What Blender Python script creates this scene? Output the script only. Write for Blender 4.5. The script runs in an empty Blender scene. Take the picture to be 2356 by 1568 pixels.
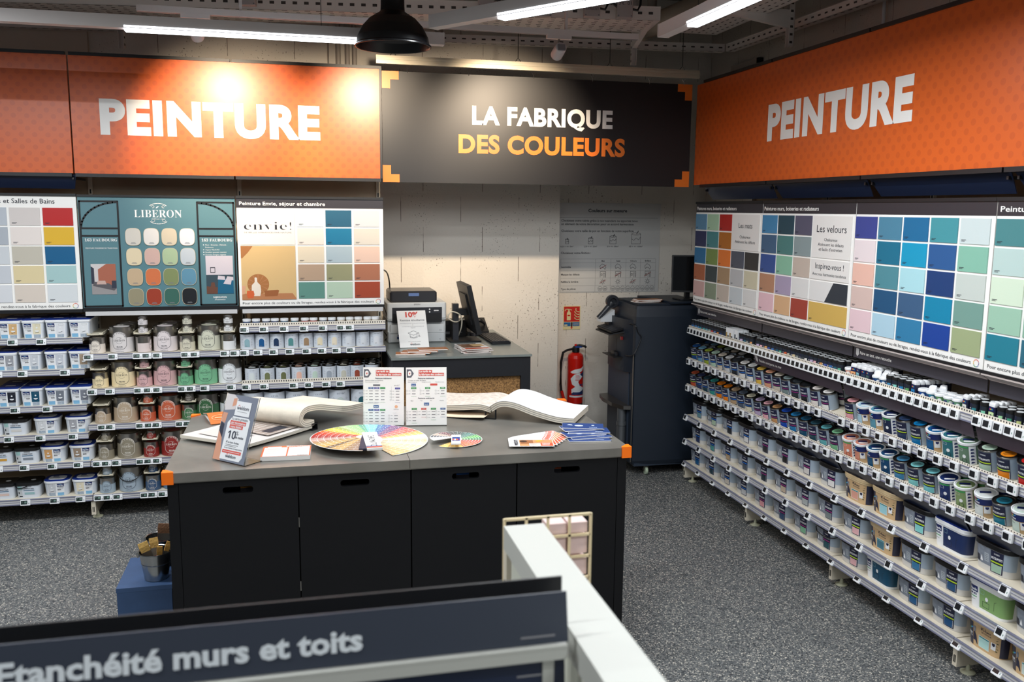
import bpy, math, random
from mathutils import Vector, Matrix
random.seed(7)
sc = bpy.context.scene
COL = sc.collection
PI = math.pi

# ---------------------------------------------------------------- camera
cd = bpy.data.cameras.new('camera')
cam = bpy.data.objects.new('camera', cd); COL.objects.link(cam)
YAW, PITCH, ROLL = 0.236676284, -0.147799231, 0.00956682177
_f = Vector((math.sin(YAW)*math.cos(PITCH), math.cos(YAW)*math.cos(PITCH), math.sin(PITCH)))
_r = Vector((math.cos(YAW), -math.sin(YAW), 0)); _u = _r.cross(_f)
_r2 = math.cos(ROLL)*_r + math.sin(ROLL)*_u; _u2 = -math.sin(ROLL)*_r + math.cos(ROLL)*_u
_m = Matrix((_r2, _u2, -_f)).transposed().to_4x4(); _m.translation = (0, 0, 2.125)
cam.matrix_world = _m
cd.sensor_width = 36; cd.lens = 2025.43/2356*36; cd.clip_start = .05
cd.dof.use_dof = True; cd.dof.focus_distance = 5.2; cd.dof.aperture_fstop = 3.6
sc.camera = cam

# ---------------------------------------------------------------- world, exposure
w = bpy.data.worlds.new('world'); sc.world = w; w.use_nodes = True
w.node_tree.nodes['Background'].inputs[0].default_value = (.86, .93, 1, 1)
w.node_tree.nodes['Background'].inputs[1].default_value = .10
vs = sc.view_settings
vs.view_transform = 'Standard'; vs.look = 'None'; vs.exposure = 0.0; vs.gamma = 1; vs.use_curve_mapping = False
sc.cycles.max_bounces = 7; sc.cycles.diffuse_bounces = 4; sc.cycles.glossy_bounces = 3
sc.cycles.transmission_bounces = 4; sc.cycles.caustics_reflective = False; sc.cycles.caustics_refractive = False
sc.cycles.use_denoising = True; sc.cycles.sample_clamp_indirect = 6

def area(loc, rot, sx, sy, power, col=(.93, .97, 1)):
    l = bpy.data.lights.new('tube_or_fill_light', 'AREA'); l.shape = 'RECTANGLE'; l.size = sx; l.size_y = sy
    l.energy = power; l.color = col
    o = bpy.data.objects.new('tube_or_fill_light', l); COL.objects.link(o); o.location = loc; o.rotation_euler = rot
    return o
def spot(loc, target, power, ang, blend, col=(1, .72, .42), size=.03):
    l = bpy.data.lights.new('spot_light', 'SPOT'); l.energy = power; l.spot_size = math.radians(ang)
    l.spot_blend = blend; l.color = col; l.shadow_soft_size = size
    o = bpy.data.objects.new('spot_light', l); COL.objects.link(o); o.location = loc
    o.rotation_euler = (Vector(target)-Vector(loc)).to_track_quat('-Z', 'Y').to_euler()
    return o
TUBE = 33
# the three tubes the photo shows, light leaving their undersides
area((-.60, 4.90, 2.985), (0, 0, 0), 2.6, .05, TUBE*1.2)
area((1.18, 3.76, 2.98), (0, 0, math.atan2(-.92, .68)), 1.7, .05, TUBE*1.15)
area((1.845, 3.44, 2.98), (0, 0, PI/2), 1.6, .05, TUBE*.75)
# added unseen fill lights, set out like tube rows over and behind the camera
for x, y, k in ((-2.4, 3.9, 2.7), (.9, 2.4, .6), (-1.2, 1.4, 1.3), (.3, .0, .25), (-2.6, -.8, 1.2), (1.9, .4, 1.1), (1.9, -1.8, 1.8)):
    area((x, y, 3.12), (0, 0, 0), 1.5, .06, TUBE*k)
# warm track spots
for _x, _t, _p in ((-.515, (-.43, 6.35, 2.60), 150), (.53, (.57, 6.38, 2.60), 140), (1.527, (1.50, 6.4, 2.60), 160)):
    _c = Vector((_x, 5.218, 3.058)); _d = (Vector(_t)-_c).normalized(); spot(_c+_d*.056, _t, _p, 70, .7, (1, .80, .58))

# ---------------------------------------------------------------- materials
def lin(c):
    return tuple((x/255/12.92 if x/255 <= .04045 else ((x/255+.055)/1.055)**2.4) for x in c[:3]) + (1,)
MATS = {}
def mat(name, col, rough=.5, metal=0, spec=.5, bump=0, bscale=80, vary=0, vscale=6, trans=0, emit=0, tint=False, alpha=1, coat=0):
    """a procedural surface: colour (varied by noise), roughness, fine bump"""
    if name in MATS: return MATS[name]
    m = bpy.data.materials.new(name); MATS[name] = m; m.use_nodes = True
    nt = m.node_tree; N = nt.nodes; L = nt.links; b = N['Principled BSDF']
    b.inputs['Base Color'].default_value = lin(col)
    b.inputs['Roughness'].default_value = rough; b.inputs['Metallic'].default_value = metal
    b.inputs['Specular IOR Level'].default_value = spec
    b.inputs['Transmission Weight'].default_value = trans
    b.inputs['Alpha'].default_value = alpha
    b.inputs['Coat Weight'].default_value = coat
    src = None
    if tint:
        oi = N.new('ShaderNodeObjectInfo'); src = oi.outputs['Color']
        L.new(src, b.inputs['Base Color'])
    if vary or bump:
        tc = N.new('ShaderNodeTexCoord')
    if vary:
        n = N.new('ShaderNodeTexNoise'); n.inputs['Scale'].default_value = vscale; n.inputs['Detail'].default_value = 6
        L.new(tc.outputs['Object'], n.inputs['Vector'])
        mx = N.new('ShaderNodeMix'); mx.data_type = 'RGBA'; mx.blend_type = 'MULTIPLY'; mx.inputs['Factor'].default_value = 1
        r = N.new('ShaderNodeMapRange'); r.inputs['From Min'].default_value = .3; r.inputs['From Max'].default_value = .7
        r.inputs['To Min'].default_value = 1-vary; r.inputs['To Max'].default_value = 1+vary*.6
        L.new(n.outputs['Fac'], r.inputs['Value'])
        if src: L.new(src, mx.inputs['A'])
        else: mx.inputs['A'].default_value = lin(col)
        L.new(r.outputs['Result'], mx.inputs['B']); L.new(mx.outputs['Result'], b.inputs['Base Color'])
    if bump:
        n2 = N.new('ShaderNodeTexNoise'); n2.inputs['Scale'].default_value = bscale; n2.inputs['Detail'].default_value = 4
        L.new(tc.outputs['Object'], n2.inputs['Vector'])
        bp = N.new('ShaderNodeBump'); bp.inputs['Strength'].default_value = bump; bp.inputs['Distance'].default_value = .004
        L.new(n2.outputs['Fac'], bp.inputs['Height']); L.new(bp.outputs['Normal'], b.inputs['Normal'])
    if emit:
        b.inputs['Emission Color'].default_value = lin(col); b.inputs['Emission Strength'].default_value = emit
    return m

def block_wall(name, ax, col, dark):
    """painted aerated blocks: thin open joints, pits, rough skin; ax = horizontal axis of the wall"""
    m = bpy.data.materials.new(name); MATS[name] = m; m.use_nodes = True
    nt = m.node_tree; N = nt.nodes; L = nt.links; b = N['Principled BSDF']; b.inputs['Roughness'].default_value = .85
    b.inputs['Specular IOR Level'].default_value = .2
    g = N.new('ShaderNodeNewGeometry'); s = N.new('ShaderNodeSeparateXYZ'); L.new(g.outputs['Position'], s.inputs[0])
    c = N.new('ShaderNodeCombineXYZ'); L.new(s.outputs[ax], c.inputs[0]); L.new(s.outputs[2], c.inputs[1])
    br = N.new('ShaderNodeTexBrick'); br.inputs['Scale'].default_value = 1; br.inputs['Brick Width'].default_value = .5
    br.inputs['Row Height'].default_value = .25; br.inputs['Mortar Size'].default_value = .0022; br.inputs['Mortar Smooth'].default_value = .2
    br.offset = .37; L.new(c.outputs[0], br.inputs['Vector'])
    n = N.new('ShaderNodeTexNoise'); n.inputs['Scale'].default_value = 2.2; L.new(g.outputs['Position'], n.inputs['Vector'])
    p = N.new('ShaderNodeTexNoise'); p.inputs['Scale'].default_value = 85; p.inputs['Detail'].default_value = 2; L.new(g.outputs['Position'], p.inputs['Vector'])
    def math_(op, a, v, clamp=False):
        q = N.new('ShaderNodeMath'); q.operation = op; q.use_clamp = clamp
        L.new(a, q.inputs[0])
        if isinstance(v, (int, float)): q.inputs[1].default_value = v
        else: L.new(v, q.inputs[1])
        return q.outputs[0]
    pit = math_('MULTIPLY', math_('SUBTRACT', p.outputs['Fac'], .665), 30, True)
    zone = math_('MULTIPLY', math_('SUBTRACT', n.outputs['Fac'], .47), 9, True)
    pits = math_('MULTIPLY', pit, zone)
    jn = N.new('ShaderNodeTexNoise'); jn.inputs['Scale'].default_value = 7; L.new(g.outputs['Position'], jn.inputs['Vector'])
    fr = math_('FRACT', math_('DIVIDE', s.outputs[2], .25), 0)
    mid = math_('MULTIPLY', math_('SUBTRACT', .44, 0) if False else math_('SUBTRACT', math_('ABSOLUTE', math_('SUBTRACT', fr, .5), 0), .43), -40, True)
    jm = math_('MULTIPLY', math_('MULTIPLY', br.outputs['Fac'], mid), math_('MULTIPLY', math_('SUBTRACT', jn.outputs['Fac'], .36), 8, True))
    mask = math_('MAXIMUM', jm, pits)
    mx = N.new('ShaderNodeMix'); mx.data_type = 'RGBA'; mx.inputs['A'].default_value = lin(col); mx.inputs['B'].default_value = lin(dark)
    L.new(mask, mx.inputs['Factor']); L.new(mx.outputs['Result'], b.inputs['Base Color'])
    n3 = N.new('ShaderNodeTexNoise'); n3.inputs['Scale'].default_value = 55; n3.inputs['Detail'].default_value = 5; L.new(g.outputs['Position'], n3.inputs['Vector'])
    hgt = math_('SUBTRACT', n3.outputs['Fac'], math_('MAXIMUM', mask, math_('MULTIPLY', br.outputs['Fac'], .5)))
    bp = N.new('ShaderNodeBump'); bp.inputs['Strength'].default_value = .45; bp.inputs['Distance'].default_value = .006
    L.new(hgt, bp.inputs['Height']); L.new(bp.outputs['Normal'], b.inputs['Normal'])
    return m

def floor_mat():
    m = bpy.data.materials.new('speckled_vinyl'); m.use_nodes = True
    nt = m.node_tree; N = nt.nodes; L = nt.links; b = N['Principled BSDF']; b.inputs['Roughness'].default_value = .5
    g = N.new('ShaderNodeNewGeometry')
    v = N.new('ShaderNodeTexVoronoi'); v.inputs['Scale'].default_value = 170; L.new(g.outputs['Position'], v.inputs['Vector'])
    s = N.new('ShaderNodeSeparateColor'); L.new(v.outputs['Color'], s.inputs[0])
    r = N.new('ShaderNodeValToRGB'); e = r.color_ramp; e.interpolation = 'CONSTANT'
    cols = [(0, (58, 61, 64)), (.22, (92, 95, 96)), (.62, (116, 117, 116)), (.84, (152, 150, 144)), (.94, (196, 190, 178))]
    e.elements[0].color = lin(cols[0][1]); e.elements[1].position = cols[1][0]; e.elements[1].color = lin(cols[1][1])
    for p_, c_ in cols[2:]:
        k = e.elements.new(p_); k.color = lin(c_)
    L.new(s.outputs[0], r.inputs['Fac']); L.new(r.outputs['Color'], b.inputs['Base Color'])
    return m

def dotted_orange(name, ax):
    """orange board printed with faint staggered dots"""
    m = bpy.data.materials.new(name); m.use_nodes = True
    nt = m.node_tree; N = nt.nodes; L = nt.links; b = N['Principled BSDF']; b.inputs['Roughness'].default_value = .36
    g = N.new('ShaderNodeNewGeometry'); s = N.new('ShaderNodeSeparateXYZ'); L.new(g.outputs['Position'], s.inputs[0])
    c = N.new('ShaderNodeCombineXYZ'); L.new(s.outputs[ax], c.inputs[0]); L.new(s.outputs[2], c.inputs[1])
    ds = []
    for off in (0, .5):
        a = N.new('ShaderNodeVectorMath'); a.operation = 'MULTIPLY_ADD'; L.new(c.outputs[0], a.inputs[0])
        a.inputs[1].default_value = (1/.078, 1/.078, 0); a.inputs[2].default_value = (off, off, 0)
        f = N.new('ShaderNodeVectorMath'); f.operation = 'FRACTION'; L.new(a.outputs[0], f.inputs[0])
        d = N.new('ShaderNodeVectorMath'); d.operation = 'DISTANCE'; L.new(f.outputs[0], d.inputs[0]); d.inputs[1].default_value = (.5, .5, 0)
        ds.append(d.outputs['Value'])
    mn = N.new('ShaderNodeMath'); mn.operation = 'MINIMUM'; L.new(ds[0], mn.inputs[0]); L.new(ds[1], mn.inputs[1])
    lt = N.new('ShaderNodeMapRange'); lt.inputs['From Min'].default_value = .19; lt.inputs['From Max'].default_value = .215
    lt.inputs['To Min'].default_value = .55; lt.inputs['To Max'].default_value = 0; L.new(mn.outputs[0], lt.inputs['Value'])
    mx = N.new('ShaderNodeMix'); mx.data_type = 'RGBA'; mx.inputs['A'].default_value = lin((208, 92, 30)); mx.inputs['B'].default_value = lin((186, 77, 27))
    L.new(lt.outputs['Result'], mx.inputs['Factor']); L.new(mx.outputs['Result'], b.inputs['Base Color'])
    return m

def cork_mat():
    m = bpy.data.materials.new('cork'); m.use_nodes = True
    nt = m.node_tree; N = nt.nodes; L = nt.links; b = N['Principled BSDF']; b.inputs['Roughness'].default_value = .8
    g = N.new('ShaderNodeNewGeometry'); v = N.new('ShaderNodeTexVoronoi'); v.inputs['Scale'].default_value = 160; L.new(g.outputs['Position'], v.inputs['Vector'])
    s = N.new('ShaderNodeSeparateColor'); L.new(v.outputs['Color'], s.inputs[0])
    r = N.new('ShaderNodeValToRGB'); e = r.color_ramp
    e.elements[0].color = lin((96, 66, 34)); e.elements[1].color = lin((176, 132, 80)); L.new(s.outputs[0], r.inputs['Fac'])
    L.new(r.outputs['Color'], b.inputs['Base Color']); return m

WHITE = mat('white_paint', (232, 231, 226), .4)
PAPER = mat('white_board', (236, 234, 230), .45)
CREAM = mat('cream_steel', (214, 205, 186), .42, vary=.05)
BACKP = mat('beige_backpanel', (168, 150, 126), .5, vary=.04)
RAIL = mat('price_rail_grey', (196, 195, 195), .3)
RAILB = mat('rail_bluish_lip', (120, 122, 142), .3)
DARK = mat('dark_slate_print', (44, 42, 48), .4)
BLACK = mat('black_satin', (14, 15, 19), .45)
NAVYP = mat('navy_sheet', (26, 36, 60), .35)
BLKW = mat('black_board', (9, 10, 14), .6, spec=.3, bump=.15, bscale=30)
INK = mat('dark_ink', (28, 30, 42), .6)
GREYINK = mat('grey_ink', (120, 120, 124), .6)
TINT = mat('tinted', (200, 200, 200), .42, tint=True)
TINTG = mat('tinted_gloss', (200, 200, 200), .25, tint=True)
STEEL = mat('tin_steel', (176, 172, 166), .28, 1)
STEELD = mat('dark_tin_rim', (92, 88, 82), .3, 1)
NAVY = mat('navy_label', (28, 32, 58), .4)
CANGREY = mat('can_pale_blue', (150, 164, 178), .35)
LIDBLK = mat('black_plastic', (20, 20, 22), .35)
DISC = mat('pale_disc', (196, 198, 196), .35)
BLUE = mat('ripened_blue', (22, 46, 120), .35)
LIDW = mat('white_plastic', (226, 228, 230), .35)
TUBW = mat('tub_white', (206, 212, 220), .35)
SKY = mat('pale_blue_print', (120, 172, 206), .4)
SCREEN = mat('tag_screen', (44, 56, 54), .25)
SCREENG = mat('tag_screen_digits', (120, 150, 140), .3)
ORANGE = mat('orange_plastic', (255, 118, 14), .4)
KRAFT = mat('kraft_print', (190, 160, 120), .5)
GREEN = mat('green_print', (60, 150, 84), .4)
SALMON = mat('salmon_print', (222, 96, 84), .45)
PURPLE = mat('purple_stripe', (140, 40, 110), .4)
STBLUE = mat('blue_stripe', (36, 110, 200), .4)
LIME = mat('lime_stripe', (178, 210, 40), .4)
TEALB = mat('teal_board', (84, 122, 130), .42)
PHOTO1 = mat('grey_photo_print', (120, 128, 140), .4, vary=.25, vscale=40)

# ---------------------------------------------------------------- mesh builder
class MB:
    def __init__(s): s.v = []; s.f = []; s.m = []; s.sm = []
    def add(s, vs, fs, mi=0, M=None, smooth=False):
        o = len(s.v)
        s.v += [tuple(M @ Vector(p)) for p in vs] if M else [tuple(p) for p in vs]
        s.f += [tuple(i+o for i in q) for q in fs]; s.m += [mi]*len(fs); s.sm += [smooth]*len(fs)
    def box(s, x0, y0, z0, x1, y1, z1, mi=0, M=None):
        x0, x1 = min(x0, x1), max(x0, x1); y0, y1 = min(y0, y1), max(y0, y1); z0, z1 = min(z0, z1), max(z0, z1)
        s.add([(x0,y0,z0),(x1,y0,z0),(x1,y1,z0),(x0,y1,z0),(x0,y0,z1),(x1,y0,z1),(x1,y1,z1),(x0,y1,z1)],
              [(0,3,2,1),(4,5,6,7),(0,1,5,4),(1,2,6,5),(2,3,7,6),(3,0,4,7)], mi, M)
    def loft(s, rings, mi=0, M=None, caps=(1, 1), smooth=True, mis=None):
        """rings: list of equal-length closed rings of 3D points"""
        n = len(rings[0]); vs = [p for r in rings for p in r]
        for k in range(len(rings)-1):
            fs = [(k*n+i, k*n+(i+1) % n, (k+1)*n+(i+1) % n, (k+1)*n+i) for i in range(n)]
            s.add([vs[j] for j in range(k*n, (k+2)*n)], [tuple(i-k*n for i in q) for q in fs], mis[k] if mis else mi, M, smooth)
        if caps[0]: s.add(rings[0], [tuple(reversed(range(n)))], mis[0] if mis else mi, M)
        if caps[1]: s.add(rings[-1], [tuple(range(n))], mis[-1] if mis else mi, M)
    def prism(s, poly, z0, z1, mi=0, M=None):
        s.loft([[(x, y, z0) for x, y in poly], [(x, y, z1) for x, y in poly]], mi, M, smooth=False)
    def rbox(s, w, d, h, r, ch=.003, mi=0, M=None, n=4):
        """rounded-corner slab standing on z=0, centred on x,y, edges eased by ch"""
        P = lambda k: [(x, y) for x, y in rrect(w-2*k, d-2*k, max(r-k, .0005), n)]
        s.loft([[(x, y, z) for x, y in P(k)] for k, z in ((ch, 0), (0, ch), (0, h-ch), (ch, h))], mi, M)
    def lathe(s, prof, n=20, mi=0, M=None, caps=(1, 1), mis=None, smooth=True):
        s.loft([[(r*math.cos(2*PI*i/n), r*math.sin(2*PI*i/n), z) for i in range(n)] for r, z in prof], mi, M, caps, smooth, mis)
    def tube(s, pts, r, n=8, mi=0, M=None):
        pts = [Vector(p) for p in pts]; rings = []
        up = Vector((0, 0, 1))
        for i, p in enumerate(pts):
            t = (pts[min(i+1, len(pts)-1)]-pts[max(i-1, 0)]).normalized()
            a = t.cross(up)
            if a.length < .05: a = t.cross(Vector((1, 0, 0)))
            a.normalize(); b = t.cross(a)
            rings.append([tuple(p+r*(math.cos(2*PI*k/n)*a+math.sin(2*PI*k/n)*b)) for k in range(n)])
        s.loft(rings, mi, M)
    def bar(s, a, b, w, h, mi=0):
        """rectangular bar from a to b"""
        a, b = Vector(a), Vector(b); t = (b-a); L = t.length; t.normalize()
        sd = t.cross(Vector((0, 0, 1)))
        if sd.length < .05: sd = t.cross(Vector((0, 1, 0)))
        sd.normalize(); up = sd.cross(t)
        M = Matrix((t, sd, up)).transposed().to_4x4(); M.translation = a
        s.box(0, -w/2, -h/2, L, w/2, h/2, mi, M)
    def quad(s, x0, y0, x1, y1, z, mi=0, M=None):
        s.add([(x0,y0,z),(x1,y0,z),(x1,y1,z),(x0,y1,z)], [(0,1,2,3)], mi, M)
    def poly(s, pts, z, mi=0, M=None):
        s.add([(x, y, z) for x, y in pts], [tuple(range(len(pts)))], mi, M)
    def plate(s, x0, y0, x1, y1, z0, z1, mi=0, M=None): s.box(x0, y0, z0, x1, y1, z1, mi, M)
    def stroke(s, pts, wd, z, mi=0, M=None, closed=False):
        """flat ribbon along 2D points"""
        n = len(pts)
        for i in range(n if closed else n-1):
            a = Vector(pts[i]); b = Vector(pts[(i+1) % n]); t = (b-a)
            if t.length < 1e-9: continue
            t.normalize(); q = Vector((-t.y, t.x))*wd/2; e = t*wd*.3
            s.add([(*(a-e-q), z), (*(b+e-q), z), (*(b+e+q), z), (*(a-e+q), z)], [(0,1,2,3)], mi, M)
    def build(s, name, mats, parent=None, loc=None, rot=None, tint=None):
        me = bpy.data.meshes.new(name); me.from_pydata(s.v, [], s.f)
        for m in (mats if isinstance(mats, (list, tuple)) else [mats]): me.materials.append(m)
        me.polygons.foreach_set('material_index', s.m); me.polygons.foreach_set('use_smooth', s.sm)
        if any(s.sm): me.set_sharp_from_angle(angle=math.radians(38))
        me.update()
        o = bpy.data.objects.new(name, me); COL.objects.link(o)
        if parent: o.parent = parent
        if loc: o.location = loc
        if rot: o.rotation_euler = rot
        if tint: o.color = lin(tint)
        return o
def rrect(w, d, r, n=4):
    """rounded rectangle outline, counter-clockwise, starting at the middle of the front (-y) side"""
    r = min(r, w/2-1e-4, d/2-1e-4); p = [(0, -d/2)]
    for cx, cy, a0 in ((w/2-r, -d/2+r, -PI/2), (w/2-r, d/2-r, 0), (-w/2+r, d/2-r, PI/2), (-w/2+r, -d/2+r, PI)):
        p += [(cx+r*math.cos(a0+PI/2*k/n), cy+r*math.sin(a0+PI/2*k/n)) for k in range(n+1)]
    return p
def circ(r, n=24, a0=-PI/2): return [(r*math.cos(a0+2*PI*i/n), r*math.sin(a0+2*PI*i/n)) for i in range(n)]
def FY(x, y, z):
    """local x,y,z -> a surface seen from -Y: right, up, towards the viewer"""
    return Matrix(((1,0,0,x),(0,0,-1,y),(0,1,0,z),(0,0,0,1)))
def FX(x, y, z):
    """a surface seen from -X: local x runs along -Y, local z out along -X"""
    return Matrix(((0,0,-1,x),(-1,0,0,y),(0,1,0,z),(0,0,0,1)))
def FL(x, y, z, a=0):
    """lying flat: local x,y in the plane turned by a, z up"""
    return Matrix.Translation((x, y, z)) @ Matrix.Rotation(a, 4, 'Z')

# ---------------------------------------------------------------- writing
_TC = {}
def style(s, st):
    o = ''
    for c in s:
        k = ord(c)
        base = {'serif': (0x1D400, 0x1D41A, 0x1D7CE), 'bold': (0x1D5D4, 0x1D5EE, 0x1D7EC), 'script': (0x1D4D0, 0x1D4EA, None), 'rom': (0x1D434, 0x1D44E, None)}[st]
        if 'A' <= c <= 'Z': o += chr(base[0]+k-65)
        elif 'a' <= c <= 'z' and not (st == 'rom' and c == 'h'): o += chr(base[1]+k-97)
        elif '0' <= c <= '9' and base[2]: o += chr(base[2]+k-48)
        else: o += c
    return o
def glyphs(s, off=0, st=None, res=2, sp=1.0):
    key = (s, off, st, res, sp)
    if key in _TC: return _TC[key]
    c = bpy.data.curves.new('writing', 'FONT'); c.body = style(s, st) if st else s
    c.offset = off; c.resolution_u = res; c.fill_mode = 'FRONT'; c.space_character = sp
    o = bpy.data.objects.new('writing', c); COL.objects.link(o)
    me = bpy.data.meshes.new_from_object(o.evaluated_get(bpy.context.evaluated_depsgraph_get()))
    vs = [(v.co.x, v.co.y) for v in me.vertices]; fs = [tuple(p.vertices) for p in me.polygons]
    bpy.data.objects.remove(o); bpy.data.curves.remove(c); bpy.data.meshes.remove(me)
    x0 = min((v[0] for v in vs), default=0); x1 = max((v[0] for v in vs), default=1)
    _TC[key] = ([(x-x0, y) for x, y in vs], fs, x1-x0)
    return _TC[key]
CAP = .70
def write(mb, s, x, y, cap, mi=0, M=None, al='l', w=None, off=.0, st=None, z=0, fn=None, res=2, sp=1.0):
    """flat writing as mesh: baseline at x,y, capital height cap, optional fixed width w; fn maps (x,y)->3D point"""
    vs, fs, wd = glyphs(s, off, st, res, sp)
    k = cap/CAP; kx = w/wd if w else k; W = wd*kx
    x -= {'l': 0, 'c': W/2, 'r': W}[al]
    if fn: mb.add([fn(x+a*kx, y+b*k) for a, b in vs], fs, mi, M)
    else: mb.add([(x+a*kx, y+b*k, z) for a, b in vs], fs, mi, M)
    return W

# ---------------------------------------------------------------- scene objects
ORD = 'first second third fourth fifth sixth seventh eighth ninth tenth eleventh twelfth thirteenth fourteenth fifteenth sixteenth seventeenth eighteenth nineteenth twentieth twenty-first twenty-second twenty-third twenty-fourth'.split()
def tag(o, label=None, cat=None, group=None, kind=None):
    if label: o['label'] = label
    if cat: o['category'] = cat
    if group: o['group'] = group
    if kind: o['kind'] = kind
    return o
def thing(name, label, cat, loc=(0, 0, 0), rot=(0, 0, 0), group=None):
    o = bpy.data.objects.new(name, None); COL.objects.link(o); o.empty_display_size = .05
    o.location = loc; o.rotation_euler = rot
    return tag(o, label, cat, group)
_KIDS = {}
def kids(r):
    if r.name not in _KIDS: _KIDS[r.name] = list(r.children)
    return _KIDS[r.name]
_USED = set()
def put(proto, loc, rot, label, group, tint=None):
    """place the prototype itself the first time, then copies of it with copies of its parts"""
    if proto.name not in _USED:
        _USED.add(proto.name); r = proto; ch = [x for k in kids(r) for x in [k]+kids(k)]
    else:
        r = proto.copy(); COL.objects.link(r); ch = []
        for c0 in kids(proto):
            c = c0.copy(); COL.objects.link(c); c.parent = r; ch.append(c)
            for g0 in kids(c0):
                g = g0.copy(); COL.objects.link(g); g.parent = c; ch.append(g)
    r.location = loc; r.rotation_euler = rot; r['label'] = label
    if group: r['group'] = group
    if tint:
        t = lin(tint)
        for c in [r]+ch: c.color = t
    return r
def struct(name, mb, mats):
    return tag(mb.build(name, mats), kind='structure')
# ================================================================ the room
WALLM = block_wall('painted_blocks', 0, (226, 220, 210), (92, 76, 62))
WALLX = block_wall('painted_blocks_side', 1, (206, 198, 188), (92, 76, 62))
b = MB(); b.box(-7, -5, -.05, 5, 8.6, 0); struct('floor', b, floor_mat())
b = MB(); b.box(-7, -5, 3.95, 5, 8.6, 4.05); struct('ceiling', b, mat('ceiling_grey', (120, 112, 104), .8))
b = MB(); b.box(-7, 7.32, 0, 2.176, 8.3, 3.95); struct('wall_back', b, WALLM)
b = MB(); b.box(2.17, 7.52, 0, 3.8, 8.3, 3.95); struct('wall_back_recess', b, WALLM)
b = MB(); b.box(3.62, -5, 0, 3.9, 7.6, 3.95); struct('wall_right', b, WALLX)
b = MB(); b.box(-7, 7.27, 0, -1.48, 7.34, 3.95); struct('wall_left', b, mat('smooth_wall', (206, 192, 176), .8, bump=.1))
b = MB(); b.box(.26, 7.24, 0, .5, 7.33, 3.95); struct('trim_1', b, mat('pilaster', (214, 208, 198), .6))
for i, x in enumerate((.33, .40, .455)):
    b = MB(); b.lathe([(.018, 0), (.018, 3.95)], 10, 0, Matrix.Translation((x, 7.215, 0)))
    tag(b.build('conduit_pipe', mat('grey_pipe', (176, 168, 160), .4)), ('first', 'second', 'third')[i]+' of three vertical grey conduits on the pilaster above the shelving', 'pipe', 'conduits on the pilaster')

# ================================================================ shelving
def rail_mb(zb, y=-.012, x0=.002, x1=.998):
    b = MB()
    b.box(x0, y+.003, zb+.006, x1, y+.014, zb+.034, 0)
    b.box(x0, y-.001, zb, x1, y+.014, zb+.007, 1)
    b.box(x0, y, zb+.033, x1, y+.014, zb+.038, 1)
    b.box(x0, y+.001, zb+.019, x1, y+.004, zb+.0205, 1)
    return b
def fence_mb(zb, y, hh=.028, n=62):
    b = MB(); b.box(.003, y, zb+.038, .997, y+.004, zb+.038+hh)
    for i in range(n):
        x = .012+i*.976/(n-1)
        b.box(x-.0028, y-.0008, zb+.038+hh*.42, x+.0028, y+.0048, zb+.038+hh*.8, 1)
    return b
TILT = math.radians(14)
def bay(loc, rot, label, shelves, depth=.47, last=False, first=True, top=2.33, rail_y=-.012, group=None):
    t = thing('shelving_bay', label, 'shelving', loc, (0, 0, rot), group)
    b = MB(); b.box(.004, depth+.03, .1, .996, depth+.045, top); b.build('back_panel', BACKP, t)
    for x in ((0, 1) if last else (0,)):
        b = MB(); b.box(x-.014, depth+.012, .02, x+.014, depth+.05, top)
        for k in range(int((top-.2)/.05)):
            b.box(x-.005, depth+.0095, .16+k*.05, x+.005, depth+.013, .19+k*.05, 1)
        b.build('upright', [CREAM, BLACK], t)
        b = MB(); b.box(x-.014, .0, .035, x+.014, depth+.02, .128)
        b.box(x-.006, -.002, .055, x-.002, .001, .09, 1); b.box(x+.002, -.002, .055, x+.006, .001, .09, 1)
        f = b.build('base_foot', [CREAM, BLACK], t)
        b = MB(); M = Matrix.Translation((x+.01, .07, 0)); b.lathe([(.034, 0), (.034, .004), (.012, .012), (.008, .04)], 18, 0, M)
        b.build('levelling_disc', mat('nylon_foot', (196, 196, 170), .4), f)
    for zb, kind in shelves:
        b = MB()
        if kind == 'tilt':
            b.add([(.004, .0, zb+.03), (.996, .0, zb+.03), (.996, .44, zb+.03+.44*math.tan(TILT)), (.004, .44, zb+.03+.44*math.tan(TILT)),
                   (.004, .0, zb+.012), (.996, .0, zb+.012), (.996, .44, zb+.012+.44*math.tan(TILT)), (.004, .44, zb+.012+.44*math.tan(TILT))],
                  [(0,1,2,3),(7,6,5,4),(0,4,5,1),(1,5,6,2),(2,6,7,3),(3,7,4,0)])
            for x in (.008, .988):
                b.add([(x, .02, zb+.012), (x, depth+.01, zb+.05), (x, depth+.01, zb+.012+.44*math.tan(TILT)), (x+.004, .02, zb+.012), (x+.004, depth+.01, zb+.05), (x+.004, depth+.01, zb+.012+.44*math.tan(TILT))],
                      [(0,1,2),(5,4,3),(0,3,4,1),(1,4,5,2),(2,5,3,0)])
        else:
            b.box(.004, .0, zb+.012, .996, depth+.005, zb+.037)
            for x in (.008, .988):
                b.add([(x, .06, zb+.012), (x, depth+.01, zb-.05), (x, depth+.01, zb+.012), (x+.004, .06, zb+.012), (x+.004, depth+.01, zb-.05), (x+.004, depth+.01, zb+.012)],
                      [(0,1,2),(5,4,3),(0,3,4,1),(1,4,5,2),(2,5,3,0)])
        s = b.build('shelf', CREAM, t)
        rail_mb(zb, rail_y).build('price_rail', [RAIL, RAILB], s)
        if kind in ('fence', 'tilt'):
            fence_mb(zb, rail_y+.004, .012 if kind == 'tilt' else (.020 if rail_y < -.014 else .028)).build('perforated_fence', [mat('fence_cream', (226, 218, 204), .4), BLACK], s)
    return t
LA = [1.221, 1.011, .768, .573, .376, .137]
LB = [1.109, .872, .628, .376, .137]
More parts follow.
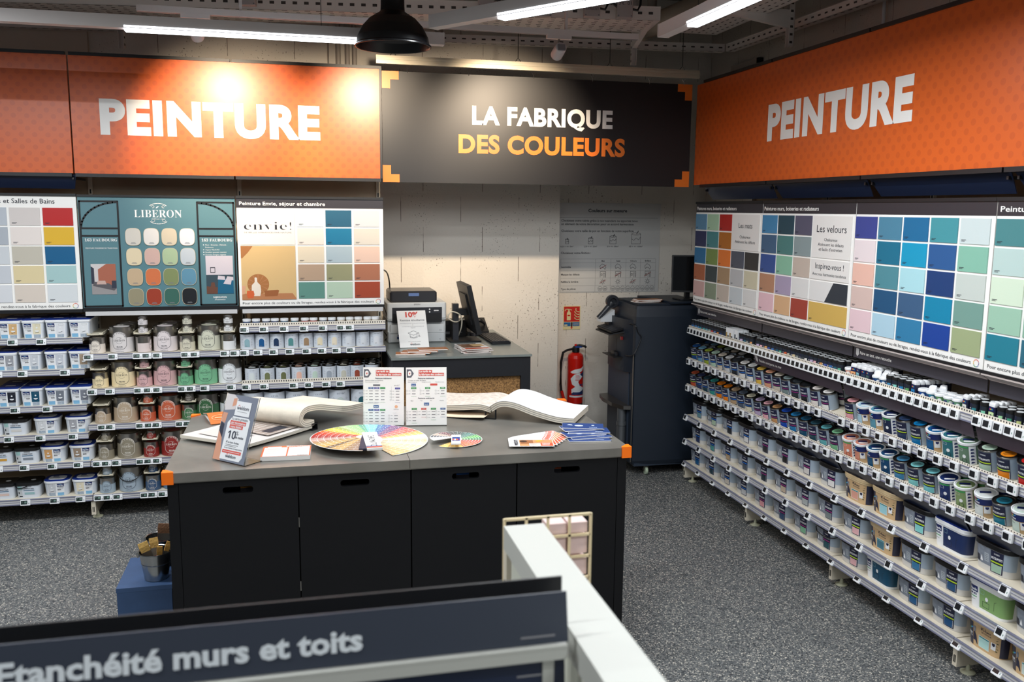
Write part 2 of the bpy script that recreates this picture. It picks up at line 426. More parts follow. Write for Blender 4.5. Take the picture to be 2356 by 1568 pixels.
LC = [(1.271, 'fence'), (1.110, 'flat'), (.868, 'fence'), (.628, 'flat'), (.376, 'flat'), (.137, 'flat')]
bayA = bay((-2.415, 6.29, 0), 0, 'shelving bay under the partly cut-off colour board, loaded with white rectangular paint tubs', [(z, 'flat') for z in LA])
bayB = bay((-1.415, 6.29, 0), 0, 'shelving bay under the teal arched colour board, loaded with round metal paint cans', [(z, 'flat') for z in LB])
bayC = bay((-.415, 6.29, 0), 0, 'shelving bay beside the printer desk, loaded with white round paint cans', LC, last=True)
RS = [(1.197, 'fence'), (.957, 'tilt'), (.748, 'tilt'), (.510, 'flat'), (.316, 'flat'), (.137, 'flat')]
RB = []
for k, lb in enumerate(('shelving bay at the back corner beside the navy tinting machine, cans with blue-striped labels',
                        'second shelving bay from the back corner on the long wall, cans with purple-striped labels',
                        'third shelving bay from the back corner on the long wall, mixed test pots on top',
                        'shelving bay nearest the camera on the long wall, under the cut-off colour board')):
    RB.append(bay((2.93, 6.26-k, 0), -PI/2, lb, RS, last=(k == 3), rail_y=-.016))
# light ledges under the colour boards
for t, nm in ((bayB, 1), (bayC, 1)):
    b = MB(); b.box(.02, .03, 1.405, .985, .30, 1.425); b.box(.02, .025, 1.400, .985, .034, 1.428); b.build('light_ledge', RAIL, t)
for k, t in enumerate(RB):
    b = MB(); b.box(.004, .045, 1.395, .996, .36, 1.405); b.add([(.004,.0,1.425),(.996,.0,1.425),(.996,.05,1.395),(.004,.05,1.395)], [(0,3,2,1)])
    b.box(.004, .0, 1.421, .996, .10, 1.427)
    b.build('light_ledge', mat('ledge_pink_grey', (190, 178, 174), .4), t)
    b = MB(); M = Matrix(((1,0,0,0),(0,0,-1,.05),(0,1,0,0),(0,0,0,1)))
    b.box(.006, .05, 1.335, .994, .054, 1.396)
    if k in (0, 2):
        b.poly([(.03, 1.388), (.03, 1.357), (.043, 1.344), (.056, 1.357), (.056, 1.388)], .0012, 1, M)
        write(b, 'Faire un test, une retouche', .066, 1.36, .017, 2, M, off=.012, z=.0012)
    b.build('header_strip', [mat('strip_charcoal', (58, 56, 64), .4), RAIL, PAPER], t)
    # strips hung under the test pot shelf and under the lower can shelf
    if k >= 1:
        b = MB(); b.add([(.01, -.012, 1.196), (.99, -.012, 1.196), (.99, .012, 1.125), (.01, .012, 1.125), (.01, -.009, 1.196), (.99, -.009, 1.196), (.99, .015, 1.125), (.01, .015, 1.125)],
                        [(0,3,2,1),(4,5,6,7),(0,1,5,4),(1,2,6,5),(2,3,7,6),(3,0,4,7)])
        if k == 1:
            fnp = lambda p: (p[0], -.0125+(1.196-p[1])*.338-.001, p[1])
            b.add([fnp(p) for p in ((.03, 1.188), (.03, 1.156), (.045, 1.142), (.06, 1.156), (.06, 1.188))], [tuple(range(4, -1, -1))], 1)
            write(b, 'Peindre une porte, un mur', .075, 1.15, .018, 2, off=.012, fn=lambda x, y: fnp((x, y)))
        b.build('hanging_strip', [mat('strip_plum', (70, 60, 70), .3), RAIL, PAPER], t)
        b = MB(); b.add([(.01, -.010, .746), (.99, -.010, .746), (.99, .03, .685), (.01, .03, .685), (.01, -.006, .746), (.99, -.006, .746), (.99, .034, .685), (.01, .034, .685)],
                        [(0,3,2,1),(4,5,6,7),(0,1,5,4),(1,2,6,5),(2,3,7,6),(3,0,4,7)])
        b.build('hanging_strip', NAVYP, t)

# navy canopy strips above the boards
def canopy(M, label):
    b = MB()
    b.add([(.01, 0, .09), (.99, 0, .09), (.965, .06, 0), (.035, .06, 0), (.01, .004, .092), (.99, .004, .092), (.965, .064, .002), (.035, .064, .002)],
          [(0,3,2,1),(4,5,6,7),(0,1,5,4),(1,2,6,5),(2,3,7,6),(3,0,4,7)])
    t = thing('canopy_strip', label, 'canopy', M.translation, M.to_euler(), 'navy canopy strips')
    b.build('sheet', NAVYP, t)
    for x in (.03, .97): b = MB(); b.box(x-.006, .0, .06, x+.006, .33, .075); b.build('bracket', BLACK, t)
RZ = lambda x, y, z, a: Matrix.Translation((x, y, z)) @ Matrix.Rotation(a, 4, 'Z')
canopy(RZ(-2.4, 6.36, 2.235, 0), 'navy canopy strip over the cut-off kitchen colour board')
for k, lb in enumerate(('above the mat colour board in the corner', 'above the velvet colour board', 'above the board of blue samples', 'above the cut-off board nearest the camera')):
    canopy(RZ(2.99, 6.24-k, 2.215, -PI/2), 'navy canopy strip '+lb)

# ================================================================ orange and black signs
def sign_trim(b, xs, z, hgt, y0=-.012, y1=.02):
    for x0, x1 in zip(xs, xs[1:]): b.box(x0+.006, y0, z, x1-.006, y1, z+hgt)
OR0, OR1 = dotted_orange('orange_dots_back', 0), dotted_orange('orange_dots_side', 1)
def fascia(loc, rot, W, omat, label, cuts, text=None, edge=False, x_lo=0):
    t = thing('fascia_sign', label, 'sign', loc, (0, 0, rot))
    b = MB(); b.box(x_lo, 0, 0, W, .022, .745); b.build('board', omat, t)
    for q0, q1 in zip(cuts, cuts[1:]):
        b = MB(); sign_trim(b, (q0, q1), .745, .02); b.build('top_trim', BLACK, t)
        b = MB(); sign_trim(b, (q0, q1), -.022, .022, -.012, .06); b.build('bottom_trim', BLACK, t)
    if edge: b = MB(); b.box(W, -.006, 0, W+.016, .03, .765); b.build('end_trim', BLACK, t)
    if text:
        b = MB(); write(b, 'PEINTURE', text, .266, .205, 0, FY(0, -.0015, 0), w=1.402, off=.052, res=6, sp=1.10)
        b.build('lettering', PAPER, t)
    for x in (.3, W-.3): b = MB(); b.box(x-.015, .022, .2, x+.015, .45, .23); b.build('hanging_arm', BLACK, t)
    return t
fascia((-1.415, 6.35, 2.334), 0, 1.98, OR0, 'long orange sign with white lettering above the teal and cream colour boards', (0, 1.0, 1.99), .171, True)
fascia((-3.415, 6.35, 2.334), 0, 1.99, OR0, 'plain orange sign cut off at the edge, beside the lettered orange sign', (0, 1.0, 1.99))
fascia((2.965, 6.37, 2.327), -PI/2, 4.2, OR1, 'long orange sign with white lettering over the test pot shelving', (.12, 1.11, 2.11, 3.11, 4.19), 1.078)
BLKS = mat('black_sign', (13, 12, 16), .45, spec=.5)
t = thing('hanging_sign', 'black hanging sign with orange stepped corners over the printer desk', 'sign', (.588, 6.4, 2.312), (0, 0, 0))
b = MB(); b.box(0, 0, 0, 2.348, .012, .766); b.build('board', BLKS, t)
ORS = mat('sign_orange', (238, 122, 40), .4)
for cx, cz, sx, sz in ((0, .766, 1, -1), (0, 0, 1, 1), (2.348, .766, -1, -1), (2.348, 0, -1, 1)):
    b = MB(); P = [(0, 0), (.118, 0), (.118, .056), (.058, .056), (.058, .118), (0, .118)]
    q = [(cx+sx*x, cz+sz*y) for x, y in P]
    if sx*sz < 0: q.reverse()
    b.prism(q, .0005, .003, 0, FY(0, 0, 0)); b.build('stepped_corner', ORS, t)
b = MB(); write(b, 'LA FABRIQUE', .644, .425, .122, 0, FY(0, -.0015, 0), w=1.07, off=.04, res=5, sp=1.07); b.build('lettering', PAPER, t)
b = MB(); write(b, 'DES COULEURS', .545, .222, .122, 0, FY(0, -.0015, 0), w=1.272, off=.04, res=5, sp=1.07); o = b.build('lettering', ORS, t); tag(o, 'orange lettering on the black sign')
for x in (.18, .62, 1.1, 1.55, 2.0, 2.28):
    b = MB(); b.tube([(x-.015, 0, .80), (x, -.002, .775), (x+.015, 0, .80)], .002, 6); b.tube([(x, -.002, .777), (x, -.002, .757)], .002, 6); b.build('hook', STEEL, t)
t = thing('hanging_rail', 'long cream aluminium rail hanging just above the black sign', 'rail', (.55, 6.4, 3.125))
b = MB()
for k in range(4): b.box(0, -.012+k*.004*(k % 2), k*.015, 2.44, .02, k*.015+.0145)
b.build('profile', mat('anodised_cream', (222, 212, 190), .3, .4), t)
for x in (.12, 1.02, 1.72, 2.3):
    b = MB(); b.tube([(x-.02, .004, .06), (x, .004, .085), (x+.02, .004, .06)], .0025, 6)
    b.tube([(x, .004, .085), (x, .004, .80)], .003, 6); b.build('suspension_wire', STEELD, t)

# ================================================================ colour boards
def new_board(M, label, W=.994, hgt=.755, mats=None, lip=True):
    t = thing('colour_board', label, 'colour board', M.translation, M.to_euler())
    return t
def F(v): return .755-v                                   # v is measured down from the board's top
LM = FY(0, 0, 0)
LMAT = {'w': PAPER, 'k': BLACK, 'd': DARK}
SW = {}
def sw_mb(wd, hh):
    """a painted sample plate with two fine lines of ink low on it"""
    key = (wd, hh)
    if key not in SW:
        b = MB(); b.box(0, -.0045, 0, wd, 0, hh, 0)
        for i, (l, z) in enumerate(((.030, .016), (.022, .0105))): b.box(.012, -.0048, z, .012+l, -.0046, z+.0028, 1)
        o = b.build('colour_swatch', [TINT, INK]); SW[key] = o; o['_proto'] = 1
    return SW[key]
SW_PROTOS = []
def swatch(t, u, v, col, wd=.18, hh=.115):
    p = sw_mb(wd, hh); o = p.copy(); COL.objects.link(o); o.parent = t
    if '_proto' in o: del o['_proto']
    o.location = (u, 0, F(v)-hh); o.color = lin(col)
    return o
def ring_logo(b, x, z, r, y=-.001, m0=5):
    cols = 6
    for i in range(14):
        a = PI/2-2*PI*i/14; mi = m0+i*cols//14
        q = [(x+r*math.cos(a)+.18*r*math.cos(k*PI/3), z+r*math.sin(a)+.18*r*math.sin(k*PI/3)) for k in range(6)]
        b.poly(q, -y, mi, LM)
RING = [mat('ring_red', (200, 50, 50), .5), mat('ring_purple', (90, 60, 130), .5), mat('ring_blue', (60, 100, 170), .5), mat('ring_green', (70, 150, 80), .5), mat('ring_yellow', (226, 176, 40), .5), mat('ring_orange', (226, 110, 40), .5)]
FOOT = 'Pour encore plus de couleurs ou de litrages, rendez-vous à la fabrique des couleurs'
def board_base(t, head=None, dark=True, foot=True, head_w=None, seam=0, head_x=.02, bottom=.0):
    b = MB(); b.box(.002, 0, 0, .996, .018, .755); b.build('board', PAPER, t)
    b = MB()
    b.box(.0, -.010, -.018, .998, .02, .004); b.build('bottom_trim', BLACK, t)
    b = MB(); b.box(.0, -.008, .745, .998, .02, .762); b.build('top_trim', BLACK, t)
    if dark: b = MB(); b.box(.002, -.001, .682, .996, .0, .745); b.build('header_band', DARK, t)
    b = MB()
    if head and not dark: write(b, head, .868, .697, .031, 1, FY(0, -.0012, 0), al='r', off=.006)
    elif head: write(b, head, head_x, .700, .024, 0, FY(0, -.0022, 0), off=.014, w=head_w)
    if foot:
        write(b, FOOT, .022, .018, .017, 1, FY(0, -.0012, 0), w=.90)
        ring_logo(b, .955, .026, .016, m0=2)
    b.build('lettering', [PAPER, INK]+RING, t)
GU = lambda i: .006+.1965*i
GV = lambda j: .085+.1255*j
def grid(t, rows, u0=0, v0=0):
    for j, row in enumerate(rows):
        for i, c in enumerate(row):
            if c: swatch(t, GU(i+u0), GV(j+v0), c)
def card(t, u0, v0, u1, v1, lines, col=None):
    b = MB(); b.box(u0, -.005, F(v1), u1, 0, F(v0), 0)
    for s, v, cap, wd, st, off in lines: write(b, s, (u0+u1)/2, F(v), cap, 1, FY(0, -.0058, 0), al='c', w=wd, st=st, off=off)
    b.build('text_card', [mat('card_pale', (222, 218, 214), .5), INK], t)

# --- the board over the white cans
t = thing('colour_board', 'cream colour board with a vase picture, three columns of samples, beside the black sign', 'colour board', (-.415, 6.35, 1.44))
board_base(t, 'Peinture Envie, séjour et chambre', head_w=.575)
b = MB(); b.box(.02, -.005, F(.325), .385, 0, F(.086), 0)
write(b, 'envie!', .205, F(.222), .056, 1, FY(0, -.0056, 0), al='c', st='serif', off=-.021, w=.315, res=4)
write(b, 'DE BELLES AMBIANCES PAR NATURE', .205, F(.246), .0105, 2, FY(0, -.0056, 0), al='c', w=.315)
b.build('logo_card', [mat('card_cream', (226, 219, 210), .5), INK, GREYINK], t)
b = MB(); b.box(.02, -.005, F(.705), .385, 0, F(.333), 0); Z = FY(0, 0, 0)
def P(pts, mi, z): b.poly([(.02+x*.365, F(.705)+y*.372) for x, y in pts], z, mi, Z)
P([(0, 0), (1, 0), (1, .02), (.93, .115), (0, .115)], 1, .0054)
P([(.30+.20*math.cos(a*PI/12), .29+.19*math.sin(a*PI/12)) for a in range(24)], 2, .0056)
for k in range(12): P([(.30+.02*math.cos(k*PI/6), .29+.02*math.sin(k*PI/6)), (.30+.19*math.cos(k*PI/6+.05), .29+.18*math.sin(k*PI/6+.05)), (.30+.19*math.cos(k*PI/6-.05), .29+.18*math.sin(k*PI/6-.05))][:3], 1, .0057)
P([(.19, .07), (.33, .07), (.35, .15), (.34, .27), (.285, .33), (.28, .41), (.25, .42), (.235, .41), (.235, .33), (.18, .27), (.175, .15)], 3, .0059)
P([(.10, .03), (.20, .03), (.225, .10), (.21, .17), (.09, .17), (.085, .10)], 4, .0061)
P([(.42, .06), (.65, .07), (.68, .17), (.66, .18), (.41, .17)], 5, .006)
P([(0, .10), (.05, .11), (.07, .26), (0, .26)], 6, .006)
P([(0, 1), (.22, 1), (.13, .88), (.02, .77), (0, .78)], 2, .0056)
b.build('picture', [mat('print_sand', (206, 172, 118), .5), mat('print_wood', (178, 118, 76), .5), mat('print_basket', (164, 106, 56), .5), mat('print_vase', (226, 212, 196), .5), mat('print_terracotta', (206, 92, 44), .5), mat('print_bowl', (150, 88, 44), .5), mat('print_blush', (214, 158, 124), .5)], t)
for j, row in enumerate([((205,214,216),(28,84,110),(198,196,198)), ((222,210,200),(14,110,145),(203,196,184)), ((218,203,178),(165,181,188),(220,188,170)), ((178,150,125),(147,145,110),(170,108,80)), ((92,138,126),(178,198,175),(160,65,38))]):
    for i, c in enumerate(row): swatch(t, (.402, .596, .79)[i], GV(j), c, .178, .114)

# --- the partly cut-off kitchen and bathroom board
t = thing('colour_board', 'white colour board cut off at the edge, with red, yellow and blue samples', 'colour board', (-2.415, 6.35, 1.44))
board_base(t, 'Peinture Cuisines et Salles de Bains', dark=False, head_w=.815, head_x=.045)
grid(t, [((190,194,198),(176,180,186),(176,182,190),(204,196,192),(178,22,22)), ((196,190,184),(182,186,190),(166,172,180),(222,212,206),(214,170,42)), ((214,208,200),(200,204,208),(196,200,204),(186,180,166),(0,86,130)),
         ((206,196,184),(190,196,202),(190,194,200),(212,196,154),(158,190,190)), ((220,214,208),(204,208,214),(206,208,212),(208,196,184),(206,210,212))])

# --- the teal arched board
t = thing('colour_board', 'teal colour board with black arches and sixteen oval samples', 'colour board', (-1.415, 6.35, 1.44))
b = MB(); b.box(.004, 0, 0, .992, .018, .755); b.build('board', TEALB, t)
b = MB(); b.box(.002, -.010, .744, .994, .02, .758); b.build('top_trim', BLACK, t); b = MB(); b.box(.002, -.012, -.016, .994, .02, .012); b.build('bottom_trim', BLACK, t)
Z = FY(0, 0, 0)
for side in (0, 1):
    b = MB(); X = (lambda u: u) if not side else (lambda u: .996-u)
    b.stroke([(X(.014), F(.04)), (X(.248), F(.04)), (X(.248), F(.735)), (X(.014), F(.735))], .012, .0015, 0, Z, True)
    b.stroke([(X(.014), F(.217)), (X(.248), F(.217))], .012, .0016, 0, Z); b.stroke([(X(.014), F(.267)), (X(.248), F(.267))], .012, .0016, 0, Z)
    b.stroke([(X(.018+.23*(1-math.cos(a*PI/24))), F(.217-.172*math.sin(a*PI/24))) for a in range(13)], .012, .0018, 0, Z)
    b.build('arch_frame', BLACK, t)
b = MB()
A, wr = (lambda s, x, v, cap, wd, st=None, off=0: write(b, s, x, F(v), cap, 0, FY(0, -.0016, 0), al='c', w=wd, st=st, off=off)), None
write(b, 'LIBERON', .498, F(.142), .050, 0, FY(0, -.0016, 0), al='c', w=.30, st='serif', off=-.008, res=4)
b.poly([(.484, F(.082)), (.492, F(.082)), (.506, F(.070)), (.494, F(.070))], .0016, 0, Z)
A('DEPUIS 1912', .5, .158, .008, .085)
for s in (1, -1):
    v0 = .118
    b.stroke([(.5+.060*math.cos(a*PI/12), F(v0)+s*(.038+.030*math.sin(a*PI/12))) for a in range(2, 11)], .004, .0016, 0, Z)
    for q in (1, -1): b.stroke([(.5+q*(.034+.010*math.cos(a*PI/5)), F(v0)+s*(.046+.008*math.sin(a*PI/5))) for a in range(9)], .003, .0016, 0, Z)
for x in (.135, .868): A('163 FAUBOURG', x, .302, .018, .20, 'serif')
A('PEINTURE MODERNE DE TRADITION', .135, .352, .009, .195)
for k, s in enumerate(('Murs - Boiseries - Plafonds -', 'Radiateurs', 'Aspect VELOURS', 'Excellent pouvoir couvrant', "Formule d'origine végétale")):
    write(b, s, .79, F(.330+k*.0165), .0088, 0, FY(0, -.0016, 0))
    if k != 1: b.poly([(.779+.0035*math.cos(a), F(.326+k*.0165)+.0035*math.sin(a)) for a in [i*PI/4 for i in range(8)]], .0016, 0, Z)
A('FABRICATION', .873, .690, .012, .088, 'bold'); A('Francaise', .873, .704, .012, .07, 'script')
b.build('lettering', PAPER, t)
b = MB(); x0, x1, z0, z1 = .062, .215, F(.655), F(.452); b.box(x0, -.002, z0, x1, 0, z1, 0)
def P(pts, mi, z): b.poly([(x0+x*(x1-x0), z0+y*(z1-z0)) for x, y in pts], z, mi, Z)
P([(.28, .25), (1, .2), (1, 1), (.62, 1), (.28, .82)], 1, .0024); P([(0, .3), (.12, .3), (.12, .86), (0, .92)], 2, .0024)
P([(0, 0), (1, 0), (1, .25), (0, .35)], 3, .0025); P([(.05, .28), (.9, .12), (1, .2), (.7, .36), (.1, .42)], 4, .0027); P([(.8, .2), (1, .2), (1, .45), (.82, .45)], 2, .0028)
P([(.2, .33), (.6, .33), (.55, .45), (.25, .45)], 5, .0029)
b.build('picture', [mat('print_ceiling', (196, 190, 188), .5), mat('print_brick', (160, 92, 70), .5), mat('print_navy', (42, 46, 62), .5), mat('print_greyrug', (142, 138, 138), .5), mat('print_sofa', (84, 80, 84), .5), mat('print_blush2', (190, 160, 150), .5)], t)
b = MB(); x0, x1, z0, z1 = .788, .965, F(.66), F(.40); b.box(x0, -.002, z0, x1, 0, z1, 0)
P([(0, 0), (1, 0), (1, .5), (0, .5)], 1, .0024); P([(0, 0), (.42, 0), (.42, .17), (0, .2)], 2, .0026); P([(.4, 0), (1, 0), (1, .38), (.44, .42)], 3, .0027)
P([(.42, .38), (.7, .36), (.68, .46), (.44, .48)], 0, .0029); P([(.72, .37), (1, .35), (1, .44), (.78, .46)], 0, .0029); P([(.62, .26), (.9, .24), (.94, .36), (.72, .38)], 0, .0031)
P([(.16, .55), (.34, .55), (.34, .70), (.16, .70)], 4, .0026); P([(.18, .57), (.32, .57), (.32, .68), (.18, .68)], 0, .0028); P([(.14, .14), (.34, .14), (.3, .3), (.18, .3)], 2, .0028)
b.build('picture', [mat('print_lilac', (200, 190, 196), .5), mat('print_deepteal', (46, 66, 76), .5), mat('print_brown', (98, 60, 44), .5), mat('print_bedblue', (0, 88, 120), .5), INK], t)
OV = None
for j, row in enumerate([((206,198,186),(222,214,206),(206,190,164),(216,214,216)), ((218,200,166),(204,168,156),(166,184,146),(186,192,196)), ((190,164,132),(204,110,66),(124,134,88),(92,138,160)), ((142,134,108),(150,54,32),(52,96,84),(18,20,26))]):
    for i, c in enumerate(row):
        if OV is None:
            b = MB(); q = []
            for k in range(40):
                a = 2*PI*k/40; cx, sx = math.cos(a), math.sin(a); e = .62
                q.append((.049*math.copysign(abs(cx)**e, cx), .058*math.copysign(abs(sx)**e, sx)))
            b.prism(q, 0, .006, 1, Z); b.prism([(x*.96, y*.965) for x, y in q], .006, .0066, 0, Z)
            for k, l in enumerate((.026, .034)): b.quad(-l/2, -.040-k*.006, l/2, -.0372-k*.006, .0072, 2, Z)
            OV = b.build('colour_swatch', [TINT, mat('oval_edge', (206, 190, 160), .4), GREYINK], t); o = OV
        else:
            o = OV.copy(); COL.objects.link(o); o.parent = t
        o.location = ((.335, .449, .562, .676)[i], 0, F((.272, .405, .541, .675)[j])); o.color = lin(c)

# --- the long wall's boards
RMS = lambda k: (2.945, 6.26-k, 1.437)
def rboard(k, label):
    t = thing('colour_board', label, 'colour board', RMS(k), (0, 0, -PI/2)); return t
t = rboard(0, 'colour board in the corner headed in white, bright samples and a pale mats card')
board_base(t, 'Peintures murs, boiseries et radiateurs', head_w=.62)
grid(t, [((86,130,160),(160,190,160),(166,22,16)), ((28,34,78),(62,124,128),(166,96,10)), ((0,98,146),(108,132,66),(214,108,26)), ((158,80,42),(22,46,54),(158,128,96),(178,178,180),(198,190,164)), ((196,156,152),(124,138,116),(190,176,164),(190,196,200),(212,210,208))])
swatch(t, GU(3), GV(2), (66,72,88)); swatch(t, GU(4), GV(2), (30,31,36))
card(t, GU(3), GV(0), GU(4)+.18, GV(1)+.115, [('Les mats', .175, .034, .19, None, 0), ('Chaleureux', .245, .02, .15, None, 0), ('Atténuent les défauts', .278, .02, .28, None, 0)])
t = rboard(1, 'colour board second from the corner, with a pale velvet card and an ochre sample')
board_base(t, 'Peintures murs, boiseries et radiateurs', head_w=.62)
grid(t, [((62,124,166),(28,62,76),(80,78,98)), ((56,88,120),(66,116,114),(130,144,146)), ((34,70,136),(126,176,150),(188,172,160)), ((172,124,96),(160,146,172),(214,212,210)), ((222,182,190),(208,166,126),(154,58,46))])
card(t, GU(3), GV(0), GU(4)+.18, GV(1)+.115, [('Les velours', .178, .042, .29, None, 0), ('Chaleureux', .228, .018, .13, None, 0), ('Atténuent les défauts', .256, .018, .25, None, 0), ("et facile d'entretien", .284, .018, .23, None, 0)])
card(t, GU(3), GV(2), GU(4)+.18, GV(2)+.115, [('Inspirez-vous !', .388, .034, .28, None, 0), ('Avec nos harmonies tendance', .428, .018, .33, None, 0)])
b = MB(); x0, x1 = GU(3), GU(4)+.18; z1, z0 = F(GV(3)), F(GV(3)+.115)
b.box(x0, -.005, z0, x1, 0, z1, 0); b.poly([(x0+.16, z0), (x1, z0), (x1, z1), (x0+.24, z1)], .0055, 1, FY(0, 0, 0)); b.build('colour_swatch', [mat('split_pale', (216, 214, 212), .42), mat('split_slate', (40, 48, 58), .42)], t)
swatch(t, GU(3), GV(4), (202, 166, 86), .3765, .115)
t = rboard(2, 'colour board of blue and pink samples, third from the corner, without header writing')
board_base(t, None)
grid(t, [((54,66,136),(70,124,150),(14,100,146),(62,140,150),(194,206,206)), ((224,210,212),(10,104,134),(0,144,184),(34,84,140),(126,178,158)), ((226,180,164),(74,132,144),(164,208,216),(18,56,110),(190,198,192)), ((206,180,172),(22,76,116),(54,88,124),(0,126,164),(112,150,140)), ((222,192,198),(168,200,216),(44,120,162),(18,62,146),(152,164,124))])
t = rboard(3, 'colour board nearest the camera, cut off, with pale green samples')
board_base(t, 'Peintures murs, boiseries et radiateurs', head_w=.88)
grid(t, [((66,126,130),(60,110,120),(150,180,176)), ((178,200,196),(120,160,150),(90,130,120)), ((204,220,198),(160,190,160),(120,150,120)), ((150,188,166),(130,170,150),(100,140,130)), ((28,120,140),(40,100,120),(60,120,130))])
for o in SW.values(): bpy.data.objects.remove(o)
# ================================================================ paint containers (fronts face local -y, bases on z = 0)
class Wrap:
    """lays flat label shapes round an outline: s runs along the outline from the middle of the front"""
    def __init__(s, poly, k=lambda z: 1.0, eps=.0006):
        s.p = [Vector(q) for q in poly]; s.k = k; s.eps = eps; n = len(s.p)
        s.d = [0]
        for i in range(n): s.d.append(s.d[-1]+(s.p[(i+1) % n]-s.p[i]).length)
    def at(s, u, z, e=0):
        L = s.d[-1]; u = u % L; n = len(s.p)
        for i in range(n):
            if u <= s.d[i+1]: break
        a, b = s.p[i], s.p[(i+1) % n]; t = (u-s.d[i])/max(s.d[i+1]-s.d[i], 1e-9)
        q = a+(b-a)*t; d = (b-a).normalized(); nrm = Vector((d.y, -d.x))
        # ease the normal between neighbouring edges
        q = q*s.k(z)+nrm*(s.eps+e)
        return (q.x, q.y, z)
    def patch(s, b, u0, z0, u1, z1, mi=0, e=0, n=None):
        L = s.d[-1]; us = [u0, u1]+[d+q for d in s.d for q in (-L, 0, L) if u0+1e-5 < d+q < u1-1e-5]
        us = sorted(set(us)); vs = []; fs = []
        for i, u in enumerate(us):
            vs += [s.at(u, z0, e), s.at(u, z1, e)]
            if i: fs.append((2*i-2, 2*i, 2*i+1, 2*i-1))
        b.add(vs, fs, mi, None, True)
    def shape(s, b, pts, mi=0, e=0, st=.0045):
        xs = [p[0] for p in pts]; x0, x1 = min(xs), max(xs); n = max(1, math.ceil((x1-x0)/st))
        def clip(P, c, keep):
            out = []
            for i in range(len(P)):
                a, q = P[i-1], P[i]; ia, iq = keep*(a[0]-c) >= 0, keep*(q[0]-c) >= 0
                if ia != iq: t = (c-a[0])/(q[0]-a[0]); out.append((c, a[1]+(q[1]-a[1])*t))
                if iq: out.append(q)
            return out
        for k in range(n):
            P = clip(clip(list(pts), x0+(x1-x0)*k/n, 1), x0+(x1-x0)*(k+1)/n, -1) if n > 1 else pts
            if len(P) > 2: b.add([s.at(x, z, e) for x, z in P], [tuple(range(len(P)))], mi)
    def line(s, b, pts, wd, mi=0, e=0, closed=False):
        t = MB(); t.stroke(pts, wd, 0, 0, None, closed)
        b.add([s.at(x, y, e) for x, y, _ in t.v], t.f, mi)
    def text(s, b, txt, u, z, cap, mi=0, e=.0002, **k): write(b, txt, u, z, cap, mi, al=k.pop('al', 'c'), fn=lambda x, y: s.at(x, y, e), **k)

def lux_can(stripe):
    """half-litre tin: pale wrap, navy label with coloured sample, tinted disc on a dark lid"""
    R, H = .0475, .108
    t = thing('paint_can', None, 'paint can')
    b = MB(); b.lathe([(R-.002, 0), (R, .003), (R, .006), (R-.001, .007), (R-.001, H-.008), (R+.0012, H-.006), (R+.0012, H-.001), (R, H)], 28, mis=[1, 1, 1, 0, 1, 1, 1], caps=(1, 0))
    b.build('can_body', [CANGREY, STEEL], t)
    b = MB(); b.lathe([(R+.001, H-.001), (R+.0005, H+.0015), (R-.004, H+.0012), (R-.006, H-.002), (R-.012, H-.002)], 28, mis=[0, 0, 1, 1], caps=(0, 1))
    M = Matrix.Translation((0, 0, H-.0016)); q = circ(R-.0165, 24); b.prism(q, 0, .0004, 2, M)
    for x, l in ((-.010, .034), (.0, .044), (.010, .03)): b.quad(-l/2, x-.0018, l/2, x+.0018, .0008, 1, M @ Matrix.Rotation(.5, 4, 'Z'))
    b.build('lid', [STEELD, LIDBLK, TINT], t)
    W = Wrap(circ(R, 48)); b = MB(); z0 = .007; z1 = H-.009
    W.patch(b, -.040, z0, .030, z1, 0)
    W.patch(b, -.034, z0+.004, .026, .040, 1, .0003); W.line(b, [(-.034, z0+.004), (.026, z0+.004), (.026, .040), (-.034, .040)], .0012, 3, .0004, True)
    W.patch(b, -.036, .046, .028, .051, 2, .0003)
    W.text(b, 'LUXENS', -.005, .083, .0055, 3, w=.028, off=.02)
    W.text(b, 'MULTISUPPORTS', -.004, .060, .0085, 3, w=.058, off=.03)
    b.build('label', [NAVY, TINT, stripe, LIDW], t)
    return t

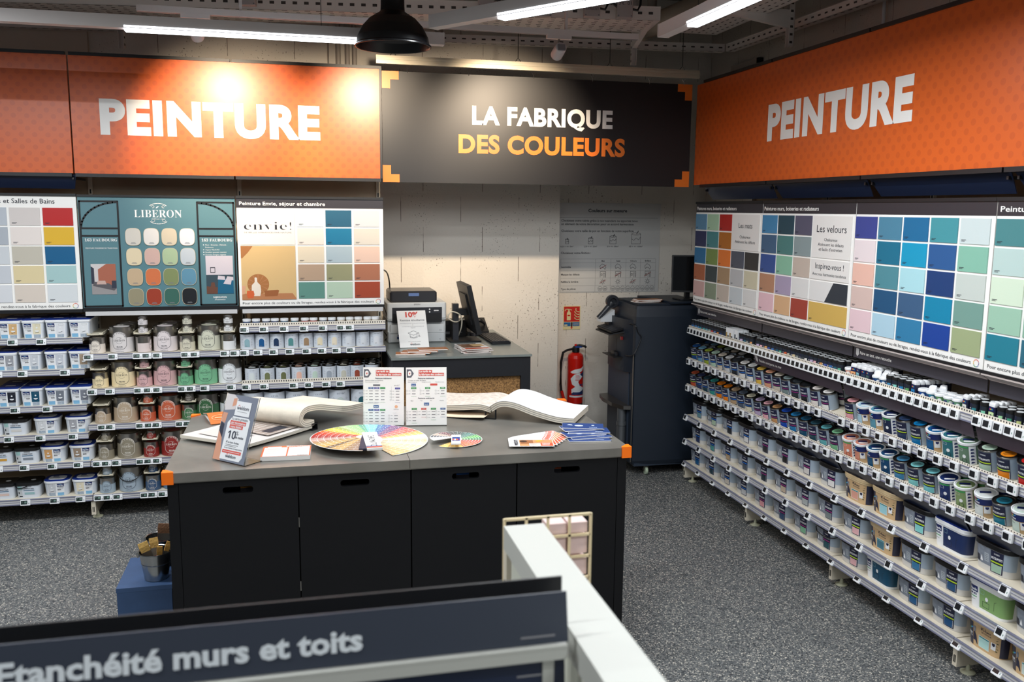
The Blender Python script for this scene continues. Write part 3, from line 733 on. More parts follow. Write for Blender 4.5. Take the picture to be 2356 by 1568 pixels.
def oval_poly(w, d, n=40, e=.55):
    q = []
    for k in range(n):
        a = -PI/2+2*PI*k/n; c, s_ = math.cos(a), math.sin(a)
        q.append((w/2*math.copysign(abs(c)**e, c), d/2*math.copysign(abs(s_)**e, s_)))
    return q
def lux_tub(stripe, handle=False):
    """rounded plastic tub: black lid with a pale disc, photo print and navy label on the front"""
    w, d, H = .218, .165, .128
    t = thing('paint_tub', None, 'paint tub'); k = lambda z: .90+.10*(z-.004)/(H-.004)
    O = oval_poly(w, d)
    def ring(s, z): return [(x*s, y*s, z) for x, y in O]
    b = MB(); b.loft([ring(.885, 0), ring(.90, .004), ring(1.0, H)], 0); b.build('tub_body', mat('tub_frosted', (196, 194, 190), .35), t)
    b = MB(); b.loft([ring(1.02, H-.016), ring(1.045, H-.014), ring(1.045, H+.004), ring(1.03, H+.008), ring(.98, H+.009), ring(.95, H+.006)], 0)
    b.prism([(x+.035, y-.02) for x, y in circ(.018, 18)], H+.006, H+.0068, 1); b.build('lid', [LIDBLK, DISC], t)
    W = Wrap(O, k); b = MB()
    W.patch(b, -.107, .030, .015, H-.018, 1)
    W.patch(b, .072, .034, .135, H-.018, 4)
    W.shape(b, [(-.09, .034), (-.06, .034), (-.066, .062), (-.088, .066)], 5, .0003); W.shape(b, [(-.06, .040), (-.042, .040), (-.05, .068)], 3, .0003)
    W.patch(b, -.032, .045, -.006, .084, 6, .0003)
    for i in range(4): W.patch(b, -.028, .052+i*.008, -.010, .0535+i*.008, 5, .0005, 2)
    W.patch(b, .006, .010, .074, H-.018, 0, .0006)
    W.patch(b, .012, .014, .068, .050, 2, .001); W.line(b, [(.012, .014), (.068, .014), (.068, .050), (.012, .050)], .0012, 3, .0012, True)
    W.patch(b, .008, .056, .073, .062, 7, .001)
    W.text(b, 'LUXENS', .040, .094, .006, 3, .0012, w=.03, off=.02); W.text(b, 'MULTISUPPORTS', .0405, .072, .0105, 3, .0012, w=.060, off=.03)
    b.build('label', [NAVY, PHOTO1, TINT, LIDW, CANGREY, INK, mat('print_palegrey', (160, 168, 176), .4), stripe], t)
    if handle:
        b = MB(); b.tube([W.at(s_, z, .006) for s_, z in ((-.125, .105), (-.10, .092), (-.06, .082), (0, .078), (.06, .082), (.10, .092), (.125, .105))], .003, 6); b.build('handle', LIDBLK, t)
    return t

def rip_tub(round_=False):
    """white tub with a blue lid; logo box, writing, sample picture and pale blue print"""
    w, d, H, r = (.158, .15, .110, .045) if round_ else (.132, .15, .124, .016)
    t = thing('paint_tub', None, 'paint tub'); k = lambda z: .90+.10*(z-.003)/(H-.015)
    O = rrect(w*.985, d*.985, r)
    R_ = lambda s, z: [(x*s, y*s, z) for x, y in O]
    b = MB(); b.loft([R_(.885, 0), R_(.90, .003), R_(1, H-.012)], 0); b.build('tub_body', TUBW, t)
    b = MB(); b.loft([R_(1.0, H-.020), R_(1.045, H-.018), R_(1.045, H-.006), R_(1.02, H-.004), R_(1.02, H), R_(.96, H+.002)], mis=[1, 1, 1, 0, 0])
    if round_: b.prism([(x*.7, y*.62-.005) for x, y in O], H+.002, H+.0026, 1); b.quad(-.03, -.01, .012, .0, H+.003, 2); b.quad(-.035, .015, .0, .035, H+.003, 0)
    else:
        b.quad(-.035, -.03, .035, -.012, H+.0025, 0); b.quad(-.03, 0, .03, .03, H+.0025, 1)
    b.build('lid', [BLUE, LIDW, NAVY], t)
    W = Wrap(O, k); b = MB(); s = -1 if round_ else 1; hw = w/2
    lx = lambda a0, a1: (min(s*a0, s*a1), max(s*a0, s*a1))
    def pt(a0, z0, a1, z1, mi, e=0): u = lx(a0, a1); W.patch(b, u[0], z0, u[1], z1, mi, e)
    T = H/.124
    pt(-.055, .003, .055, .100*T, 0)
    pt(-.052, .076*T, -.008, .099*T, 1, .0005); W.text(b, 'Ripolin', s*-.030, .081*T, .009, 0, .0008, w=.036, off=.03)
    W.shape(b, [(s*-.030+.007*math.cos(a*PI/6), .0925*T+.003*math.sin(a*PI/6)) for a in range(7)], 4, .0008)
    W.text(b, 'CUISINE', s*-.030, .065*T, .0078, 2, .0006, w=.040); W.text(b, '& SALLE DE', s*-.030, .056*T, .0045, 2, .0006, w=.034); W.text(b, 'BAIN', s*-.022, .047*T, .0078, 2, .0006, w=.022, off=.03)
    pt(-.052, .004, -.010, .028*T, 4, .0005)
    pt(.0, .028*T, .050, .099*T, 3, .0005); W.line(b, [(s*.018, .083*T), (s*.046, .083*T), (s*.046, .095*T), (s*.018, .095*T)], .0007, 5, .0008, True)
    W.shape(b, [(s*.026+.0055*math.cos(a*PI/6), .072*T+.0055*math.sin(a*PI/6)) for a in range(12)], 0, .0008)
    W.shape(b, [(s*.026+.014*math.cos(a*PI/6), .054*T+.010*math.sin(a*PI/6)) for a in range(6, 13)], 0, .0008)
    W.shape(b, [(s*.026-.012, .037*T), (s*.026+.013, .044*T), (s*.026+.013, .041*T), (s*.026-.012, .035*T)], 2, .0008)
    pt(.004, .004, .05, .026*T, 6, .0004); W.line(b, [(s*.006, .010), (s*.032, .010), (s*.032, .022), (s*.006, .022)], .0008, 0, .0006, True)
    b.build('label', [LIDW, mat('logo_navy', (20, 34, 90), .35), INK, TINT, SKY, GREYINK, CANGREY], t)
    return t

def lux_kitchen_tub(handle=False):
    w, d, H = .150, .15, .108
    t = thing('paint_tub', None, 'paint tub'); O = rrect(w, d, .03); k = lambda z: .91+.09*(z-.003)/(H-.013)
    R_ = lambda s, z: [(x*s, y*s, z) for x, y in O]
    b = MB(); b.loft([R_(.90, 0), R_(.91, .003), R_(1, H-.01)], 0); b.build('tub_body', TUBW, t)
    b = MB(); b.loft([R_(1.02, H-.022), R_(1.05, H-.020), R_(1.05, H-.002), R_(1.0, H), R_(.95, H-.002)], 0); b.prism([(x+.02, y) for x, y in circ(.016, 16)], H-.002, H-.0012, 1)
    b.build('lid', [LIDBLK, LIDW], t)
    W = Wrap(O, k); b = MB()
    W.patch(b, -.066, .058, -.036, .084, 4); W.patch(b, -.066, .010, -.036, .056, 5)
    W.patch(b, -.062, .030, -.054, .044, 2, .0003)
    W.line(b, [(-.012, .078), (.024, .078), (.024, .084), (-.012, .084)], .0018, 1, .0004, True); W.text(b, 'LUXENS', .006, .0788, .005, 1, w=.03, off=.02)
    W.text(b, 'CUISINE ET BAIN', .008, .062, .0075, 2, w=.062, off=.025); W.patch(b, -.026, .052, .042, .056, 3, .0004)
    W.patch(b, -.022, .024, .044, .040, 6, .0004); W.patch(b, -.058, .008, -.036, .016, 2, .0006)
    b.build('label', [LIDW, GREYINK, INK, mat('teal_rule', (24, 86, 120), .4), mat('print_aqua', (150, 186, 184), .4), mat('print_mist', (190, 194, 196), .4), TINT], t)
    if handle:
        b = MB(); b.tube([W.at(s_, z, .006) for s_, z in ((-.085, .082), (-.06, .070), (-.03, .074), (0, .084))], .0035, 6); b.build('handle', LIDBLK, t)
    return t

def rip_wall_tub():
    """broad tub with blue lid, white logo strip and a broad tinted print with a lamp drawing"""
    w, d, H = .225, .165, .140; t = thing('paint_tub', None, 'paint tub'); O = rrect(w, d, .035); k = lambda z: .90+.10*(z-.004)/(H-.014)
    R_ = lambda s, z: [(x*s, y*s, z) for x, y in O]
    b = MB(); b.loft([R_(.89, 0), R_(.90, .004), R_(1, H-.01)], 0); b.build('tub_body', LIDW, t)
    b = MB(); b.loft([R_(1.0, H-.026), R_(1.03, H-.024), R_(1.03, H-.008), R_(1.01, H-.006), R_(1.01, H), R_(.95, H-.002)], mis=[1, 1, 1, 0, 0]); b.quad(-.06, -.02, .02, .03, H-.001, 1); b.build('lid', [BLUE, LIDW], t)
    W = Wrap(O, k); b = MB()
    W.patch(b, -.102, .006, -.044, .108, 0); W.patch(b, -.098, .078, -.050, .106, 1, .0004); W.text(b, 'Ripolin', -.074, .084, .011, 0, .0007, w=.038, off=.03)
    W.text(b, 'MURS', -.074, .064, .009, 1, .0006, w=.036, off=.03); W.patch(b, -.096, .053, -.056, .057, 2, .0006); W.patch(b, -.096, .040, -.066, .042, 5, .0006)
    W.patch(b, -.040, .014, .150, .108, 3)
    W.line(b, [(-.034, .082), (-.012, .082), (-.012, .100), (-.034, .100)], .001, 4, .0005, True)
    W.line(b, [(-.02, .026), (.02, .026), (.02, .05), (-.02, .05), (-.02, .026)], .0014, 6, .0005); W.shape(b, [(.004+.009*math.cos(a*PI/8), .066+.010*math.sin(a*PI/8)) for a in range(16)], 0, .0005)
    W.line(b, [(.004, .056), (.004, .05)], .002, 6, .0005); W.line(b, [(.05, .03), (.05, .07), (.062, .076)], .0012, 6, .0005)
    b.build('label', [LIDW, mat('logo_navy', (20, 34, 90), .35), GREEN, TINT, mat('print_line', (150, 190, 200), .4), GREYINK, INK], t)
    return t

RAIN = [mat('rainbow_red', (214, 52, 44), .4), mat('rainbow_yellow', (240, 180, 40), .4), mat('rainbow_green', (90, 170, 90), .4), mat('rainbow_blue', (60, 140, 210), .4)]
def rainbow(W, b, u, z, s, m0, e=.0006):
    for i in range(4): W.line(b, [(u+s*(-.5+i*.25), z+s*(.42-.26*math.sin(.55*i+.2) if i < 2 else .12+.10*(i-2))), (u+s*(-.5+(i+1)*.25), z+s*(.42-.26*math.sin(.55*(i+1)+.2) if i+1 < 2 else .12+.10*(i-1)))], s*.14, m0+i, e)
def dulux_tub():
    w, d, H = .220, .160, .142; t = thing('paint_tub', None, 'paint tub'); O = oval_poly(w, d, e=.5); k = lambda z: .90+.10*(z-.004)/(H-.014)
    R_ = lambda s, z: [(x*s, y*s, z) for x, y in O]
    b = MB(); b.loft([R_(.89, 0), R_(.90, .004), R_(1, H-.01)], 0); b.build('tub_body', KRAFT, t)
    b = MB(); b.loft([R_(1.0, H-.030), R_(1.02, H-.026), R_(1.02, H-.020), R_(1.045, H-.018), R_(1.045, H-.004), R_(1.01, H), R_(.94, H-.004)], 0); b.quad(-.05, -.03, .05, .03, H-.0035, 1); b.build('lid', [mat('lid_sand', (206, 182, 142), .4), NAVY], t)
    W = Wrap(O, k); b = MB()
    W.patch(b, -.125, .004, -.062, .112, 0); W.text(b, 'Dulux', -.086, .052, .014, 1, .0006, w=.040, off=.03); rainbow(W, b, -.088, .070, .05, 5); W.text(b, 'VALENTINE', -.084, .042, .006, 1, .0006, w=.036)
    W.text(b, 'Crème', .018, .094, .015, 0, .0006, w=.062, st='script'); W.text(b, 'DE COULEUR', .022, .082, .007, 0, .0006, w=.058)
    W.shape(b, [(-.060, .03), (-.046, .03), (-.036, .016), (-.032, .016), (-.040, .055), (-.050, .072), (-.058, .066)], 0, .0005); W.shape(b, [(-.058, .07), (-.044, .074), (-.044, .096), (-.056, .098)], 4, .0005)
    W.patch(b, -.024, .012, .042, .066, 1, .0005); W.patch(b, -.022, .014, .040, .057, 2, .0008); W.patch(b, -.022, .058, .040, .064, 3, .0008)
    W.patch(b, .052, .032, .078, .066, 1, .0005); W.shape(b, [(.058, .064), (.074, .064), (.074, .054), (.066, .048), (.058, .054)], 0, .0009)
    for i in range(6): W.shape(b, [(.082+.006*math.cos(a*PI/3+i)+.003*(i % 2), .03+.013*i+.003*math.sin(a*PI/3)) for a in range(6)], 9, .0005)
    W.patch(b, .098, .004, .14, .112, 0)
    b.build('label', [NAVY, LIDW, TINT, mat('card_teal', (36, 130, 134), .4), PHOTO1]+RAIN+[mat('leaf_dark', (84, 84, 52), .5)], t)
    return t

def small_can(kind):
    """half-litre tin with a white plastic rim: 'ripolin' or 'dulux' print"""
    R, H = .0475, .108; t = thing('paint_can', None, 'paint can')
    b = MB(); b.lathe([(R-.002, 0), (R, .003), (R, H-.006)], 28, 0, caps=(1, 0)); b.build('can_body', TINT if kind == 'ripolin' else KRAFT, t)
    b = MB(); b.lathe([(R+.001, H-.012), (R+.0022, H-.010), (R+.0022, H), (R-.003, H+.001), (R-.005, H-.002), (R-.008, H-.002)], 28, mis=[0, 0, 0, 0, 0], caps=(0, 1))
    M = Matrix.Translation((0, 0, H-.0018)); b.prism(circ(R-.008, 24), 0, .0004, 1, M)
    b.quad(-.026, -.004, .020, .014, .0008, 2, M @ Matrix.Rotation(.5, 4, 'Z')); b.quad(-.02, -.022, .026, -.010, .0008, 0, M @ Matrix.Rotation(.5, 4, 'Z'))
    b.build('lid', [LIDW, TINT, mat('logo_navy', (20, 34, 90), .35)], t)
    W = Wrap(circ(R, 48)); b = MB()
    if kind == 'ripolin':
        W.patch(b, -.066, .004, -.030, H-.014, 0); W.patch(b, -.066, .068, -.034, .088, 1, .0004); W.text(b, 'Ripolin', -.050, .073, .008, 0, .0006, w=.026, off=.03); W.text(b, 'MURS', -.050, .055, .007, 1, .0005, w=.022, off=.03)
        W.patch(b, -.03, .086, .024, .093, 2, .0004); W.line(b, [(-.022, .070), (-.002, .070), (-.002, .082), (-.022, .082)], .001, 0, .0004, True)
        W.line(b, [(-.006, .014), (.014, .014), (.014, .030), (-.006, .030)], .0016, 3, .0004, True); W.shape(b, [(.004+.008*math.cos(a*PI/6), .044+.009*math.sin(a*PI/6)) for a in range(12)], 0, .0005)
        W.patch(b, .026, .004, .056, H-.014, 0)
        for i in range(5): W.shape(b, [(.032, .010+i*.016), (.050, .012+i*.016), (.044, .019+i*.016), (.034, .020+i*.016)], 1, .0005)
    else:
        W.patch(b, -.075, .066, .075, H-.012, 1); W.text(b, 'Dulux', -.022, .072, .009, 0, .0005, w=.03, off=.03); rainbow(W, b, -.024, .082, .03, 4)
        W.patch(b, -.060, .006, .006, .064, 5+3, .0003); W.text(b, 'Crème', -.030, .052, .007, 3, .0006, w=.03, st='script'); W.patch(b, -.044, .010, -.008, .042, 0+8, .0005)
        W.patch(b, .010, .028, .036, .062, 0, .0005); W.shape(b, [(.016, .060), (.030, .060), (.030, .051), (.023, .046), (.016, .051)], 1, .0008)
    b.build('label', [LIDW, mat('logo_navy', (20, 34, 90), .35), GREEN, INK]+RAIN+[TINT], t)
    return t

def lib_can(R, H, handle=False, white=False):
    """bare tin with a tinted paper wrap and an arched label"""
    t = thing('paint_can', None, 'paint can')
    b = MB(); b.lathe([(R-.002, 0), (R, .002), (R, H-.005), (R+.0012, H-.004), (R+.0012, H-.001), (R-.001, H)], 32, mis=[0, 0, 0, 0, 0], caps=(1, 0)); b.build('can_body', STEEL, t)
    b = MB(); b.lathe([(R, H-.001), (R-.004, H+.0005), (R-.005, H-.004), (R-.009, H-.004), (R-.010, H-.001), (R-.016, H-.0012)], 32, mis=[0, 0, 0, 0, 0], caps=(0, 1)); b.prism(circ(R*.66, 24), H-.0012, H-.0006, 1); b.build('lid', [STEEL, TINT], t)
    W = Wrap(circ(R, 64)); b = MB(); s = R/.0775; hh = H*.60
    W.patch(b, -R*2.2, .004*s, R*2.2, hh, 0)
    def loop(a, zb, zt, n=20):
        rz = a*.95; return [(a*math.cos(q), zt-rz+rz*math.sin(q)) for q in [PI*i/n for i in range(n+1)]]+[(-a*math.cos(q), zb+a*.8-a*.8*math.sin(q)) for q in [PI*i/n for i in range(n+1)]]
    zb, zt = .020*s, H*.84
    W.shape(b, loop(.047*s, zb, zt), 0, .0004); W.line(b, loop(.045*s, zb+.002, zt-.002), .0022*s, 1, .0007, True)
    c = (zb+zt)/2
    W.text(b, 'LIBERON', 0, c-.004*s, .014*s, 1, .0007, w=.072*s, st='serif', off=-.012); W.line(b, [(.004*s, c+.0125*s), (.010*s, c+.0165*s)], .0025*s, 1, .0007)
    for q in (1, -1): W.line(b, [(.022*s*math.cos(a*PI/10), c+.003*s+q*.022*s*math.sin(a*PI/10)) for a in range(2, 9)], .0012*s, 1, .0007)
    # arched line of capitals following the top of the loop
    word = '163 FAUBOURG'; rr = .036*s; zc = zt-.047*s*.95
    for i, ch in enumerate(word):
        if ch == ' ': continue
        a = PI*(.93-.86*i/(len(word)-1)); ca, sa = math.cos(a-PI/2), math.sin(a-PI/2)
        write(b, ch, -.0035*s, 0, .0095*s, 1, st='serif', off=-.01, fn=lambda x, y: W.at(rr*math.cos(a)+x*ca-y*sa, zc+rr*math.sin(a)*.95+x*sa+y*ca-.004*s, .0007))
    W.text(b, 'VELOURS', 0, zb+.018*s, .0085*s, 1, .0007, w=.038*s, off=.03); W.text(b, 'PEINTURE DE TRADITION', 0, zb+.010*s, .004*s, 1, .0007, w=.04*s)
    W.text(b, '163 FAUBOURG VELOURS', 0, .009*s, .005*s, 1, .0005, w=.05*s)
    b.build('label', [TINT, mat('label_white_ink', (226, 220, 210), .5) if white else INK], t)
    if handle:
        b = MB(); b.tube([(R*1.06*math.cos(a), -R*1.06*math.sin(a)-.004, H*.86-H*.40*math.sin(a)**1.0) for a in [PI*i/14 for i in range(15)]], .0032, 7); b.build('handle', LIDBLK, t)
    for q in ((1, -1) if R > .07 else ()):
        b = MB(); b.lathe([(.006, 0), (.006, .004), (.003, .006)], 10, 0, Matrix.Translation((q*R, 0, H*.86)) @ Matrix.Rotation(q*PI/2, 4, 'Y')); b.build('handle_ear', STEEL, t)
    return t

def envie_can(R, H):
    """white tin with a tinted arched sample"""
    t = thing('paint_can', None, 'paint can')
    b = MB(); b.lathe([(R-.002, 0), (R, .002), (R, H-.005), (R+.0012, H-.004), (R+.001, H)], 32, mis=[0, 0, 1, 1], caps=(1, 0)); b.build('can_body', [mat('can_white', (198, 204, 212), .35), STEELD], t)
    b = MB(); b.lathe([(R, H), (R-.004, H+.001), (R-.006, H-.004), (R-.016, H-.003)], 28, mis=[0, 0, 0], caps=(0, 1)); b.prism(circ(R*.5, 24), H-.003, H-.0024, 1); b.build('lid', [STEELD, TINT], t)
    W = Wrap(circ(R, 64)); b = MB(); s = R/.049
    W.text(b, 'envie!', .004*s, H*.80, .010*s, 1, .0003, w=.036*s, st='serif', off=-.02)
    a = .0175*s; zb = H*.17; zt = H*.68
    W.shape(b, [(a, zb), (a, zt-a)]+[(a*math.cos(q), zt-a+a*math.sin(q)) for q in [PI*i/12 for i in range(1, 12)]]+[(-a, zt-a), (-a, zb)], 0, .0004)
    W.line(b, [(a*1.06, zb)]+[(a*1.06*math.cos(q), zt-a+a*1.06*math.sin(q)) for q in [PI*i/12 for i in range(13)]]+[(-a*1.06, zb), (a*1.06, zb)], .0007*s, 2, .0005)
    for q in (-1, 1):
        for i in range(3): W.line(b, [(q*.032*s+.004*s*math.cos(k*PI/4), H*(.30+.16*i)+.004*s*math.sin(k*PI/4)) for k in range(8)], .0008*s, 3, .0003, True)
    W.patch(b, -.012*s, zb+.006*s, .002*s, zb+.0075*s, 3, .0008, 2); W.patch(b, -.012*s, zb+.003*s, .0, zb+.0042*s, 3, .0008, 2)
    b.build('label', [TINT, mat('slate_ink', (96, 106, 124), .5), LIDW, GREYINK], t)
    return t

def envie_jar():
    t = thing('tester_jar', None, 'tester jar'); R, H = .0255, .050
    b = MB(); b.lathe([(R-.002, 0), (R, .002), (R, H-.016)], 20, 0); b.build('jar_body', TINTG, t)
    b = MB(); b.lathe([(R+.001, H-.018), (R+.0025, H-.016), (R+.0025, H-.002), (R+.001, H), (R-.004, H-.001)], 20, 0); b.build('lid', LIDW, t)
    W = Wrap(circ(R, 32)); b = MB(); W.shape(b, [(.009*math.cos(k*PI/8), .016+.009*math.sin(k*PI/8)) for k in range(16)], 0, .0003); b.build('label', LIDW, t)
    return t
def lux_pot():
    t = thing('test_pot', None, 'test pot'); R, H = .0215, .068
    b = MB(); b.lathe([(R-.002, 0), (R, .002), (R, H-.018)], 14, 0, caps=(1, 0)); W = Wrap(circ(R, 24), eps=.0004); W.patch(b, -.018, .004, .002, H-.019, 1, n=3); W.patch(b, .004, .006, .022, .030, 2, n=3)
    for i in range(3): W.patch(b, -.015, .010+i*.008, -.001, .013+i*.008, 3, .0003, n=2)
    b.build('pot_body', [mat('pot_dark', (36, 42, 52), .3), NAVY, TINT, LIDW], t)
    b = MB(); b.lathe([(R+.0005, H-.019), (R+.002, H-.017), (R+.002, H-.002), (R+.0005, H), (R-.003, H-.001)], 16, 0); b.prism(circ(R-.0045, 14), H-.001, H-.0004, 1); b.build('lid', [LIDBLK, mat('pot_disc', (222, 226, 228), .3)], t)
    return t
def rip_pot(dome):
    t = thing('test_pot', None, 'test pot'); R, H = .027, .048
    b = MB(); b.lathe([(R-.004, 0), (R-.003, .002), (R-.001, .034)], 20, 0, caps=(1, 0)); W = Wrap(circ(R-.002, 32), eps=.0006); W.patch(b, -.024, .010, .004, .028, 1, n=4); W.text(b, 'Ripolin', -.010, .015, .006, 2, w=.022, off=.03)
    W.shape(b, [(.020+.009*math.cos(k*PI/6), .018+.009*math.sin(k*PI/6)) for k in range(12)], 2, .0004); b.build('pot_body', [TINT, mat('logo_navy', (20, 34, 90), .35), LIDW], t)
    b = MB(); b.lathe([(R-.001, .033), (R+.002, .035), (R+.002, .043), (R, .046), (R-.003, H), (R-.005, H-.002)], 22, 0)
    if dome: b.loft([[(x*(1-.18*k), y*.55*(1-.35*k)+.004*k, H-.003+z) for x, y in circ(R-.002, 20)] for k, z in ((0, 0), (.3, .014), (.9, .024), (2.2, .029))], 0)
    b.build('lid', LIDW, t); return t
def dulux_tester():
    t = thing('test_pot', None, 'test pot'); w, d, H = .040, .026, .078; O = rrect(w, d, .006, 2)
    b = MB(); b.loft([[(x, y, 0) for x, y in O], [(x, y, .058) for x, y in O]], 0, smooth=False); b.box(-.016, -d/2-.0006, .006, .016, -d/2, .034, 1); b.box(-.004, -d/2-.001, .008, .004, -d/2-.0004, .024, 0, None)
    b.box(-.016, -d/2-.0006, .038, .016, -d/2, .056, 2); M = FY(0, -d/2-.0008, 0); write(b, 'Test', .003, .014, .009, 2, M, al='c', w=.020, off=.02)
    for i in range(4): b.quad(-.010+i*.005, .044, -.005+i*.005, .050-.002*(i % 2), .0003, 3+i, M)
    b.build('pot_body', [NAVY, TINT, mat('logo_navy', (20, 34, 90), .35)]+RAIN, t)
    b = MB(); b.loft([[(x*1.0, y*1.0, .058) for x, y in O], [(x*1.02, y*1.02, .060) for x, y in O], [(x*1.02, y*1.02, .068) for x, y in O], [(x*.96, y*.8, .076) for x, y in O], [(x*.9, y*.4, H) for x, y in O]], 0); b.build('lid', LIDW, t); return t
def test_box():
    t = thing('test_box', None, 'test box'); b = MB(); b.box(-.024, -.02, 0, .024, .02, .082); b.build('carton', LIDW, t)
    b = MB(); b.box(-.022, -.0206, .004, -.004, -.02, .05, 0); b.box(.0, -.0206, .02, .02, -.02, .03, 1); b.build('label', [TINT, INK], t); return t
def price_tag(kind):
    t = thing('price_tag', None, 'price tag')
    w, h = ((.062, .040), (.056, .046))[kind]
    b = MB(); b.rbox(w, h, .011, .005, .0015, 0, Matrix.Rotation(PI/2, 4, 'X') @ Matrix.Translation((0, h/2, 0))); b.build('case', LIDW, t)
    b = MB(); y = -.0116
    if kind == 0:
        b.box(-.026, y, .008, .013, y+.001, .033, 0)
        for x, z0, z1 in ((-.004, .016, .028), (.003, .016, .028), (-.020, .024, .027)): b.box(x, y-.0003, z0, x+.0045, y, z1, 1)
        b.box(.020, y, .010, .0235, y+.001, .018, 0)
    else: b.box(-.022, y, .010, .010, y+.001, .038, 0); b.box(.017, y, .014, .021, y+.001, .022, 1)
    b.build('screen', [SCREEN if kind == 0 else mat('tag_screen_dark', (30, 32, 36), .25), SCREENG], t); return t
def pusher_tray():
    """narrow cream ledge on a shelf divider, holding the tiniest cans over the small ones"""
    t = thing('can_ledge', None, 'shelf ledge')
    b = MB(); b.box(-.05, 0, 0, .05, .30, .004); b.box(-.05, 0, .004, -.046, .30, .018); b.box(.046, 0, .004, .05, .30, .018); b.box(-.05, 0, 0, -.025, .004, .012); b.box(.025, 0, 0, .05, .004, .012)
    b.build('tray', mat('tray_cream', (214, 206, 184), .4), t)
    b = MB(); b.box(-.012, .28, -.118, .012, .30, 0); b.build('stem', CREAM, t); return t
# ================================================================ stocking the shelves beside the desk
SF = .037
G = 'paint tubs of the kitchen and bathroom bay'
RT, RR = rip_tub(), rip_tub(True); KT, KH = lux_kitchen_tub(), lux_kitchen_tub(True)
rows = [
 (0, [(-2.0,RT,(206,170,120),'sand'),(-1.86,RT,(206,170,120),'tan'),(-1.718,RT,(220,212,184),'ivory'),(-1.578,RT,(216,218,222),'white'),(-1.437,RT,(220,222,224),'snow white')], 'top'),
 (1, [(-1.895,RT,(150,152,158),'mid grey'),(-1.747,RT,(196,200,206),'pale grey'),(-1.595,RT,(192,196,204),'light grey'),(-1.447,RT,(160,142,122),'taupe')], 'second'),
 (2, [(-1.90,RT,(24,28,40),'black'),(-1.755,RT,(10,74,100),'petrol blue'),(-1.604,RT,(112,118,128),'slate grey'),(-1.455,RT,(120,124,134),'dark grey')], 'third'),
 (3, [(-2.02,KT,(200,190,180),'beige'),(-1.873,KT,(206,204,200),'off-white'),(-1.683,RR,(206,208,210),'white'),(-1.49,RR,(160,160,166),'grey')], 'fourth'),
 (4, [(-1.975,KT,(200,150,60),'ochre'),(-1.815,KT,(126,134,144),'blue-grey'),(-1.655,RR,(202,152,96),'caramel'),(-1.476,RR,(150,130,110),'brown')], 'fifth'),
 (5, [(-1.975,KT,(214,190,180),'blush'),(-1.82,KH,(150,184,186),'aqua'),(-1.647,RR,(196,198,202),'silver'),(-1.472,RR,(226,216,190),'cream')], 'bottom')]
for r, items, nm in rows:
    z = LA[r]+SF
    for x, pr, col, cn in items:
        d = .082 if pr in (RR, KT, KH) else .076
        lid = 'black-lidded' if pr in (KT, KH) else 'blue-lidded'
        extra = ' with a lowered handle' if pr is KH else ''
        put(pr, (x, 6.302+d, z), (0, 0, random.uniform(-.02, .02)), '%s white tub%s, %s sample, %s shelf of the tub bay' % (lid, extra, cn, nm), G, col)
        if r < 3 and x > -1.98:
            put(pr, (x-.004, 6.302+d+.158, z), (0, 0, random.uniform(-.04, .04)), '%s white tub behind the %s sample one, %s shelf of the tub bay' % (lid, cn, nm), 'tubs half hidden in the second rank', col)

G = 'bare tin paint cans with arched labels'
LBig, LSm = lib_can(.0775, .174), lib_can(.0495, .106); LBigW, LSmW = lib_can(.0775, .174, white=True), lib_can(.0495, .106, white=True); LBigH = lib_can(.0775, .174, handle=True)
LMi, LMiW = lib_can(.0300, .054), lib_can(.0300, .054, white=True); TRAY = pusher_tray()
nmz = ('top', 'second', 'third', 'fourth', 'bottom')
lib = [
 [('s',-1.343,(222,212,200),'oat',0),('b',-1.19,(214,208,206),'chalk',0),('t',-1.051,(214,200,196),'rose white',0),('b',-.912,(218,208,208),'pinkish white',0),('s',-.768,(206,200,180),'stone',0),('b',-.625,(206,206,186),'sage white',0),('t',-.498,(220,220,220),'pure white',0)],
 [('s',-1.336,(228,210,170),'cream',0),('b',-1.192,(228,210,170),'cream',0),('s',-1.056,(206,166,166),'pink',0),('b',-.924,(206,166,166),'pink',0),('s',-.79,(110,172,132),'mint green',0),('b',-.658,(118,178,138),'mint green',0),('b',-.498,(222,224,226),'white',0)],
 [('s',-1.333,(176,156,132),'taupe',1),('b',-1.19,(176,156,132),'taupe',1),('s',-1.045,(190,92,62),'terracotta',1),('b',-.905,(190,92,62),'terracotta',1),('s',-.775,(62,110,72),'forest green',1),('b',-.655,(52,92,58),'forest green',1),('b',-.495,(216,218,220),'cool white',0)],
 [('s',-1.325,(136,128,110),'olive brown',1),('b',-1.18,(136,128,110),'olive brown',1),('s',-1.035,(138,40,36),'brick red',1),('b',-.895,(138,40,36),'brick red',1)],
 [('s',-1.33,(156,172,184),'grey-blue',0),('h',-1.18,(156,170,182),'grey-blue',0),('s',-1.035,(54,80,112),'denim blue',1),('b',-.895,(90,120,150),'sky blue',1)]]
minis = [[(-1.343,0,None),(-1.053,2,(216,210,210)),(-.768,2,(208,204,186)),(-.50,2,(222,222,222))], [(-1.336,0,None),(-1.056,1,(206,166,166)),(-.79,1,(110,172,132))], [(-1.333,0,None),(-1.045,1,(190,92,62)),(-.775,1,(90,84,80))], [(-1.325,1,(136,128,110)),(-1.035,1,(138,40,36))], [(-1.33,1,(156,172,184)),(-1.035,1,(54,80,112))]]
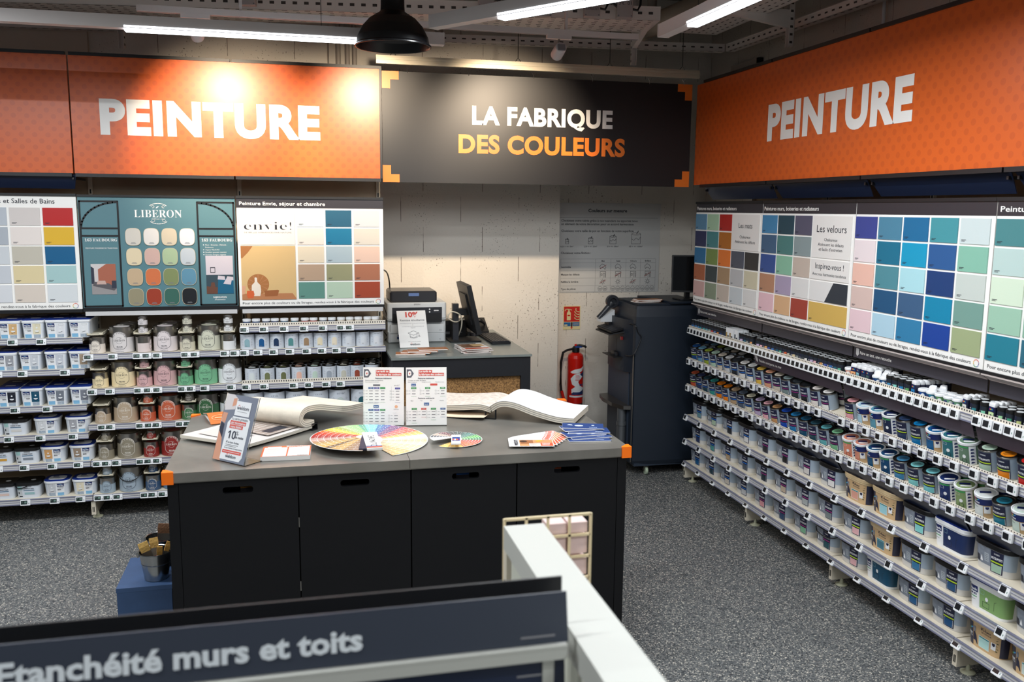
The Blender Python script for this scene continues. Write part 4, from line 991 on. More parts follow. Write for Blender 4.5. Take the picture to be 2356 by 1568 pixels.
for r, row in enumerate(lib):
    z = LB[r]+SF
    for kd, x, col, cn, wh in row:
        big = kd in 'bh'
        pr = {'b': LBigW if wh else LBig, 'h': LBigH, 's': LSmW if wh else LSm, 't': LSm}[kd]
        lab = '%s %s paint can%s, %s shelf of the arched-board bay' % ('large' if big else 'small', cn, ' with black handle lowered' if kd == 'h' else (' turned sideways' if kd == 't' else ''), nmz[r])
        put(pr, (x, 6.298+(.082 if big else .055), z), (0, 0, 1.5 if kd == 't' else random.uniform(-.12, .05)), lab, G, col)
        if r == 0 and big: put(pr, (x+.01, 6.545, z), (0, 0, .1), 'large tin behind the %s one on the top shelf' % cn, 'tin cans in the second rank', col)
    for x, n, col in minis[r]:
        if (r, x) == (0, -.50) : pass
        nb = min(row, key=lambda q: abs(q[1]-x)+(1 if q[0] in 'bh' else 0))[3]
        put(TRAY, (x, 6.30, z+.126), (0, 0, 0), 'cream plastic ledge over the small %s can on the %s shelf' % (nb, nmz[r]), 'cream ledges between the cans')
        for i in range(n):
            put(LMi if r < 2 or r == 4 and i == 9 else LMiW, (x+.006, 6.338, z+.131+i*.0552), (0, 0, -.1), 'tiny %s tin %son the cream ledge of the %s shelf' % (nb, ('lower of two ', 'upper of two ')[i] if n == 2 else '', nmz[r]), 'tiny sample tins', col)

G = 'tester jars in a row'
JAR = envie_jar(); z = 1.271+SF
jx = [655,762,877,978,1088,1208,1328,1430,1542,1645,1755,1860,1962,2072,2168]
jc = [((34,60,104),'navy'),((38,66,112),'navy'),((32,50,90),'dark navy'),((32,50,90),'dark navy'),((54,92,116),'teal blue'),((50,98,112),'teal blue'),((156,62,60),'red'),((166,60,52),'red'),((116,126,138),'grey'),((104,116,134),'grey')]+[((214,206,192),'cream')]*5
for i, X in enumerate(jx):
    put(JAR, (-.371+(X-655)*.000586, 6.338, z), (0, 0, random.uniform(-.3, .3)), '%s white-capped tester jar, %s from the start of its fenced shelf' % (jc[i][1], ORD[i]), G, jc[i][0])
G = 'white paint cans with arched samples'
EC, EB = envie_can(.0490, .110), envie_can(.0745, .176)
c1 = [((134,168,176),'duck egg'),((16,80,132),'bright blue'),((22,48,82),'midnight blue'),((80,134,134),'green-blue'),((152,124,94),'brown'),((218,206,176),'sand'),((222,210,186),'ivory'),((206,210,214),'pale white'),((208,212,216),'cool white'),((212,214,218),'plain white')]
for i, (c, n) in enumerate(c1): put(EC, (-.371+i*.0995, 6.352, 1.110+SF), (0, 0, random.uniform(-.1, .1)), 'small white can with a %s arch, %s on the upper can shelf' % (n, ORD[i]), G, c)
c2 = [(716,(206,212,212),'off-white'),(892,(108,114,78),'olive'),(1075,(100,104,70),'dark olive'),(1258,(220,176,158),'peach'),(1445,(182,202,188),'pale mint'),(1622,(150,158,168),'steel grey'),(1795,(186,184,170),'greige'),(1958,(142,66,48),'rust'),(2140,(206,208,210),'hidden')]
for X, c, n in c2:
    x = -.347+(X-716)*.000586
    put(EC, (x, 6.356, .868+SF), (0, 0, 2.6 if n == 'hidden' else random.uniform(-.1, .1)), 'small white can with a %s arch on the fenced middle can shelf' % n if n != 'hidden' else 'small white can turned round, last on the fenced can shelf', G, c)
    for q in ((1, 2) if n != 'peach' else (1,)): put(EC, (x+.012*q, 6.356+.104*q, .868+SF), (0, 0, .1), 'small white can %s behind the %s one on the fenced shelf' % (('', 'directly', 'two places')[q], n), 'cans in the dark behind the fenced row', c)
c3 = [(-.352,(206,208,204),'pale'),(-.2025,(208,212,214),'white'),(-.0505,(228,216,180),'cream'),(.1015,(222,210,168),'straw'),(.2525,(184,196,194),'silver green'),(.408,(40,88,98),'dark teal')]
for x, c, n in c3: put(EB, (x, 6.376, .628+SF), (0, 0, .05), 'large white can with a %s arch, behind the wallpaper book on the counter' % n, G, c)

# ================================================================ stocking the long wall
def RW(k, x, y, z): return (2.93+y, 6.26-k-x, z)
BAYN = ('corner bay', 'second bay from the corner', 'third bay from the corner', 'nearest bay')
BAYS = ('corner bay', 'second bay', 'third bay', 'nearest bay')
LC_ = {'b': lux_can(STBLUE), 'p': lux_can(PURPLE), 'l': lux_can(LIME), 'r': small_can('ripolin'), 'd': small_can('dulux')}
KIND = {'b': 'dark tin with blue stripe', 'p': 'dark tin with purple stripe', 'l': 'dark tin with lime stripe', 'r': 'white-rimmed tin', 'd': 'navy and kraft tin'}
cans2 = [
 [('l',(20,66,120),'blue'),('b',(96,140,164),'powder blue'),('b',(140,156,52),'lime green'),('b',(166,192,172),'mint'),('b',(196,184,168),'beige'),('b',(196,196,196),'light grey'),('b',(34,38,44),'black'),('b',(216,212,208),'off-white'),('b',(216,216,214),'white')],
 [('p',(206,168,66),'yellow'),('p',(204,146,116),'salmon'),('p',(190,180,164),'stone'),('p',(112,128,128),'grey-green'),('p',(40,46,50),'charcoal'),('p',(22,24,28),'black'),('p',(218,210,204),'white'),('p',(222,220,216),'bright white')],
 [('l',(214,150,156),'pink'),('d',(160,192,208),'pale blue'),('d',(84,140,160),'teal blue'),('r',(24,36,66),'navy'),('l',(34,52,84),'slate navy'),('l',(0,104,158),'azure'),('d',(10,84,134),'royal blue'),('r',(40,100,112),'petrol'),('r',(96,122,102),'sage')],
 [('l',(162,184,166),'pale green'),('l',(212,124,20),'orange'),('l',(178,24,22),'red'),('l',(60,60,70),'grey'),('l',(120,110,100),'taupe')]]
cans3 = [
 [('l',(180,80,48),'rust'),('b',(48,56,92),'indigo'),('b',(32,60,70),'dark teal'),('b',(48,136,128),'turquoise'),('b',(214,116,16),'orange'),('b',(222,122,22),'bright orange'),('b',(172,144,112),'tan'),('b',(78,88,102),'slate'),('b',(206,200,176),'cream')],
 [('p',(170,154,184),'lilac'),('p',(216,160,168),'pink'),('p',(184,138,92),'caramel'),('p',(20,66,160),'cobalt'),('p',(30,110,160),'mid blue'),('p',(20,72,100),'petrol'),('p',(30,64,76),'deep teal'),('p',(90,160,166),'aqua'),('p',(110,166,126),'green')],
 [('r',(206,130,104),'coral'),('d',(200,130,108),'salmon'),('d',(20,74,110),'navy'),('r',(14,64,104),'blue'),('l',(60,122,160),'sky blue'),('l',(120,190,190),'aqua'),('l',(112,184,190),'light aqua'),('r',(22,44,96),'dark blue'),('r',(122,144,96),'moss')],
 [('d',(206,212,210),'white'),('l',(30,112,134),'teal'),('d',(190,206,196),'pale mint'),('l',(90,90,90),'grey')]]
def can_row(zb, data, nm):
    for k, row in enumerate(data):
        for i, (kd, c, n) in enumerate(row):
            x = .058+i*.1095
            for q in range(2):
                y = .052+q*.101; z = zb+.0306+y*math.tan(TILT)
                lab = '%s, %s, %s on the %s tilted shelf, %s' % (KIND[kd], n, ORD[i], nm, BAYS[k]) if not q else 'tin behind the %s one, %s on %s tilted shelf, %s' % (n, ORD[i], nm, BAYS[k])
                put(LC_[kd], RW(k, x, y, z), (TILT, 0, -PI/2+random.uniform(.22, .42)), lab, 'half-litre tins on the tilted shelves' if not q else 'half-litre tins in the second rank', c)
can_row(.957, cans2, 'upper'); can_row(.748, cans3, 'lower')
LT = {'b': lux_tub(STBLUE), 'p': lux_tub(PURPLE), 'l': lux_tub(LIME), 'bh': lux_tub(STBLUE, True), 'ph': lux_tub(PURPLE, True), 'd': dulux_tub(), 'r': rip_wall_tub()}
TK = {'b': 'black-lidded tub with blue stripe', 'p': 'black-lidded tub with purple stripe', 'l': 'black-lidded tub with lime stripe', 'bh': 'black-handled tub with blue stripe', 'ph': 'black-handled tub with purple stripe', 'd': 'kraft and navy tub', 'r': 'blue-lidded wide tub'}
tubs = [
 (.510, 'upper', [[('b',(96,140,152),'teal grey'),('bh',(160,184,160),'sage'),('b',(30,34,40),'black'),('b',(206,206,206),'light grey')], [('p',(36,38,44),'charcoal'),('p',(22,22,26),'black'),('p',(200,196,192),'pale grey'),('p',(212,210,208),'white')],
   [('d',(206,150,132),'salmon'),('d',(146,196,206),'aqua'),('l',(124,196,194),'turquoise'),('r',(24,42,84),'navy')], [('l',(150,180,158),'pale green'),('l',(90,110,120),'slate')]]),
 (.316, 'middle', [[('b',(32,50,90),'navy'),('b',(70,140,140),'teal'),('b',(172,148,116),'tan'),('b',(74,82,92),'slate')], [('p',(24,40,50),'ink blue'),('p',(178,160,140),'beige'),('p',(160,166,166),'grey'),('p',(110,120,122),'dark grey')],
   [('l',(214,166,170),'pink'),('d',(62,110,126),'petrol'),('l',(50,110,150),'mid blue'),('l',(32,74,112),'denim')], [('r',(122,158,98),'leaf green'),('l',(60,70,80),'charcoal')]]),
 (.137, 'bottom', [[('b',(0,84,134),'blue'),('b',(24,58,72),'dark teal'),('b',(196,188,176),'beige'),('b',(182,184,186),'silver')], [('p',(206,144,150),'pink'),('p',(36,64,98),'navy'),('p',(116,170,136),'green'),('ph',(28,74,84),'deep green')],
   [('l',(214,166,170),'pink'),('r',(14,72,100),'petrol'),('l',(24,82,126),'blue'),('l',(10,70,116),'royal blue')], [('d',(170,210,206),'pale aqua'),('d',(190,206,200),'pale grey')]])]
for zb, nm, data in tubs:
    for k, row in enumerate(data):
        for i, (kd, c, n) in enumerate(row):
            put(LT[kd], RW(k, .128+i*.2485, .10, zb+SF), (0, 0, -PI/2+random.uniform(-.03, .03)), '%s, %s sample, %s on %s tub shelf, %s' % (TK[kd], n, ORD[i], nm, BAYS[k]), 'paint tubs of the long wall', c)
# --- test pots
POT, DT, RP, RD, BX = lux_pot(), dulux_tester(), rip_pot(False), rip_pot(True), test_box()
z = 1.197+SF; cnt = 0
potc = [[(30,90,150),(36,110,170),(60,120,170),(30,130,150),(60,150,150),(90,150,160),(140,160,150),(180,60,60),(90,110,160),(200,120,60),(40,60,110),(30,40,70)], [(190,170,200),(210,160,170),(210,150,90),(60,80,150),(60,110,170),(30,90,110),(90,170,140),(200,90,50),(180,170,150),(210,190,150),(120,124,120),(60,64,66),(220,216,210)]]
def pot_col(k, x, n, pr, tint, what, place, pitch=.0455, y0=.018):
    for q in range(n):
        s = 'front' if q == 0 else ORD[q]
        put(pr, RW(k, x+random.uniform(-.002, .002), y0+q*pitch, z), (0, 0, -PI/2+random.uniform(-.25, .25)), '%s, %s rank, %s' % (what, s, place), 'test pots on the fenced top shelf of the long wall', tint)
for i in range(12): pot_col(0, .03+i*.0475, 5, POT, potc[0][i], 'black-lidded test pot', '%s column, corner bay top shelf' % ORD[i])
for i in range(3):
    for q in range(2): put(BX, RW(0, .62+i*.052+(.02 if i == 2 else 0), .018+q*.045, z), (0, 0, -PI/2), 'white upright test carton, %s of three, %s rank of the top shelf' % (ORD[i], ('front', 'second')[q]), 'white cartons among the test pots', ((170,140,80), (150,120,70), (60,70,80))[i])
for i in range(4): pot_col(0, .80+i*.0475, 5, POT, potc[1][(i*5) % 13], 'black-lidded test pot', '%s column after the white cartons, corner bay' % ORD[i])
for i in range(20): pot_col(1, .03+i*.0483, 5, POT, potc[1][i % 13], 'black-lidded test pot', '%s column, second bay top shelf' % ORD[i])
B2 = 'third bay top shelf'
pot_col(2, .032, 1, RP, (206,150,130), 'white-capped peach test pot', 'first '+B2)
for i, (x, c, n) in enumerate(((.082,(222,160,110),'apricot'),(.128,(140,200,210),'aqua'),(.172,(40,60,80),'dark blue'),(.212,(60,90,90),'grey-green'))): pot_col(2, x, 7, DT, c, 'flat navy tester, %s label' % n, 'white cap, '+B2, .030, .014)
for i, c in enumerate(((20,70,120), (24,80,130))): pot_col(2, .268+i*.058, 2, RD, c, 'round blue pot, domed cap', '%s dome, '%ORD[i]+B2, .058, .022)
for i, c in enumerate(((60,130,170), (130,200,190), (30,120,170), (90,150,90))): pot_col(2, .378+i*.047, 4, POT, c, 'black-lidded lime-labelled pot', '%s past the domes, '%ORD[i]+B2)
pot_col(2, .572, 7, DT, (20,120,180), 'flat navy tester, bright blue label', 'white cap, '+B2, .030, .014)
for i, (c, pr) in enumerate((((20,70,140), RP), ((30,110,140), RD), ((90,140,90), RP), ((100,150,120), RP), ((80,130,100), RP))): pot_col(2, .628+i*.0585, 2, pr, c, 'round white-capped pot', '%s after the blue tester, '%ORD[i]+B2, .058, .022)
pot_col(2, .924, 4, DT, (214,214,206), 'flat navy tester, pale label', 'white cap, '+B2, .030, .014)
pot_col(2, .972, 2, POT, (40,120,130), 'black-lidded teal test pot', 'last '+B2)
B3 = 'nearest bay top shelf'
pot_col(3, .032, 3, POT, (120,190,160), 'black-lidded mint test pot', 'first '+B3); pot_col(3, .082, 4, DT, (190,214,160), 'flat navy tester, pale green label', B3, .030, .014)
for i, c in enumerate(((150,200,150), (60,140,110), (180,190,120), (60,110,150))): pot_col(3, .132+i*.048, 3, POT, c, 'black-lidded test pot', '%s past the pale green tester, '%ORD[i]+B3)
# --- electronic price tags
PT0, PT1 = price_tag(0), price_tag(1)
def tags(kind, pts, label, rot, group, lean=-.22):
    for i, p in enumerate(pts): put((PT0, PT1)[kind], p, (lean, 0, rot), label % ORD[i], group)
ly = lambda z: 6.2745
SHN = ('top', 'second', 'third', 'fourth', 'fifth', 'bottom')
for r, xs in enumerate([(-1.985,-1.835,-1.665),(-1.94,-1.79,-1.535),(-1.985,-1.85,-1.655),(-1.90,-1.71,-1.51),(-1.98,-1.82,-1.65,-1.49),(-1.83,-1.65,-1.49)]):
    tags(0, [(x, 6.277, LA[r]-.003) for x in xs], 'electronic price tag, %%s along the %s shelf edge of the tub bay' % SHN[r], 0, 'price tags, %s shelf of the tub bay' % SHN[r])
for r, xs in enumerate([(-1.385,-1.235,-1.08,-1.022,-.955,-.775,-.715,-.52,-.455),(-1.375,-1.265,-1.085,-1.025,-.965,-.805,-.75,-.66,-.485),(-1.325,-1.275,-1.085,-1.03,-.98,-.83,-.78,-.69),(-1.37,-1.315,-1.25,-1.095,-1.045,-.99),(-1.375,-1.318,-1.255,-1.08,-1.03,-.965)]):
    tags(0, [(x, 6.277, LB[r]-.003) for x in xs], 'electronic price tag, %%s along the %s shelf edge of the arched-board bay' % SHN[r], 0, 'price tags, %s shelf of the arched-board bay' % SHN[r])
for r, (zb, xs) in enumerate([(1.271,(-.385,-.255,-.12,.015,.145,.27,.33)),(1.110,(-.39,-.30,-.195,-.085,.03,.135,.235,.335)),(.868,(-.385,-.265,-.065,.04,.16,.26))]):
    tags(0, [(x, 6.277, zb-.003) for x in xs], 'electronic price tag, %%s along the %s shelf edge of the white can bay' % SHN[r], 0, 'price tags, %s shelf of the white can bay' % SHN[r])
for k in range(4):
    n = (18, 20, 15, 6)[k]; pit = (.0545, .0495, .0615, .0615)[k]
    tags(1, [(2.913, 6.26-k-(.03+i*pit), 1.193) for i in range(n)], 'price tag, %%s of the close row under the test pots, %s' % BAYS[k], -PI/2, 'price tags under the test pots, %s' % BAYN[k], -.12)
    for zb, data, nm in ((.957, cans2, 'upper'), (.748, cans3, 'lower')):
        tags(1, [(2.911, 6.26-k-(.045+i*.1095), zb-.004) for i in range(len(data[k]))], 'white price tag, %%s under the %s tilted can shelf, %s' % (nm, BAYS[k]), -PI/2, 'price tags, %s tilted shelf, %s' % (nm, BAYN[k]), .0)
    for zb, nm, data in tubs:
        tags(1, [(2.911, 6.26-k-(.02+i*.2485), zb-.006) for i in range(len(data[k]))], 'white price tag, %%s on the %s tub shelf edge, %s' % (nm, BAYS[k]), -PI/2, 'price tags, %s tub shelf, %s' % (nm, BAYN[k]), -.35 if zb > .2 else -.6)
for p in [RT,RR,KT,KH,LBig,LSm,LBigW,LSmW,LBigH,LMi,LMiW,TRAY,JAR,EC,EB,POT,DT,RP,RD,BX,PT0,PT1]+list(LC_.values())+list(LT.values()):
    cats = {'paint_tub': 'paint tub', 'paint_can': 'paint can'}
    if p.name not in _USED:
        for k_ in kids(p):
            for g in kids(k_): bpy.data.objects.remove(g)
            bpy.data.objects.remove(k_)
        bpy.data.objects.remove(p)
# ================================================================ the counter island
ZINC = mat('zinc_sheet', (150, 147, 140), .30, .6, vary=.22, vscale=4.5, bump=.03, bscale=25)
CT = 1.035
t = thing('counter_island', 'black panelled counter with zinc top and orange corner guards', 'counter', (.45, 4.28, 0))
def L(x): return x-.45
def LYc(y): return y-4.28
b = MB(); b.box(L(-.572), LYc(3.745), .995, L(.446), LYc(4.815), CT); b.box(L(.448), LYc(3.745), .995, L(1.474), LYc(4.815), CT); b.box(L(-.57), LYc(3.75), .99, L(1.47), LYc(4.81), .996); b.build('worktop', ZINC, t)
for x0, x1 in ((-.560, -.518), (1.422, 1.465)):
    b = MB(); b.box(L(x0), LYc(3.762), 0, L(x1), LYc(4.80), .99); b.build('side_panel', BLKW, t)
b = MB(); b.box(L(-.518), LYc(4.775), 0, L(1.422), LYc(4.80), .99); b.build('back_panel', BLKW, t)
b = MB(); b.box(L(-.518), LYc(3.80), 0, L(1.422), LYc(3.82), .07); b.build('plinth', BLACK, t)
b = MB(); b.box(L(-.518), LYc(4.0), .07, L(1.422), LYc(4.01), .99); b.build('inner_panel', BLACK, t)
for i, (x0, x1, hx) in enumerate(((-.516, -.034, -.28), (-.029, .451, .209), (.457, .934, .70), (.940, 1.420, 1.175))):
    b = MB(); y0, y1 = LYc(3.764), LYc(3.782); a0, a1 = hx-.062, hx+.062
    b.box(L(x0), y0, .05, L(x1), y1, .928); b.box(L(x0), y0, .956, L(x1), y1, .988); b.box(L(x0), y0, .928, L(a0), y1, .956); b.box(L(a1), y0, .928, L(x1), y1, .956)
    for q in (0, 1):
        cx = L(a1 if q else a0); sg = -1 if q else 1
        for zz, s2 in ((.928, 1), (.956, -1)):
            b.add([(cx, y0, zz), (cx+sg*.010, y0, zz), (cx+sg*.003, y0, zz+s2*.003), (cx, y0, zz+s2*.010), (cx, y1, zz), (cx+sg*.010, y1, zz), (cx+sg*.003, y1, zz+s2*.003), (cx, y1, zz+s2*.010)], [(0,1,2,3), (4,7,6,5), (1,5,6,2), (2,6,7,3)])
    d = b.build('cupboard_door', BLKW, t)
    if i == 0:
        for zz in (.78, .49): b = MB(); b.box(L(-.0335), y0-.002, zz-.022, L(-.0300), y0+.008, zz+.022); b.build('hinge', STEEL, d)
for x, y in ((-.572, 3.745), (1.474, 3.745), (-.572, 4.815), (1.474, 4.815)):
    sx = 1 if x < 0 else -1; sy = 1 if y < 4 else -1; b = MB()
    P = [(-.006, -.006), (.040, -.006), (.040, .006), (.006, .040), (-.006, .040)]; P = [(L(x)+sx*p[0], LYc(y)+sy*p[1]) for p in P]
    if sx*sy < 0: P.reverse()
    b.prism(P, .988, 1.041); b.build('corner_guard', ORANGE, t)
def inside(name, label, cat, x, cols):
    b = MB(); b.box(x-.03, 3.84, .90, x+.03, 3.90, .965, 0); b.box(x-.03, 3.8395, .925, x+.03, 3.84, .933, 1); b.box(x-.02, 3.8395, .938, x+.005, 3.84, .95, 2)
    tag(b.build(name, cols), label, cat)
b = MB(); b.box(-.518, 3.83, .885, 1.42, 3.99, .90)
b.build('cupboard_shelf', BLACK, t).location = (-.45, -4.28, 0)
inside('box_file', 'dark box glimpsed through the handle slot of the first counter door', 'box', -.245, [DARK, mat('ochre', (200, 140, 30), .5), PURPLE])
inside('box_file', 'dark and white box glimpsed through the handle slot of the third counter door', 'box', .70, [DARK, STBLUE, LIDW])
inside('box_file', 'small box with red print in the handle slot of the fourth counter door', 'box', 1.14, [DARK, mat('ochre2', (200, 90, 30), .5), SALMON])

def frame(o, x, y):
    """matrix from an origin, a local x direction and a local y direction"""
    x = Vector(x).normalized(); y = Vector(y); z = x.cross(y).normalized(); y = z.cross(x)
    m = Matrix((x, y, z)).transposed().to_4x4(); m.translation = Vector(o); return m
def sheet_lines(b, M, x0, x1, y, n, dy, mi, z=.0006, hh=.0022, jitter=.3):
    for i in range(n): b.quad(x0, y-i*dy, x1-(x1-x0)*jitter*random.random(), y-i*dy+hh, z, mi, M)
REDL = mat('weld_red', (206, 84, 74), .5)
def weldom(b, x, y, s, M, mi, mr, z=.0008):
    write(b, 'weldom', x, y, s, mi, M, off=.02, z=z, al='c'); w_ = s*3.6
    b.stroke([(x-w_*.56, y+s*.80), (x-w_*.44, y+s*1.25), (x-w_*.32, y+s*.80)], s*.12, z, mr, M)
# --- clear sign holder
t = thing('sign_holder', 'clear leaning sign holder with a loyalty card notice on the counter corner', 'sign holder', (-.393, 3.922, CT+.002))
M = frame((0, 0, 0), (.707, -.707, 0), (.24, .24, .94))
CLEAR = mat('clear_acrylic', (235, 240, 242), .08, trans=1, spec=.5); CLEAR.node_tree.nodes['Principled BSDF'].inputs['IOR'].default_value = 1.2
b = MB(); b.box(0, 0, 0, .202, .297, .004, 0, M); b.build('sheet_pocket', CLEAR, t)
b = MB(); b.box(0, 0, 0, .202, .095, .003, 0, frame((0, 0, 0), (.707, -.707, 0), (.707, .707, 0))); b.build('foot', CLEAR, t)
b = MB(); b.quad(.004, .004, .198, .293, .0048, 0, M)
q = lambda pts, mi, z: b.poly(pts, z, mi, M)
q([(.004, .004), (.05, .004), (.03, .10), (.004, .13)], 1, .0050); q([(.004, .13), (.03, .10), (.028, .16), (.004, .17)], 2, .0050); q([(.004, .17), (.028, .165), (.034, .21), (.004, .21)], 1, .0051)
q([(.01, .22), (.07, .23), (.08, .275), (.05, .293), (.004, .293), (.004, .24)], 6, .0050); q([(.05, .24), (.075, .25), (.07, .28), (.05, .275)], 1, .0052)
b.box(.075, .205, .0052, .165, .268, .007, 3, M); weldom(b, .12, .232, .016, M, 4, 5, .0074); b.quad(.09, .222, .15, .2235, .0074, 7, M)
q([(.045, .012), (.165, .012), (.178, .03), (.178, .19), (.165, .20), (.07, .20), (.045, .17)], 3, .0053)
W_ = lambda s, x, y, c, mi, **k: write(b, s, x, y, c, mi, M, z=.0060, **k)
W_('La carte gratuite', .068, .186, .011, 4, w=.096); b.quad(.062, .166, .158, .182, .0056, 5, M); W_('qui récompense', .068, .169, .010, 3, w=.086, off=.02); b.quad(.062, .148, .144, .164, .0056, 5, M); W_('votre fidélité.', .068, .151, .010, 3, w=.07, off=.02)
W_('10', .062, .103, .034, 4, st='bold'); W_('%', .112, .122, .017, 4); W_('de remise', .112, .108, .011, 4, w=.05, off=.02); W_('5€ en bons d\'achats', .062, .084, .0085, 4, w=.08, off=.01); sheet_lines(b, M, .062, .15, .076, 2, .006, 7, .006, .002); W_("Et tant d'autres avantages encore", .060, .060, .007, 4, w=.11)
b.quad(.052, .040, .168, .054, .0056, 5, M); b.quad(.058, .046, .16, .048, .006, 3, M); weldom(b, .11, .022, .014, M, 4, 5, .006)
b.build('notice', [mat('notice_slate', (122, 128, 142), .3), mat('notice_skin', (206, 150, 124), .4), mat('notice_dark', (54, 58, 72), .4), LIDW, mat('notice_ink', (66, 70, 82), .4), REDL, mat('notice_pale', (206, 200, 200), .4), GREYINK], t)
# --- pad of forms
t = thing('form_pad', 'thick pad of orange-headed white forms on the front of the counter', 'pad', (-.08, 3.93, CT+.001), (0, 0, -.05))
b = MB(); b.box(-.105, -.085, 0, .105, .085, .019); b.build('pages', PAPER, t)
b = MB(); M = FL(0, 0, .0192); b.quad(-.105, -.085, .105, .085, 0, 0, M); b.quad(-.098, -.082, .002, .062, .0003, 1, M); b.quad(.008, -.082, .100, .062, .0003, 1, M); b.quad(-.085, .052, -.025, .074, .0005, 1, M)
write(b, 'Bienvenue', .102, .072, .013, 1, M, al='r', w=.105, off=.03, z=.0006); write(b, 'au Club Fidélité !', .100, .060, .007, 1, M, al='r', w=.07, off=.02, z=.0006)
write(b, 'Chez nous, client pour', -.08, .060, .005, 2, M, w=.05, z=.0007); write(b, 'weldom', .096, -.080, .010, 2, M, al='r', z=.0008, off=.02)
for x in (-.09, .014):
    for y in (.045, .012, -.022): sheet_lines(b, M, x, x+.08, y, 3, .007, 3, .0006, .0012)
    for y in (.028, -.012, -.05): b.quad(x-.006, y, x+.085, y+.0008, .0006, 4, M)
b.build('top_sheet', [mat('form_orange', (214, 100, 50), .5), PAPER, INK, mat('form_line', (226, 190, 176), .5), REDL], t)
# --- colour fans
def fan(name, label, x, y, R, n, cols, cover, wd, a0, a1, z):
    t = thing(name, label, 'colour fan', (x, y, z))
    b = MB(); nc = 7
    for i in range(nc):
        r0 = R*(.22+.78*i/nc)+.001; r1 = R*(.22+.78*(i+1)/nc)-.0012; k = lambda r: wd*(.35+.65*r/R)/2
        b.add([(r0, -k(r0), .0007), (r1, -k(r1), .0007), (r1, k(r1), .0007), (r0, k(r0), .0007)], [(0,1,2,3)], 1 if i < nc else 0)
        b.add([(r0+.004, -k(r0)*.6, .0009), (r0+.012, -k(r0)*.6, .0009), (r0+.012, -k(r0)*.5, .0009), (r0+.004, -k(r0)*.5, .0009)], [(0,1,2,3)], 0)
    b.add([(-.01, -wd*.17, 0), (R, -wd/2, 0), (R+wd*.06, 0, 0), (R, wd/2, 0), (-.01, wd*.17, 0), (-.01, -wd*.17, .0005), (R, -wd/2, .0005), (R+wd*.06, 0, .0005), (R, wd/2, .0005), (-.01, wd*.17, .0005)], [(4,3,2,1,0), (5,6,7,8,9), (0,1,6,5), (1,2,7,6), (2,3,8,7), (3,4,9,8), (4,0,5,9)], 0)
    pr = None
    for i in range(n):
        a = a0+(a1-a0)*i/(n-1)
        o = b.build('fan_strip', [PAPER, TINTG], t) if pr is None else pr.copy()
        if pr is None: pr = o
        else: COL.objects.link(o); o.parent = t
        o.location = (0, 0, .0012+.0007*i); o.rotation_euler = (0, 0, a)
        c = cols[int(i*len(cols)/n)]; f = 1+.10*math.sin(i*2.1); o.color = lin(tuple(min(255, v*f) for v in c))
    cover(t, .0012+.0007*n)
    b = MB(); b.lathe([(.006, 0), (.006, .0055+.0007*n), (.003, .007+.0007*n)], 12); b.build('rivet', STEEL, t)
    return t
def cover1(t, z):
    b = MB(); M = FL(0, 0, z, -1.56); b.box(-.015, -.034, 0, .275, .034, .010, 0, M); write(b, 'CHROMATIC', .045, -.014, .030, 1, M, w=.185, z=.0106)
    for i, c in enumerate((3, 4, 5, 6, 7)): b.quad(.232+i*.007, -.034, .239+i*.007, .034, .0105, c-1, M)
    b.build('cover', [PAPER, INK]+[mat('band_navy', (30, 40, 110), .3), mat('band_blue', (40, 120, 170), .3), mat('band_red', (196, 40, 30), .3), mat('band_orange', (226, 110, 30), .3), mat('band_maroon', (120, 26, 30), .3)], t)
    b = MB(); b.box(-.015, -.033, 0, .262, .033, .008, 0, FL(0, 0, z-.002, -1.70)); b.build('cover', NAVY, t)
fan('colour_fan', 'large opened colour fan with a long white cover across it', .298, 4.085, .272, 46,
    [(206,170,110),(222,190,130),(226,200,150),(226,206,170),(230,210,180),(226,200,160),(232,206,170),(206,206,206),(240,190,90),(236,150,80),(226,110,90),(200,70,80),(120,70,120),(70,80,140),(70,130,180),(120,190,210),(100,180,150),(150,200,130),(200,220,160),(160,170,80),(240,210,80),(236,120,60),(216,70,44),(170,50,50),(150,44,44),(200,160,150),(160,120,90),(196,160,100),(206,150,80),(120,90,60),(190,150,90),(170,130,90),(150,120,100)], cover1, .058, -1.16, 4.42, CT+.001)
def cover2(t, z):
    b = MB(); M = FL(0, 0, z, -1.75); b.box(-.01, -.022, 0, .145, .022, .006, 0, M); b.quad(.03, -.018, .10, .018, .0065, 1, M)
    for i, c in enumerate((2, 3, 4, 5)): b.quad(.065, -.016+i*.008, .09, -.009+i*.008, .007, c, M)
    b.build('cover', [PAPER, mat('cover_blue', (30, 70, 140), .3), SALMON, LIDW, ORANGE, PURPLE], t)
fan('colour_fan', 'small round colour fan with white-edged chips and a blue cover', .70, 4.015, .122, 30, [(226,180,70),(236,200,90),(230,120,60),(226,90,40),(200,60,40),(60,140,90),(90,180,80),(30,110,100),(40,60,60),(30,30,40),(110,40,50),(180,150,130),(60,60,70),(210,206,206)], cover2, .040, -2.3, 3.4, CT+.001)
